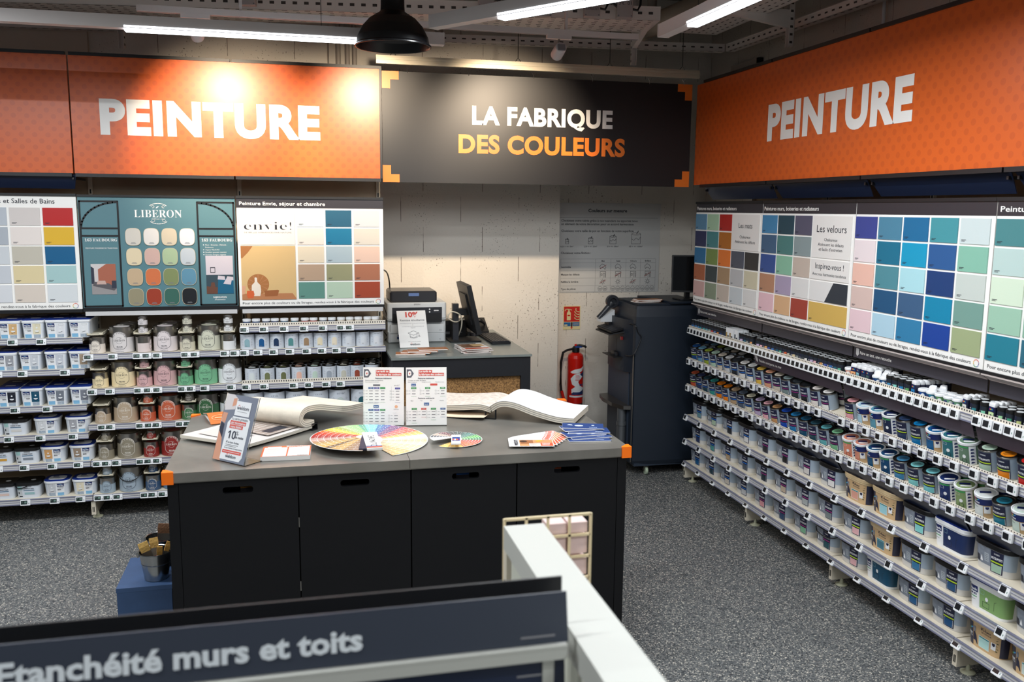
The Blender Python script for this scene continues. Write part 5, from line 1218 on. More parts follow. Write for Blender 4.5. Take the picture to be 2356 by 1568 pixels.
# --- flyers, booklets
FLY = None
for i in range(7):
    a = .02+.075*i; a = .62-.085*i; x, y = 1.095-.016*i+.035, 4.015-.021*i; z = CT+.0012+.0016*i
    lab = '%s flyer of the fanned shop flyers on the counter%s' % (('lowest', 'second lowest', 'third lowest', 'middle', 'third from top', 'second from top', 'uppermost')[i], ' with bathroom photo fully shown' if i == 6 else '')
    if FLY is None:
        FLY = thing('flyer', lab, 'flyer'); b = MB(); b.box(-.105, -.074, 0, .105, .074, .0009); b.build('sheet', PAPER, FLY)
        b = MB(); M = FL(0, 0, .001); b.quad(-.055, -.070, .102, .040, .0, 0, M); b.quad(-.05, -.03, .01, .036, .0002, 1, M); b.poly([(-.035+.018*math.cos(k*PI/6), .012+.018*math.sin(k*PI/6)) for k in range(12)], .0004, 2, M)
        b.quad(.045, -.068, .10, -.012, .0003, 3, M); b.quad(-.01, -.066, .042, -.022, .0003, 4, M); b.poly([(.03, .0), (.06, .03), (.045, .036), (.02, .02)], .0004, 5, M)
        sheet_lines(b, M, .05, .095, -.02, 5, .009, 4, .0006, .003); sheet_lines(b, M, -.006, .036, -.03, 4, .008, 3, .0006, .003); b.stroke([(.06, .044), (.10, .044), (.10, .070), (.06, .070)], .004, .0003, 3, M, True); b.quad(.068, .05, .09, .064, .0003, 3, M)
        write(b, 'weldom', -.062, -.060, .026, 6, M @ Matrix.Translation((-.062, -.060, 0)) @ Matrix.Rotation(PI/2, 4, 'Z') @ Matrix.Translation((.062, .060, 0)), w=.10, off=.03, z=.0004)
        b.build('print', [mat('print_warm', (190, 140, 96), .4), mat('print_skin', (150, 96, 60), .4), mat('print_hair', (60, 40, 30), .4), mat('print_red', (206, 84, 56), .4), PAPER, mat('print_gold', (214, 160, 50), .4), INK], FLY)
    put(FLY, (x, y, z), (0, 0, a-.30), lab, 'fanned flyers on the counter')
BK = None
for i in range(6):
    lab = 'navy booklet, %s of the loose pile on the counter corner' % ('lowest', 'second from the bottom', 'third from the bottom', 'fourth from the bottom', 'second from the top', 'top')[i]
    if BK is None:
        BK = thing('booklet', lab, 'booklet'); b = MB(); b.box(-.102, -.05, 0, .102, .05, .0045); b.box(-.1025, -.0505, .0005, .1, .0505, .004, 1); b.build('pages', [mat('booklet_blue', (36, 62, 116), .4), PAPER], BK)
        b = MB(); M = FL(0, 0, .0046); b.poly([(-.02+.022*math.cos(k*PI/8), .0+.014*math.sin(k*PI/8)) for k in range(16)], 0, 0, M); b.poly([(.05+.008*math.cos(k*PI/4), .01+.008*math.sin(k*PI/4)) for k in range(8)], 0, 0, M); b.poly([(-.08, .01), (-.05, .0), (-.055, .02), (-.07, .024)], 0, 0, M); b.quad(.03, -.03, .07, -.026, 0, 0, M); b.build('print', mat('booklet_pale', (196, 208, 224), .4), BK)
    put(BK, ((1.33, 3.925), (1.345, 3.96), (1.325, 3.99), (1.36, 4.02), (1.34, 4.06), (1.35, 4.075))[i]+(CT+.001+.0049*i,), (0, 0, (-.12, .06, .10, -.16, .02, -.30)[i]), lab, 'navy booklets on the counter')
# --- wallpaper books
def slab_profile(b, prof, th, a, e, ln, o, mi=0, edge=1, n=24):
    """bent stack of pages: prof (s,z) runs along e, extruded ln along a; th thickness"""
    a = Vector((*a, 0)).normalized(); e = Vector((*e, 0)).normalized(); o = Vector(o)
    P = [Vector((p[0], p[1])) for p in prof]; Q = []
    for i in range(len(P)-1):
        p0, p1, p2, p3 = P[max(i-1, 0)], P[i], P[i+1], P[min(i+2, len(P)-1)]
        for k in range(6):
            t = k/6; Q.append(.5*((2*p1)+(p2-p0)*t+(2*p0-5*p1+4*p2-p3)*t*t+(3*p1-p0-3*p2+p3)*t**3))
    Q.append(P[-1]); N = []
    for i in range(len(Q)):
        d = (Q[min(i+1, len(Q)-1)]-Q[max(i-1, 0)]).normalized(); N.append(Vector((-d.y, d.x)))
    w3 = lambda q, l: tuple(o+e*q.x+Vector((0, 0, q.y))+a*l)
    m = len(Q)
    for side, sg in ((0, 0), (1, 1)):
        R_ = [q+nn*th*side for q, nn in zip(Q, N)]
        vs = [w3(q, 0) for q in R_]+[w3(q, ln) for q in R_]
        b.add(vs, [(i, i+1, m+i+1, m+i) for i in range(m-1)], mi, None, True)
    L_ = 6
    for l in (0, ln):
        for k in range(L_):
            vs = [w3(q+nn*th*k/L_, l) for q, nn in zip(Q, N)]+[w3(q+nn*th*(k+1)/L_, l) for q, nn in zip(Q, N)]
            b.add(vs, [(i, i+1, m+i+1, m+i) for i in range(m-1)], edge+(k % 2))
    for q, nn in ((Q[0], N[0]), (Q[-1], N[-1])): b.add([w3(q, 0), w3(q, ln), w3(q+nn*th, ln), w3(q+nn*th, 0)], [(0,1,2,3)], edge)
WP1, WP2 = mat('wallpaper_linen', (206, 196, 180), .8, bump=.3, bscale=60, vary=.10, vscale=14), mat('wallpaper_white', (214, 214, 214), .8, bump=.3, bscale=60)
PGE, PGD = mat('page_edge', (216, 208, 192), .7), mat('page_edge_dark', (150, 146, 138), .7)
t = thing('wallpaper_book', 'open wallpaper book with a thick rolled linen page, behind the clear sign holder', 'wallpaper book', (.038, 4.356, CT+.001))
a1, e1 = (-.79, .61), (.69, .73)
b = MB(); slab_profile(b, [(-.425, .012), (-.30, .010), (-.15, .010), (.0, .012)], .014, a1, e1, .40, (0, 0, 0), 0, 1); b.build('picture_page', [mat('page_picture', (196, 190, 186), .6), PGE, PGD], t)
b = MB(); M = frame((0, 0, .029), (*[-v for v in e1], 0), (*a1, 0))
BRK = mat('page_brick', (150, 136, 126), .7, vary=.3, vscale=30)
M2 = frame((-.425*.69, -.425*.73, .0295), (*e1, 0), (*a1, 0))
b.quad(.16, .03, .40, .36, 0, 0, M2); b.quad(.20, .06, .33, .12, .0004, 1, M2); b.quad(.02, .10, .14, .34, 0, 2, M2)
for i in range(9): b.quad(.16, .04+i*.034, .40, .0425+i*.034, .0003, 3, M2)
b.build('page_print', [BRK, INK, mat('page_linen', (190, 184, 178), .7), PAPER], t)
b = MB(); slab_profile(b, [(.015, .052), (-.035, .050), (-.062, .072), (-.035, .098), (.05, .094), (.15, .070), (.26, .046), (.40, .038)], .028, [-v for v in a1], e1, -.40, (0, 0, 0), 0, 1); b.build('rolled_pages', [WP1, PGE, PGD], t)
b = MB(); Mx = frame((0, 0, 0), (*e1, 0), (*a1, 0)); b.box(-.004, -.006, .03, .035, .03, .034, 0, Mx); b.box(.030, -.006, .0, .034, .03, .034, 0, Mx); b.box(-.004, -.006, 0, .034, .03, .003, 0, Mx); b.build('spine_clip', [BLACK], t)
t = thing('wallpaper_book', 'open wallpaper book with white arched pages beside the price cards', 'wallpaper book', (.953, 4.421, CT+.001))
a2, e2 = (.52, .85), (.85, -.52)
b = MB(); slab_profile(b, [(.01, .040), (.06, .070), (.13, .068), (.24, .036), (.36, .012), (.45, .010)], .030, a2, e2, .33, (0, 0, 0), 0, 1); b.build('white_pages', [WP2, PGE, PGD], t)
b = MB(); slab_profile(b, [(-.40, .022), (-.28, .024), (-.15, .036), (-.06, .046), (.0, .034)], .028, a2, e2, .33, (0, 0, 0), 0, 1); b.build('floral_pages', [mat('page_floral', (206, 194, 182), .7, vary=.28, vscale=45), PGE, PGD], t)
b = MB(); Mx = frame((0, 0, 0), (*e2, 0), (*a2, 0)); b.box(-.03, -.004, .0, .03, .012, .003, 0, Mx); b.box(-.03, -.004, .0, -.026, .012, .034, 0, Mx); b.box(.026, -.004, .0, .03, .012, .05, 0, Mx); b.build('spine_clip', BLACK, t)
b = MB(); slab_profile(b, [(-.36, .004), (-.2, .006), (-.05, .016)], .002, a2, e2, .12, (0, -.06, 0), 0, 0); b.build('loose_page', [mat('page_cream', (216, 196, 170), .7), PGE], t)
# --- price cards
def price_card(x, y, rz, label, left):
    t = thing('price_card', label, 'price card', (x, y, CT+.001), (0, 0, rz), 'paired price cards')
    M = frame((0, 0, 0), (1, 0, 0), (0, .10, 1)); b = MB(); b.box(0, 0, -.003, .205, .297, 0, 0, M); b.build('card', PAPER, t)
    b = MB(); b.box(0, 0, 0, .205, .07, .003, 0); b.build('foot', CLEAR, t)
    b = MB(); W_ = lambda s, x, y, c, mi, **k: write(b, s, x, y, c, mi, M, z=.0010, **k); R_ = lambda x0, y0, x1, y1, mi: b.quad(x0, y0, x1, y1, .0006, mi, M)
    b.poly([(.004, .246), (.026, .246), (.040, .266), (.026, .288), (.004, .288)], .0005, 4, M); b.poly([(.010, .256), (.019, .253), (.027, .260), (.027, .276), (.019, .281), (.010, .276)], .0008, 0, M); b.poly([(.014, .270), (.023, .270), (.0185, .260)], .001, 1, M)
    R_(.064, .269, .132, .284, 1); W_('Les tarifs de', .067, .2725, .0095, 0, w=.06, off=.03); R_(.064, .254, .192, .269, 1); W_('la fabrique des couleurs', .067, .2575, .0095, 0, w=.122, off=.03)
    W_('Peintures intérieures', .102, .239, .0065, 4, w=.082, off=.03, al='c'); W_('Peinture séjour et chambres' if left else 'Cuisine et salle de bains', .010, .229, .006, 3, w=.09)
    def block(x, y, n, cols, rows):
        for i in range(n):
            cx = x+i*.0295; R_(cx, y, cx+.026, y+.009, cols[i]); R_(cx+.006, y+.003, cx+.020, y+.006, 0)
            for r in range(rows): R_(cx+.004, y-.011-r*.015, cx+.022, y-.008-r*.015, 3)
            R_(cx, y-.012-rows*.015+.004, cx+.026, y-.011-rows*.015+.004, cols[i])
        for r in range(rows):
            b.stroke([(x-.022+.004*math.cos(k*PI/4), y-.009-r*.015+.004*math.sin(k*PI/4)) for k in range(8)], .0007, .0006, 3, M, True); R_(x-.014, y-.010-r*.015, x-.004, y-.0085-r*.015, 3)
    BL, VI, GR, RD_ = 2, 5, 6, 1
    if left:
        W_('Murs, boiseries et radiateurs', .010, .221, .004, 3, w=.07); R_(.050, .203, .085, .211, 4); block(.026, .188, 3, (BL, VI, GR), 4); W_('envie!', .168, .203, .008, 3, al='c', st='rom'); block(.160, .186, 1, (VI,), 4); b.quad(.142, .135, .1424, .20, .0006, 3, M)
        W_('Murs, boiseries et radiateurs', .006, .115, .004, 3, w=.07); R_(.052, .092, .078, .106, BL); W_('Ripolin', .065, .096, .005, 0, al='c', off=.02); block(.026, .077, 3, (BL, VI, GR), 4); b.poly([(.166+.008*math.cos(k*PI/6), .098+.008*math.sin(k*PI/6)) for k in range(12)], .0006, 7, M); W_('Paillettes', .166, .083, .005, 3, al='c'); block(.152, .062, 1, (0,), 3)
    else:
        for x, s in ((.010, 'Murs et boiseries'), (.080, 'Meubles de cuisine'), (.148, 'Meubles de bain')): W_(s, x, .221, .004, 3, w=.045)
        R_(.026, .202, .050, .215, BL); W_('Ripolin', .038, .2055, .005, 0, al='c', off=.02); R_(.122, .205, .158, .215, RD_); block(.026, .188, 1, (GR,), 2); block(.096, .188, 1, (GR,), 2); block(.172, .188, 1, (GR,), 2); b.quad(.070, .158, .0704, .195, .0006, 3, M)
        W_('Peintures extérieures', .102, .138, .0065, 4, w=.082, off=.03, al='c')
        for x, s in ((.030, 'Bois'), (.078, 'Fer'), (.125, 'Sol'), (.180, 'Façade')): W_(s, x, .126, .0055, 3, al='c')
        R_(.090, .104, .116, .118, BL); W_('Ripolin', .103, .108, .005, 0, al='c', off=.02)
        for x, c, n in ((.028, GR, 4), (.076, RD_, 2), (.125, GR, 3), (.173, BL, 2)): block(x, .082, 1, (c,), n)
    b.build('print', [PAPER, REDL, mat('price_blue', (58, 96, 150), .5), GREYINK, mat('price_grey', (96, 96, 104), .5), mat('price_violet', (92, 92, 160), .5), GREEN, mat('price_peach', (226, 170, 130), .5)], t)
price_card(.291, 4.402, -.20, 'white price card for living rooms and bedrooms, standing beside its twin', True)
price_card(.503, 4.356, -.14, 'white price card for kitchens, baths and outdoors, standing beside its twin', False)
t = thing('leaflet', 'orange folded leaflet at the back corner of the counter beside the clear holder', 'leaflet', (-.43, 4.70, CT+.001), (0, 0, .25))
b = MB(); OL = mat('leaflet_orange', (190, 104, 44), .5)
b.add([(-.06,-.12,.004),(.06,-.12,.004),(.06,.0,.036),(-.06,.0,.036),(-.06,.12,.010),(.06,.12,.010),(-.06,-.12,.002),(.06,-.12,.002),(.06,.0,.034),(-.06,.0,.034),(-.06,.12,.008),(.06,.12,.008)], [(0,1,2,3),(3,2,5,4),(9,8,7,6),(10,11,8,9),(0,6,7,1),(1,7,8,2),(2,8,11,5),(5,11,10,4),(4,10,9,3),(3,9,6,0)], 0)
b.box(-.055, -.11, 0, .055, .11, .002, 1); b.build('sheet', [OL, PAPER], t)
b = MB(); M = frame((0, -.06, .0212), (1, 0, 0), (0, 1, .267)); b.stroke([(.045*math.cos(k*PI/10), .028*math.sin(k*PI/10)) for k in range(20)], .0025, .0006, 0, M, True); b.quad(-.03, -.004, .03, .004, .0006, 0, M); b.build('print', mat('leaflet_pale', (226, 190, 150), .5), t)
# ================================================================ blue plinth with pails of brushes
t = thing('blue_plinth', 'blue painted wooden plinth standing against the end of the counter', 'plinth', (-.71, 4.17, 0))
BLP = mat('blue_paint_wood', (52, 78, 116), .6, vary=.12, vscale=12)
b = MB(); b.box(-.119, -.176, .43, .115, .186, .45); b.build('top_board', BLP, t); b = MB(); b.box(-.117, -.174, 0, .113, .184, .43); b.build('body', BLP, t)
GALV = mat('galvanised', (170, 172, 172), .22, 1, vary=.1, vscale=9)
def pail(x, y, label):
    t = thing('metal_pail', label, 'pail', (x, y, .451)); b = MB()
    b.lathe([(.050, 0), (.052, .002), (.052, .006), (.062, .075), (.064, .078), (.063, .081), (.070, .125), (.074, .128), (.073, .131), (.069, .129), (.052, .01), (.0, .008)], 28, 0, caps=(1, 0)); b.build('pail_body', GALV, t)
    for q in (1, -1): b = MB(); b.box(q*.066-.004, -.012, .105, q*.078, .012, .132); b.build('handle_ear', GALV, t)
pail(-.672, 4.085, 'galvanised pail of paintbrushes at the front of the blue plinth'); pail(-.672, 4.262, 'galvanised pail behind the front one on the blue plinth, with a dark bristled brush')
def brush(p, d, w_, bris, label, hand=(170, 60, 40)):
    t = thing('paint_brush', label, 'paintbrush', p); d = Vector(d).normalized(); M = frame((0, 0, 0), d.cross(Vector((.2, -1, 0))), d)
    b = MB(); b.loft([[(x*.4, y, z) for x, z in circ(.008, 8)] if 0 else [(x, y, z) for x, z in circ(r_, 8)] for y, r_ in ((-.08, .006), (-.03, .009), (.0, .007))], 0, M); b.build('handle', mat('brush_handle', hand, .4), t)
    b = MB(); b.box(-w_/2, 0, -.006, w_/2, .035, .006, 0, M); b.build('ferrule', STEEL, t)
    b = MB(); b.loft([[(x, y, z) for x, z in ((-w_/2*k, -.006*k2), (w_/2*k, -.006*k2), (w_/2*k, .006*k2), (-w_/2*k, .006*k2))] for y, k, k2 in ((.035, 1, 1), (.06, 1.08, 1.1), (.08, 1.05, .5))], 0, M, smooth=False); b.build('bristles', mat('bristle_%d' % bris[0], bris, .8, bump=.6, bscale=120, vary=.2, vscale=60), t)
brush((-.700, 4.085, .545), (-.35, .05, 1), .04, (206, 166, 92), 'wide paintbrush with pale bristles leaning out of the front pail')
brush((-.675, 4.105, .550), (-.12, .2, 1), .036, (198, 158, 86), 'pale bristled paintbrush standing in the front pail')
brush((-.655, 4.06, .53), (.1, -.1, 1), .022, (176, 132, 60), 'small golden paintbrush at the front of the front pail')
brush((-.640, 4.10, .535), (.35, .1, 1), .020, (186, 140, 66), 'small paintbrush leaning towards the counter in the front pail')
brush((-.655, 4.262, .56), (.15, .1, 1), .075, (120, 84, 58), 'broad dark brown paintbrush in the rear pail', (120, 84, 50))
# ================================================================ printer desk
DT_ = 1.11
t = thing('desk', 'dark timber desk with metal top and cork panels below the black sign', 'desk', (1.09, 6.65, 0)); X = lambda x: x-1.09; Y = lambda y: y-6.65
b = MB(); b.box(X(.592), Y(5.985), DT_-.016, X(1.592), Y(7.30), DT_); b.build('metal_top', mat('desk_zinc', (146, 154, 150), .3, .4, vary=.12, vscale=4), t)
DTI = mat('dark_timber', (19, 21, 27), .55, bump=.25, bscale=18)
for x0, x1, y0, y1 in ((.602, .675, 6.0, 6.07), (1.515, 1.585, 6.0, 6.07), (.602, .66, 7.2, 7.28), (1.53, 1.585, 7.2, 7.28)):
    b = MB(); b.box(X(x0), Y(y0), 0, X(x1), Y(y1), DT_-.016); b.build('post', DTI, t)
for x0, x1, y0, y1 in ((.675, 1.515, 6.0, 6.06), (.602, .65, 6.07, 7.2), (1.54, 1.585, 6.07, 7.2)):
    b = MB(); b.box(X(x0), Y(y0), .955, X(x1), Y(y1), DT_-.016); b.build('apron', DTI, t)
CORK = cork_mat()
for x0, x1, y0, y1 in ((.675, 1.515, 6.03, 6.05), (.62, .635, 6.07, 7.2), (1.555, 1.57, 6.07, 7.2)):
    b = MB(); b.box(X(x0), Y(y0), .02, X(x1), Y(y1), .955); b.build('cork_panel', CORK, t)
t = thing('printer', 'white and black office printer on the desk against the shelving', 'printer', (.86, 6.67, DT_+.001))
PW = mat('printer_white', (206, 210, 212), .4); PG = mat('printer_charcoal', (44, 46, 52), .3)
b = MB(); b.rbox(.445, .42, .085, .02, .004, 0, Matrix.Translation((0, .21, 0))); b.rbox(.455, .43, .012, .02, .003, 0, Matrix.Translation((0, .212, .172))); b.box(-.222, .02, .084, .222, .40, .172); b.rbox(.455, .44, .125, .022, .006, 0, Matrix.Translation((0, .212, .182))); b.build('case', PW, t)
b = MB(); b.box(-.19, -.012, .225, .19, .0, .272, 0); b.box(-.19, -.009, .155, .19, .0, .228, 1); b.box(-.06, -.0135, .236, -.055, -.012, .241, 2)
for x, z in ((.095, .256), (.095, .236)): b.prism([(x+.006*math.cos(k*PI/6), z+.006*math.sin(k*PI/6)) for k in range(12)], .012, .0135, 2, FY(0, 0, 0))
b.quad(.128, .242, .165, .248, .0125, 2, FY(0, 0, 0)); b.quad(.128, .251, .165, .254, .0125, 3, FY(0, 0, 0)); b.build('control_panel', [PG, BLACK, LIDW, GREYINK], t)
for z0, z1, s in ((.076, .140, 'C1'), (.008, .070, 'A')):
    b = MB(); b.box(-.205, -.006, z0, .205, .01, z1, 0); write(b, s, .17, z0+.012, .012, 1, FY(0, -.0066, 0)); b.build('paper_drawer', [PW, GREYINK], t)
b = MB(); b.rbox(.36, .34, .085, .02, .012, 0, Matrix.Translation((-.02, .20, .307))); b.box(-.06, .027, .355, .02, .031, .378, 1); b.build('document_feeder', [PG, mat('feeder_blue', (96, 120, 170), .3)], t)
b = MB(); write(b, 'EPSON', 0, .290, .011, 0, FY(0, -.0092, 0), al='c', off=.02); b.box(-.155, -.0075, .030, -.115, -.006, .050, 1); b.poly([(-.135, .075), (-.118, .060), (-.135, .045), (-.152, .060)], .0078, 1, FY(0, 0, 0)); b.build('badge', [GREYINK, mat('badge_blue', (40, 64, 110), .4)], t)
t = thing('notice_sheet', 'white student discount notice leaning on the front of the printer', 'notice', (.70, 6.415, DT_+.002), (0, 0, .04))
M = frame((0, 0, 0), (1, 0, 0), (0, .62, 1)); M = frame((0, 0, 0), (1, 0, 0), (0, .66, 1)); b = MB(); b.box(0, 0, 0, .218, .305, .0012, 0, M); b.build('sheet', PAPER, t)
b = MB(); W_ = lambda s, x, y, c, mi, **k: write(b, s, x, y, c, mi, M, z=.002, **k)
W_('10%', .112, .252, .040, 0, al='c', w=.098, off=.05); W_('Remise étudiante', .112, .217, .017, 1, al='c', w=.185); W_('SUR PRÉSENTATION DE VOTRE CARTE ÉTUDIANTE', .112, .196, .0055, 2, al='c', w=.19); W_('&', .112, .182, .0065, 1, al='c'); W_("OUVERTURE D'UN COMPTE FIDÉLITÉ", .112, .169, .0055, 2, al='c', w=.165); W_('WELDOM', .112, .158, .0055, 2, al='c')
ST = lambda p, cl=False: b.stroke(p, .0022, .002, 1, M, cl)
ST([(.070, .118), (.112, .136), (.150, .118), (.110, .100)], True); ST([(.084, .110), (.084, .082), (.11, .074), (.136, .082), (.136, .110)]); ST([(.084, .088), (.11, .080), (.136, .088)]); ST([(.150, .118), (.152, .096)]); ST([(.148, .096), (.156, .096), (.157, .086), (.147, .086)], True)
W_('(Hors location de matériel)', .112, .046, .0055, 2, al='c', w=.09); weldom(b, .114, .018, .016, M, 1, 0, .002)
b.build('print', [REDL, INK, GREYINK], t)
LB_ = None
for i, (x, y, a) in enumerate(((.745, 6.135, -.12), (.79, 6.15, -.30), (.83, 6.145, -.06), (.905, 6.17, .02))):
    lab = 'tan booklet on the desk, %s of four below the discount notice' % ('lowest', 'second lowest', 'third lowest', 'uppermost')[i]
    if LB_ is None:
        LB_ = thing('booklet', lab, 'booklet'); b = MB(); b.box(-.105, -.052, 0, .105, .052, .0075); b.box(-.1055, -.0525, .001, .1, .0525, .0065, 1); b.build('pages', [mat('booklet_tan', (170, 104, 54), .45), PAPER], LB_)
        b = MB(); b.stroke([(.05+.03*math.cos(k*PI/8), .028*math.sin(k*PI/8)) for k in range(16)], .003, .0078, 0, None, True); b.quad(.03, -.004, .07, .004, .0078, 0); b.build('print', mat('tan_pale', (214, 176, 132), .5), LB_)
    put(LB_, (x, y, DT_+.001+.008*i), (0, 0, a), lab, 'tan booklets on the desk')
MG = None
for i in range(5):
    lab = '%s magazine of the pile in front of the monitor foot' % ('lowest', 'second lowest', 'middle', 'second from top', 'topmost')[i]
    if MG is None:
        MG = thing('magazine', lab, 'magazine'); b = MB(); b.box(-.10, -.14, 0, .10, .14, .006); b.build('pages', mat('magazine_edge', (206, 196, 190), .6), MG)
        b = MB(); b.quad(-.098, -.138, .098, .138, .0063, 0); b.quad(-.09, -.06, .05, .10, .0065, 1); b.quad(-.09, -.13, .09, -.075, .0065, 2); b.quad(.0, -.02, .09, .09, .0067, 3); b.quad(-.09, .108, .06, .128, .0067, 4); b.build('cover', [PAPER, mat('mag_brown', (120, 84, 60), .4), mat('mag_red', (196, 92, 66), .4), mat('mag_sand', (206, 170, 120), .4), INK], MG)
    put(MG, (1.20+.006*(i % 3), 6.215+.01*(i % 2), DT_+.001+.0065*i), (0, 0, (.10, -.06, .16, .02, .12)[i]), lab, 'magazines on the desk')
t = thing('monitor', 'black monitor seen from its back edge, turned sideways on the desk', 'monitor', (1.23, 6.74, DT_+.001))
b = MB(); b.rbox(.25, .26, .010, .02, .002); b.build('foot', BLACK, t)
b = MB(); b.box(-.085, -.03, .009, -.04, .03, .29); b.build('column', mat('dark_metal', (66, 68, 74), .3, .7), t)
M = Matrix.Translation((.05, 0, .26)) @ Matrix.Rotation(-.22, 4, 'Y'); b = MB(); b.box(-.024, -.23, -.19, .012, .23, .19, 0, M); b.box(.012, -.225, -.185, .0125, .225, .185, 1, M); b.box(-.036, -.13, -.12, -.024, .13, .12, 0, M); b.build('screen', [BLACK, mat('screen_glass', (14, 15, 18), .1)], t)
b = MB(); b.box(-.06, -.04, .20, .03, .04, .25); b.build('hinge', BLACK, t)
t = thing('keyboard', 'black keyboard lying lengthwise at the outer edge of the desk', 'keyboard', (1.473, 6.72, DT_+.001), (0, 0, .02))
b = MB(); b.rbox(.150, .50, .018, .008, .003); b.build('case', BLACK, t); b = MB()
for i in range(6):
    for j in range(20): b.box(-.066+i*.0225, -.238+j*.0238, .018, -.047+i*.0225, -.218+j*.0238, .023)
b.build('keys', mat('key_grey', (40, 41, 46), .5), t)
t = thing('desk_phone', 'black desk phone half hidden behind the monitor', 'phone', (1.40, 7.08, DT_+.001))
b = MB(); b.add([(-.09,-.10,0),(.09,-.10,0),(.09,.10,0),(-.09,.10,0),(-.09,-.10,.03),(.09,-.10,.03),(.09,.10,.12),(-.09,.10,.12)], [(0,3,2,1),(4,5,6,7),(0,1,5,4),(1,2,6,5),(2,3,7,6),(3,0,4,7)]); b.build('base', BLACK, t)
b = MB(); b.loft([[(x, y, .105+.02*math.sin(k)) for x, y in [(-.05+k*.0, 0)]] for k in (0,)] if 0 else [[(.02+.10*s, -.02+.02*math.cos(a), .085+.03*math.sin(PI*(s+.5))+.018*math.sin(a)) for a in [i*PI/5 for i in range(10)]] for s in (-.5, -.3, -.1, .1, .3, .5)], 0); b.build('handset', BLACK, t)
t = thing('mouse', 'dark mouse near the far end of the keyboard on the desk', 'mouse', (1.36, 6.98, DT_+.001))
b = MB(); b.loft([[(x*s, y*s, z) for x, y in oval_poly(.065, .11, 20, .8)] for z, s in ((0, 1), (.014, 1.0), (.028, .8), (.034, .4))], 0); b.build('shell', PG, t)
def cable(name, label, pts, r, m, cat='cable'):
    P = [Vector(p) for p in pts]; Q = []
    for i in range(len(P)-1):
        p0, p1, p2, p3 = P[max(i-1, 0)], P[i], P[i+1], P[min(i+2, len(P)-1)]
        for k in range(6):
            q = k/6; Q.append(.5*((2*p1)+(p2-p0)*q+(2*p0-5*p1+4*p2-p3)*q*q+(3*p1-p0-3*p2+p3)*q**3))
    Q.append(P[-1]); b = MB(); b.tube(Q, r, 6); o = b.build(name, m); tag(o, label, cat); return o
cable('power_cable', 'pale cable looped round the monitor column on the desk', [(1.27, 6.80, 1.30), (1.17, 6.70, 1.26), (1.10, 6.68, 1.30), (1.13, 6.66, 1.345), (1.2, 6.67, 1.31), (1.21, 6.70, 1.22), (1.19, 6.78, 1.118)], .005, CREAM)
cable('power_cable', 'black cable rising from behind the printer to the cream board', [(.70, 7.12, 1.40), (.695, 7.1, 1.53), (.665, 6.95, 1.62), (.62, 6.8, 1.66), (.58, 6.7, 1.66)], .006, BLACK)
cable('power_cable', 'thin black cable dropping beside the printer down the shelving upright', [(.61, 6.75, 1.40), (.635, 6.7, 1.30), (.60, 6.72, 1.22), (.64, 6.76, 1.15), (.625, 6.80, 1.115)], .004, BLACK)
t = thing('docking_station', 'black computer box with wires behind the monitor foot', 'computer', (1.19, 7.02, DT_+.001)); b = MB(); b.rbox(.22, .14, .13, .008, .003); b.build('case', BLACK, t); b = MB(); b.box(-.08, -.0715, .02, -.03, -.07, .04, 0); b.box(.03, -.0715, .03, .07, -.07, .035, 0); b.build('ports', GREYINK, t)
# ================================================================ navy tinting machine
MCH = mat('machine_navy', (24, 33, 45), .45, bump=.06, bscale=150); MCL = mat('machine_slate', (46, 56, 70), .45)
t = thing('tinting_machine', 'tall navy paint tinting machine between the extinguisher and the long wall shelving', 'machine', (2.80, 6.75, 0)); X = lambda x: x-2.80; Y = lambda y: y-6.75
plan = [(X(2.585), Y(6.455))]+[(X(2.95), Y(6.44)), (X(3.17), Y(6.44)), (X(3.17), Y(7.05)), (X(2.58), Y(7.05)), (X(2.56), Y(7.03)), (X(2.555), Y(6.50)), (X(2.565), Y(6.465))]
b = MB(); b.loft([[(x, y, z-(.05 if False else 0)) for x, y in [(px*s, py*s) for px, py in plan]] for z, s in ((.10, .97), (.13, 1), (1.30, 1), (1.36, .985), (1.385, .95))], 0, smooth=True); b.build('side_body', MCH, t)
b = MB(); hd = [(X(2.56), Y(6.49)), (X(2.60), Y(6.49)), (X(2.60), Y(7.03)), (X(2.56), Y(7.03)), (X(2.515), Y(6.96)), (X(2.495), Y(6.78)), (X(2.515), Y(6.58))]
b.loft([[(x, y, z) for x, y in hd] for z in (.845, .87, 1.27)], 0, smooth=True); b.build('dispensing_head', MCH, t)
b = MB(); b.box(X(2.50), Y(6.72), .98, X(2.512), Y(6.82), 1.10, 0); b.build('control_plate', BLACK, t); b = MB(); b.box(X(2.495), Y(6.60), 1.10, X(2.51), Y(6.63), 1.125); b.build('stop_button', mat('button_red', (130, 30, 30), .4), t)
b = MB(); b.box(X(2.553), Y(6.47), .12, X(2.557), Y(6.483), 1.0); b.build('edge_strip', STEEL, t)
b = MB(); b.box(X(2.547), Y(6.55), .13, X(2.556), Y(7.03), .845); b.build('niche_panel', MCL, t)
b = MB(); b.prism([(X(2.56), Y(6.50)), (X(2.56), Y(7.04)), (X(2.47), Y(7.02)), (X(2.44), Y(6.86)), (X(2.45), Y(6.66)), (X(2.50), Y(6.52))], .545, .575); b.build('can_shelf', mat('shelf_steel', (120, 118, 116), .3, .9), t)
b = MB(); b.lathe([(.035, .13), (.035, .40), (.041, .40), (.041, .43), (.035, .43), (.035, .545)], 18, 0, Matrix.Translation((X(2.515), Y(6.60), 0))); b.build('lift_column', mat('column_grey', (120, 124, 128), .35, .6), t)
b = MB(); b.prism([(X(2.58), Y(6.46)), (X(3.1), Y(6.46)), (X(3.1), Y(7.0)), (X(2.58), Y(7.0))], .085, .11); b.build('base_plate', MCL, t)
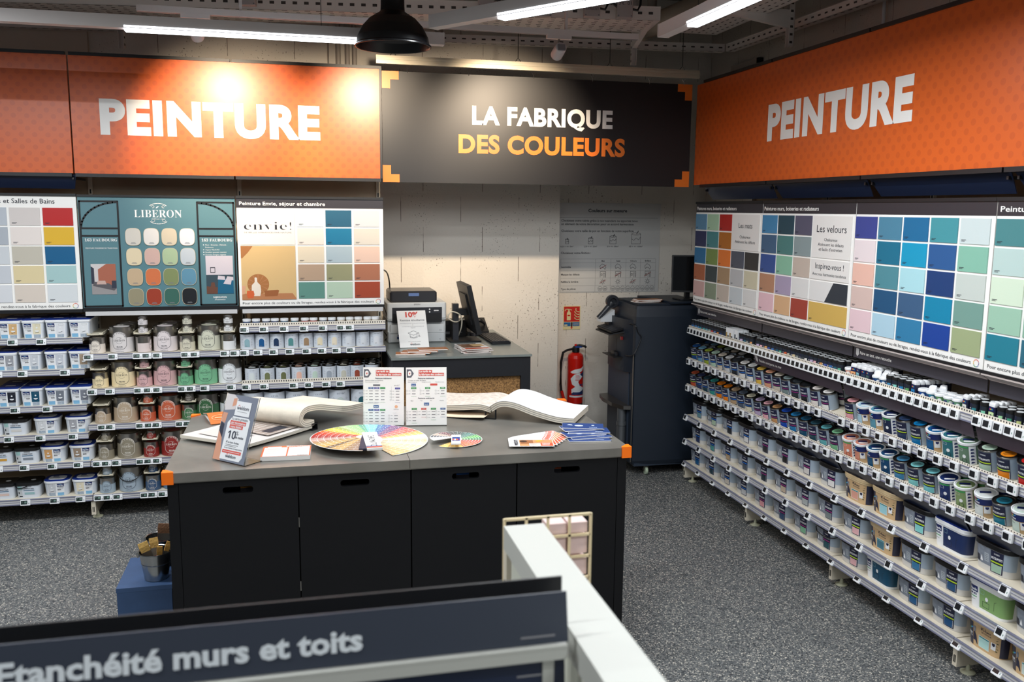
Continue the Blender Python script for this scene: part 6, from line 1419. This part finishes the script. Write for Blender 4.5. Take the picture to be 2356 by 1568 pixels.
for x, y in ((2.70, 6.50), (3.05, 6.50), (2.70, 6.98), (3.05, 6.98)):
    b = MB(); M = Matrix.Translation((X(x), Y(y), .035)) @ Matrix.Rotation(PI/2, 4, 'Y') @ Matrix.Translation((0, 0, -.012)); b.lathe([(.012, 0), (.033, .002), (.035, .006), (.035, .018), (.033, .022), (.012, .024)], 18, 0, M); b.box(X(x)-.016, Y(y)-.01, .03, X(x)-.013, Y(y)+.01, .085, 1); b.box(X(x)+.013, Y(y)-.01, .03, X(x)+.016, Y(y)+.01, .085, 1); b.build('caster', [mat('caster_pale', (176, 190, 166), .4), STEEL], t)
b = MB(); b.box(X(2.60), Y(6.50), 1.384, X(3.14), Y(7.0), 1.40, 0); b.prism([(X(2.86), Y(6.47)), (X(3.14), Y(6.47)), (X(3.14), Y(7.0)), (X(2.78), Y(7.0))], 1.40, 1.416, 0); b.build('top_tray', MCH, t)
b = MB(); b.add([(X(2.40), Y(6.62), 1.135), (X(2.58), Y(6.56), 1.175), (X(2.58), Y(6.98), 1.175), (X(2.40), Y(6.96), 1.135), (X(2.40), Y(6.62), 1.145), (X(2.58), Y(6.56), 1.188), (X(2.58), Y(6.98), 1.188), (X(2.40), Y(6.96), 1.145)], [(0,3,2,1),(4,5,6,7),(0,1,5,4),(1,2,6,5),(2,3,7,6),(3,0,4,7)]); b.build('keyboard_arm', BLACK, t)
b = MB(); b.box(X(2.43), Y(6.60), .955, X(2.56), Y(6.86), .961); b.build('mouse_ledge', BLACK, t)
t = thing('keyboard', 'black keyboard on the sloping arm of the tinting machine', 'keyboard', (2.488, 6.785, 1.171), (0, -.225, 0)); b = MB(); b.rbox(.155, .36, .014, .008, .003); b.build('case', BLACK, t); b = MB()
for i in range(6):
    for j in range(15): b.box(-.068+i*.0228, -.172+j*.0232, .014, -.049+i*.0228, -.153+j*.0232, .018)
b.build('keys', mat('key_grey', (40, 41, 46), .5), t)
t = thing('mouse', 'black mouse on the little ledge of the tinting machine', 'mouse', (2.49, 6.72, .962)); b = MB(); b.loft([[(x*s, y*s, z) for x, y in oval_poly(.062, .11, 20, .8)] for z, s in ((0, 1), (.014, 1.0), (.028, .8), (.034, .4))], 0); b.build('shell', BLACK, t)
t = thing('colour_reader', 'black handheld colour reader resting on its white cradle over the machine keyboard', 'colour reader', (2.475, 6.90, 1.215))
b = MB(); b.add([(-.07,-.05,0),(.05,-.05,.0),(.05,.05,.0),(-.07,.05,0),(-.07,-.05,.02),(.05,-.05,.10),(.05,.05,.10),(-.07,.05,.02)], [(0,3,2,1),(4,5,6,7),(0,1,5,4),(1,2,6,5),(2,3,7,6),(3,0,4,7)], 0); b.box(.0, -.05, -.04, .08, .05, .0, 1); b.build('cradle', [LIDW, BLACK], t)
b = MB(); M = Matrix.Translation((-.005, 0, .10)) @ Matrix.Rotation(.75, 4, 'Y')
b.loft([[(x*s, y*s, z) for x, y in circ(.028, 14)] for z, s in ((-.10, .8), (-.04, .75), (.03, .9), (.07, 1.2))], 0, M); b.lathe([(.05, -.025), (.054, -.02), (.054, .02), (.05, .025), (.03, .025), (.028, .0)], 20, 0, Matrix.Translation((.045, 0, .165)) @ Matrix.Rotation(PI/2, 4, 'X') ); b.build('grip', PG, t)
cable('power_cable', 'black coiled lead hanging from the colour reader down the machine front', [(2.53, 6.75, 1.21), (2.545, 6.46, 1.24), (2.575, 6.45, 1.18), (2.60, 6.44, 1.14), (2.57, 6.445, 1.05), (2.535, 6.47, .99), (2.51, 6.68, .975)], .004, BLACK)
for i in range(3):
    o = None
    lab = 'tan booklet on top of the tinting machine, %s of three' % ('lowest', 'middle', 'uppermost')[i]
    put(LB_, (2.70+.01*i, 6.62, 1.401+.008*i), (0, 0, (.05, -.1, .08)[i]), lab, 'tan booklets on the tinting machine')
t = thing('monitor', 'black monitor standing on the tinting machine beside the corner colour board', 'monitor', (3.06, 6.62, 1.417)); b = MB(); b.rbox(.20, .18, .012, .03, .003); b.build('foot', BLACK, t); b = MB(); b.box(-.02, -.01, .01, .02, .02, .12); b.build('column', BLACK, t)
M = Matrix.Rotation(-.35, 4, 'Z'); b = MB(); b.box(-.13, -.035, .06, .24, -.012, .36, 0, M); b.box(-.12, -.0355, .075, .23, -.035, .35, 1, M); b.build('screen', [BLACK, mat('screen_glass', (14, 15, 18), .1)], t)
# ================================================================ wall pieces
t = thing('wall_poster', 'grey paint guide poster on the block wall beside the machine', 'poster', (2.20, 7.515, 1.397))
b = MB(); b.box(0, 0, 0, .985, .004, .795); b.build('panel', mat('poster_pale', (206, 206, 204), .5), t)
b = MB(); M = FY(0, -.0006, 0); W_ = lambda s, x, y, c, **k: write(b, s, x, y, c, 0, M, **k)
W_('Couleurs sur mesure', .48, .715, .028, al='c', w=.365, off=.03); b.quad(.0, .664, .96, .6665, 0, 1, M)
W_('Choisissez votre teinte grâce à nos nuanciers ou apportez nous', .05, .630, .019, w=.715, off=.015); W_('un élément de votre décoration pour un accord harmonieux', .05, .600, .019, w=.68, off=.015); W_('Choisissez votre taille de pot en fonction de votre superficie', .05, .540, .019, w=.68, off=.015); W_('Choisissez votre finition :', .05, .345, .019, w=.28, off=.015)
for x, s, tx, w_ in ((.105, .030, '0,5l = +/- 5m²', .12), (.325, .042, '2,5l = +/- 25m²', .125), (.535, .060, '5l = +/- 50m²', .11), (.755, .085, '10l = +/- 100m²', .13)):
    W_(tx, x, .405, .013, w=w_, al='c', off=.01); y0 = .435; h_ = s*.9+.012
    b.stroke([(x-s/2, y0+h_), (x-s/2, y0), (x+s/2, y0), (x+s/2, y0+h_)], .003, 0, 0, M); b.stroke([(x+s/2*math.cos(k*PI/10), y0+h_+s*.12*math.sin(k*PI/10)) for k in range(20)], .003, 0, 0, M, True); b.stroke([(x-s/2, y0+h_*.5), (x-s*.25, y0+h_*.35), (x, y0+h_*.6), (x+s*.3, y0+h_*.4), (x+s/2, y0+h_*.7)], .003, 0, 0, M); b.stroke([(x+s*.05, y0+h_), (x+s*.25, y0+h_*1.3)], .006, 0, 0, M)
XS = (.05, .375, .52, .665, .805, .95); YS = (.300, .265, .195, .128, .062, .0)
YS = (.300, .265, .195, .128, .060, -.004); 
for y in YS[:5]+(.006,): b.quad(.05, y, .95, y+.0016, 0, 1, M)
for x in XS: b.quad(x, .006, x+.0016, .30, 0, 1, M)
for x, s in zip((.447, .592, .735, .877), ('Mat', 'Satin', 'Velours', 'Brillant')): W_(s, x, .275, .014, al='c', off=.02)
for s, y in (('Lessivable', .222), ('Masque les défauts', .155), ('Reflète la lumière', .090), ('Type de pièces', .026)): W_(s, .056, y, .016, off=.02)
for i, x in enumerate((.447, .592, .735, .877)):
    b.stroke([(x-.022, .21), (x-.03, .235), (x-.01, .255), (x+.01, .25), (x+.028, .225), (x+.02, .205), (x+.008, .22), (x-.01, .225)], .003, 0, 0, M, True); b.stroke([(x-.025, .135), (x-.025, .188), (x+.027, .188), (x+.027, .135)], .003, 0, 0, M); b.stroke([(x+.005, .135), (x+.005, .172), (x+.02, .172), (x+.02, .135)], .003, 0, 0, M); b.stroke([(x-.018, .150), (x-.006, .150), (x-.006, .168), (x-.018, .168)], .003, 0, 0, M, True)
    b.stroke([(x+.013*math.cos(k*PI/6), .096+.013*math.sin(k*PI/6)) for k in range(12)], .003, 0, 0, M, True)
    for k in range(8): b.stroke([(x+.018*math.cos(k*PI/4), .096+.018*math.sin(k*PI/4)), (x+.025*math.cos(k*PI/4), .096+.025*math.sin(k*PI/4))], .003, 0, 0, M)
    if i in (0,): b.stroke([(x-.03, .212), (x+.03, .245)], .004, .0004, 2, M)
    if i in (1, 3): b.stroke([(x-.03, .146), (x+.03, .178)], .004, .0004, 2, M)
    if i in (0, 2): b.stroke([(x-.03, .082), (x+.03, .112)], .004, .0004, 2, M)
    for j in range(2 if i == 0 else 3):
        cx = x-.024+(j*.047 if i == 0 else j*.046-.022); b.stroke([(cx+.020*math.cos(k*PI/8), .034+.020*math.sin(k*PI/8)) for k in range(16)], .0022, 0, 0, M, True); b.stroke([(cx-.014, .034), (cx+.014, .034)], .003, 0, 0, M); b.stroke([(cx-.01, .026), (cx+.01, .026)], .003, 0, 0, M)
b.build('print', [INK, mat('poster_rule', (110, 112, 118), .5), mat('poster_red', (150, 40, 40), .5)], t)
t = thing('safety_sign', 'red fire extinguisher sign on the block wall above the extinguisher', 'sign', (2.283, 7.515, 1.065))
b = MB(); b.box(0, 0, 0, .160, .003, .213); b.build('plate', mat('sign_cream', (226, 214, 160), .5), t)
b = MB(); M = FY(0, -.0005, 0); b.quad(.006, .070, .154, .207, 0, 0, M); b.quad(.006, .030, .070, .066, 0, 1, M); b.quad(.090, .030, .154, .066, 0, 1, M); b.quad(.072, .026, .088, .066, 0, 3, M); b.poly([(.068, .018), (.080, .004), (.092, .018)], 0, 0, M); b.quad(.074, .018, .086, .026, 0, 0, M)
b.quad(.034, .084, .070, .150, .0003, 2, M); b.poly([(.034, .150), (.070, .150), (.060, .165), (.044, .165)], .0003, 2, M); b.quad(.046, .165, .058, .182, .0003, 2, M); b.stroke([(.016, .170), (.022, .184), (.052, .184), (.078, .176)], .006, .0003, 2, M); b.quad(.040, .120, .064, .134, .0005, 0, M)
for k in range(4): b.stroke([(.106+.012*(k == 0), .190-k*.028), (.116, .172-k*.026), (.132, .160-k*.024), (.148, .158-k*.022)], .007, .0003, 2, M)
b.quad(.012, .034, .040, .046, .0003, 2, M)
for i in range(3): b.quad(.096, .038+i*.009, .148, .040+i*.009, .0003, 2, M)
b.build('print', [mat('safety_red', (196, 36, 24), .5), mat('safety_blue', (30, 100, 160), .5), mat('sign_cream', (226, 214, 160), .5), INK], t)
t = thing('fire_extinguisher', 'red fire extinguisher hanging on the wall beside the tinting machine', 'fire extinguisher', (2.38, 7.43, .38))
RED = mat('extinguisher_red', (200, 28, 18), .25)
b = MB(); b.lathe([(.066, 0), (.070, .004), (.070, .035)], 28, 1); b.lathe([(.072, .035), (.072, .44), (.066, .468), (.045, .486), (.026, .492)], 28, 0); b.build('cylinder', [RED, BLACK], t)
b = MB(); b.lathe([(.03, .49), (.034, .495), (.034, .53), (.022, .545)], 18, 0); b.box(-.012, -.03, .535, .05, -.012, .548, 1); b.build('valve', [BLACK, mat('valve_blue', (30, 70, 150), .4)], t)
b = MB(); b.tube([(.0, 0, .548), (.03, -.02, .556), (.075, -.03, .548), (.085, -.03, .535)], .011, 8); b.build('lever', BLACK, t)
b = MB(); b.lathe([(.013, .548), (.013, .56), (.010, .565)], 12, 0); b.build('safety_button', RED, t)
b = MB(); b.tube([(-.03, 0, .52), (-.08, -.01, .515), (-.115, .01, .49), (-.13, .02, .40), (-.13, .02, .2), (-.12, .02, .12)], .011, 8); b.build('hose', BLACK, t)
b = MB(); b.tube([(-.12, .02, .14), (-.10, .01, .06), (-.085, .0, -.02)], .014, 10); b.build('nozzle', RED, t)
W = Wrap(circ(.0724, 48)); b = MB(); W.patch(b, -.08, .10, .08, .34, 1); W.shape(b, [(-.07, .32), (-.03, .345), (.03, .355), (.075, .38), (.045, .33), (.0, .31), (-.05, .31)], 0, .0006)
W.shape(b, [(-.055+.0, .13), (.0, .14), (.06, .12), (.075, .17), (.02, .20), (.005, .235), (.05, .28), (.02, .315), (-.03, .30), (-.065, .26), (-.05, .21), (-.02, .19), (-.055, .165)], 0, .0006); W.shape(b, [(.02, .30), (.075, .33), (.078, .25), (.05, .28)], 2, .0008); W.shape(b, [(-.06, .115), (.07, .115), (.075, .165), (.02, .14), (-.04, .14)], 2, .0008); W.patch(b, -.075, .092, .075, .108, 0, .0006)
for i in range(5): W.patch(b, -.02, .245+i*.011, .030-.004*i, .249+i*.011, 1, .0008)
for i in range(2): W.patch(b, .02+i*.022, .195, .036+i*.022, .213, 2, .0008)
W.text(b, 'vogral', -.066, .14, .02, 0, .0009, w=.001) if 0 else None
b.build('label', [LIDW, RED, mat('label_navy2', (34, 52, 100), .4)], t)
b = MB(); b.box(-.02, .06, .30, .02, .09, .47); b.build('wall_bracket', STEEL, t)
# ================================================================ overhead
LAMPW = mat('lamp_housing', (206, 200, 198), .45); EMIT = mat('lit_tube', (238, 246, 255), .4, emit=7.0)
def linear_lamp(a, b_, lit, label):
    a, b_ = Vector(a), Vector(b_); L = (b_-a).length; d = (b_-a).normalized()
    t = thing('linear_lamp', label, 'lamp', a, (0, 0, math.atan2(d.y, d.x)), 'linear ceiling lamps')
    b = MB(); b.box(0, -.03, 0, L, .03, .062); b.box(-.012, -.031, -.001, 0, .031, .063); b.box(L, -.031, -.001, L+.012, .031, .063); b.build('housing', LAMPW, t)
    for x0, x1 in lit:
        b = MB(); b.box(x0, -.026, -.012, x1, .026, .012); b.box(x0, -.0312, .004, x1, .0312, .012)
        b.build('diffuser', EMIT, t)
    for x in (L*.2, L*.8):
        b = MB(); b.tube([(x, 0, .062), (x, 0, 3.95-a.z)], .002, 6); b.build('suspension_wire', STEELD, t)
linear_lamp((-2.4, 4.90, 3.0), (.774, 4.90, 3.0), ((.05, .98), (1.58, 3.02)), 'long white tube lamp running over the lettered orange sign, two lit stretches')
linear_lamp((.669, 4.446, 2.996), (1.88, 2.81, 2.996), ((.43, 1.98),), 'white tube lamp slanting towards the camera from beside the black pendant')
linear_lamp((1.819, 4.327, 2.996), (1.862, 2.46, 2.996), ((.32, 1.8),), 'white tube lamp running towards the camera near the long wall')
t = thing('lamp_track', 'white lamp track under the perforated cable tray', 'lamp track', (-.81, 5.218, 3.15)); b = MB(); b.box(0, -.017, 0, 2.834, .017, .032); b.box(0, -.010, -.001, 2.834, .010, .002, 1); b.build('profile', [LAMPW, GREYINK], t); b = MB()
for x in (.53, 1.41, 2.38): b = MB(); b.box(x-.008, -.008, .032, x+.008, .008, .80); b.build('hanger', LAMPW, t)
def spot_head(x, tgt, label):
    t = thing('spot_lamp', label, 'lamp', (x, 5.218, 3.150), (0, 0, 0), 'track spot lamps')
    b = MB(); b.box(-.075, -.016, -.022, .075, .016, .002); b.build('adapter', LAMPW, t); b = MB(); b.tube([(0, 0, -.02), (0, 0, -.075)], .007, 8); b.build('stem', STEEL, t)
    d = Vector(tgt)-Vector((x, 5.218, 3.058)); M = Matrix.Translation((0, 0, -.092)) @ d.to_track_quat('-Z', 'Y').to_matrix().to_4x4()
    b = MB(); b.lathe([(.028, .055), (.033, .05), (.036, .0), (.036, -.045), (.033, -.05), (.030, -.046), (.026, -.030)], 22, 0, M, caps=(1, 1)); b.build('shade', mat('spot_white', (200, 196, 198), .4), t)
    b = MB()
    for k in range(4): b.box(-.022, -.022, .054+.002*k, .022, -.016+k*.010, .057+.002*k, 0, M)
    b.build('vents', GREYINK, t)
spot_head(-.515, (-.43, 6.35, 2.66), 'white track spot peeking out below the long tube lamp over the orange sign')
spot_head(.53, (.57, 6.38, 2.66), 'white track spot hidden behind the black pendant shade')
spot_head(1.527, (1.50, 6.4, 2.66), 'white track spot over the black sign')
t = thing('pendant_lamp', 'black bell-shaped pendant lamp hanging over the counter', 'lamp', (.49, 4.69, 2.945))
b = MB(); b.lathe([(.193, 0), (.194, -.004), (.190, -.004), (.188, .0), (.176, .045), (.150, .092), (.115, .130), (.068, .160), (.060, .168), (.058, .175)], 40, 0, caps=(0, 0)); b.lathe([(.196, -.002), (.196, .003), (.186, .012), (.180, .045), (.154, .095), (.118, .134), (.070, .164), (.062, .172), (.060, .20), (.060, .30), (.05, .31), (.01, .312)], 40, 0, caps=(0, 1)); b.build('shade', mat('pendant_black', (17, 18, 21), .32), t)
b = MB(); b.tube([(0, 0, .30), (0, 0, 1.0)], .005, 8); b.build('cord', BLACK, t); b = MB(); b.lathe([(.03, .10), (.034, .07), (.03, .045), (.012, .035)], 18, 0); b.build('bulb', mat('bulb_off', (206, 196, 170), .3), t)
# cable trays
TRW = mat('tray_white', (228, 220, 214), .45); SLOT = mat('tray_slot', (66, 58, 54), .7)
def tray(name, label, a, b_, wd, lip, slots=True, side=1):
    """perforated tray from a to b_ (near lower edge), wd towards side, lip high"""
    a, b_ = Vector(a), Vector(b_); L = (b_-a).length; d = (b_-a).normalized()
    t = thing('cable_tray', label, 'cable tray', a, (0, 0, math.atan2(d.y, d.x)))
    b = MB(); b.box(0, 0, 0, L, side*wd, .002); b.box(0, 0, 0, L, side*.002, lip); b.box(0, side*(wd-.002), 0, L, side*wd, lip); b.box(0, -side*.004, lip-.004, L, side*.004, lip+.002)
    n = int(L/.075)
    for i in range(n):
        x = .03+i*.075
        if lip > .03: b.box(x, -side*.0006, lip*.42, x+.030, side*.001, lip*.62, 1)
        m = int(wd/.028)
        for k in range(m):
            if (k % 2 == 0) and slots: b.box(x+(.012 if k % 4 else 0), side*(.012+k*.028), -.0006, x+.036, side*(.022+k*.028), .0005, 1)
    b.build('tray', [TRW, SLOT], t)
    return t
tray('cable_tray', 'wide perforated cable tray crossing above the lamp track', (-3.0, 6.73, 3.42), (2.45, 5.90, 3.42), .40, .09)
tray('cable_tray', 'wide perforated cable tray running towards the camera near the long wall', (2.64, 6.25, 3.42), (2.62, 1.5, 3.42), .40, .07, True, 1)
tray('cable_tray', 'narrow slotted cable tray along the block wall above the signs', (-2.3, 7.20, 3.375), (3.30, 6.62, 3.375), .07, .055)
tray('cable_tray', 'narrow slotted cable tray turning along the long wall', (3.31, 6.62, 3.375), (3.43, 2.0, 3.375), .07, .055, True, 1)
def bracket(x, y, a, z0, label, ln):
    t = thing('tray_bracket', label, 'bracket', (x, y, z0), (0, 0, a)); b = MB(); b.box(-.02, -.02, 0, -.016, .02, .70); b.box(.016, -.02, 0, .02, .02, .70); b.box(-.02, .016, 0, .02, .02, .70)
    for k in range(9): b.box(-.0206, -.012, .02+k*.05, -.0196, .008, .035+k*.05, 1); b.box(.0196, -.012, .02+k*.05, .0206, .008, .035+k*.05, 1)
    b.build('channel', [TRW, SLOT], t)
    b = MB(); b.add([(-.018, -.02, .12), (-.018, -ln, .20), (-.018, -ln, .235), (-.018, -.02, .235), (.018, -.02, .12), (.018, -ln, .20), (.018, -ln, .235), (.018, -.02, .235)], [(0,1,2,3), (7,6,5,4), (0,4,5,1), (1,5,6,2), (2,6,7,3), (3,7,4,0)]); b.build('arm', TRW, t)
bracket(-1.20, 7.02, -.15, 3.24, 'tray bracket above the edge of the lettered orange sign', .50)
bracket(2.50, 6.52, -.15, 3.22, 'tray bracket over the end of the black sign', .48)
bracket(3.22, 5.52, PI/2+3.14159+.02, 3.22, 'tray bracket on the long wall above the orange sign', .58)
def jbox(x, txt, z, label):
    y = 6.18-.152*(x-.635)-.075; t = thing('junction_box', label, 'junction box', (x, y, z), (0, 0, -.15))
    b = MB(); b.rbox(.108, .055, .125, .006, .002); b.build('box', mat('box_grey', (176, 168, 166), .5), t)
    b = MB(); M = FY(0, -.0282, 0)
    for i, s in enumerate(txt): write(b, s, 0, .080-.038*i, .024, 0, M, al='c', st='rom', w=min(.085, .020*len(s)))
    for sx in (-.044, .044):
        for sz in (.010, .115): b.poly([(sx+.005*math.cos(k*PI/4), sz+.005*math.sin(k*PI/4)) for k in range(8)], 0, 1, M)
    b.build('lid_marks', [INK, GREYINK], t)
    b = MB(); b.tube([(.05, 0, .06), (.09, -.01, .05), (.11, .0, .09), (.12, .03, .16), (.12, .08, .20)], .008, 8); b.tube([(-.05, 0, .07), (-.08, -.01, .09), (-.085, .02, .17), (-.07, .08, .2)], .008, 8); b.build('cable', BLACK, t)
jbox(-.29, ('EL 02',), 3.425, 'grey junction box lettered EL 02 on the wide cable tray')
jbox(1.25, (), 3.455, 'plain grey junction box hooked on the tray behind the slanting tube lamp')
jbox(1.63, (), 3.405, 'grey junction box half hidden under the slanting tube lamp')
jbox(1.955, ('PC 17', 'Gondoles'), 3.415, 'grey junction box with two handwritten lines on the wide cable tray')
jbox(2.175, ('PC 01',), 3.415, 'grey junction box lettered PC 01 near the end of the wide tray')
def pipe(pts, r, label, m): b = MB(); b.tube(pts, r, 14); tag(b.build('service_pipe', m), label, 'pipe')
GP = mat('pipe_grey', (176, 164, 154), .5)
pipe([(.66, 6.95, 3.50), (.66, 6.95, 3.95)], .028, 'vertical pale pipe dropping from the ceiling beside the pendant lamp', GP)
pipe([(1.08, 6.95, 3.45), (1.08, 6.95, 3.95)], .030, 'vertical pale pipe behind the plain junction box', GP)
pipe([(2.75, 6.8, 3.52), (2.75, 6.8, 3.95)], .038, 'stout vertical pipe above the tray end', GP)
pipe([(2.62, 6.9, 3.52), (3.3, 5.6, 3.78), (3.5, 5.1, 3.9)], .085, 'fat duct slanting up under the ceiling by the long wall', mat('duct_cream', (196, 182, 164), .5))
pipe([(-2.4, 7.0, 3.66), (2.4, 7.0, 3.66)], .03, 'level pale pipe along the wall just under the ceiling', GP)
pipe([(3.59, 5.05, 3.22), (3.59, 5.05, 3.42), (3.585, 5.05, 3.62)], .011, 'thin white rod hanging on the block wall above the side orange sign', LIDW)
t = thing('wall_conduit', 'grey metal conduit elbow on the long wall above the orange sign', 'conduit', (3.6, 6.6, 3.0)); b = MB(); b.box(-.02, -.02, 0, .018, .02, .34); b.box(-.02, -.02, .30, .018, .45, .34); b.build('duct', GP, t)
# ================================================================ gondola in front of the camera
GW = mat('gondola_white', (184, 185, 178), .45)
t = thing('gondola_shelf', 'white gondola partition running towards the camera, out of focus', 'shelving', (.49, 1.40, 0))
b = MB(); b.box(-.046, -.75, 1.345, .049, .505, 1.40); b.build('top_cap', GW, t)
b = MB(); b.box(-.040, -.75, 0, .043, .45, 1.345); b.build('partition', mat('gondola_greenish', (196, 198, 184), .5), t)
b = MB(); b.box(-.046, .475, 0, -.030, .505, 1.345); b.box(.033, .475, 0, .049, .505, 1.345); b.box(-.030, .495, 0, .033, .503, 1.345)
for k in range(20): b.box(-.0466, .483, .2+k*.055, -.0458, .495, .23+k*.055, 1)
b.build('end_post', [CREAM, BLACK], t)
for i, (y, z) in enumerate(((.20, 1.325), (.13, 1.31))): b = MB(); b.box(.049, y-.02, z, .064, y+.02, z+.03); b.build('hook_clip', mat('clip_blue', (60, 90, 150), .4), t)
t = thing('wire_rack', 'cream wire rack of pale boxes at the far end of the gondola', 'rack', (.565, 1.955, 0))
FR = mat('rack_cream', (224, 206, 166), .45); b = MB()
for x in (-.108, -.054, 0, .054, .108): b.bar((x, 0, .75), (x, 0, 1.398), .006, .006)
for z in (1.396, 1.345, 1.29, 1.235, 1.18, 1.1, 1.0, .9, .8): b.bar((-.107, 0, z), (.107, 0, z), .006, .006)
b.box(-.108, -.005, .60, .108, .05, .75)
b.build('wire_frame', FR, t); b = MB(); b.lathe([(.12, 0), (.12, .01), (.02, .02), (.015, .6)], 20); b.build('stand', FR, t)
k_ = 0
for x in (-.081, -.027, .027, .081):
    for z0, z1 in ((1.182, 1.225), (1.24, 1.282), (1.295, 1.338), (1.348, 1.374)):
        if x < 0: continue
        b = MB(); b.box(x-.024, .006, z0, x+.024, .055, z1); o = b.build('small_carton', mat('carton_blush', (222, 196, 192), .45)); o.location = (.562, 1.955, 0)
        tag(o, 'blush white carton in the wire rack, %s column, %s row' % ('inner' if x < .05 else 'outer', ('lowest', 'third', 'second', 'top')[(0, 1, 2, 3)[k_ % 4]]), 'carton', 'cartons in the wire rack'); k_ += 1
SIGN = mat('header_slate', (50, 56, 68), .38)
t = thing('header_sign', 'slate header sign with pale lettering across the bottom, out of focus', 'sign', (0, 1.35, 0))
b = MB(); xl, xr = -1.3, .4285
def slant(b, z0, z1, y0, y1, th, mi, x0=xl, x1=xr): b.add([(x0, y0, z0), (x1, y0, z0), (x1, y1, z1), (x0, y1, z1), (x0, y0+th, z0), (x1, y0+th, z0), (x1, y1+th, z1), (x0, y1+th, z1)], [(0,1,2,3), (7,6,5,4), (0,4,5,1), (1,5,6,2), (2,6,7,3), (3,7,4,0)], mi)
slant(b, 1.399, 1.482, -.004, .012, .003, 0); b.build('front_board', SIGN, t)
b = MB(); slant(b, 1.405, 1.489, .055, .058, .004, 0, xl, .434); b.build('back_board', BLACK, t)
b = MB(); b.box(xl, -.012, 1.372, .425, .05, 1.396); b.box(xl, -.013, 1.392, .425, -.011, 1.397); b.build('holder_rail', GW, t)
b = MB(); slant(b, 1.27, 1.370, -.006, .006, .003, 0, xl, .425); b.build('lower_board', NAVYP, t)
b = MB(); M = frame((0, -.0052, 1.399), (1, 0, 0), (0, .016, .083)); write(b, 'Etanchéité murs et toits', .083, .0235, .0335, 0, M, al='r', w=.535, off=.035); b.quad(.345, .012, .405, .0155, 0, 1, M)
M = frame((0, -.0072, 1.27), (1, 0, 0), (0, .012, .10)); write(b, 'Sous-couches et finitions', .235, .050, .030, 0, M, al='r', off=.03); b.quad(.34, .07, .40, .0735, 0, 1, M); b.build('lettering', [mat('letter_grey', (206, 212, 216), .4), GREYINK], t)
for x in (-1.3, .385): b = MB(); b.box(x, .0, 0, x+.02, .05, 1.372); b.build('post', GW, t)
bpy.context.view_layer.update()
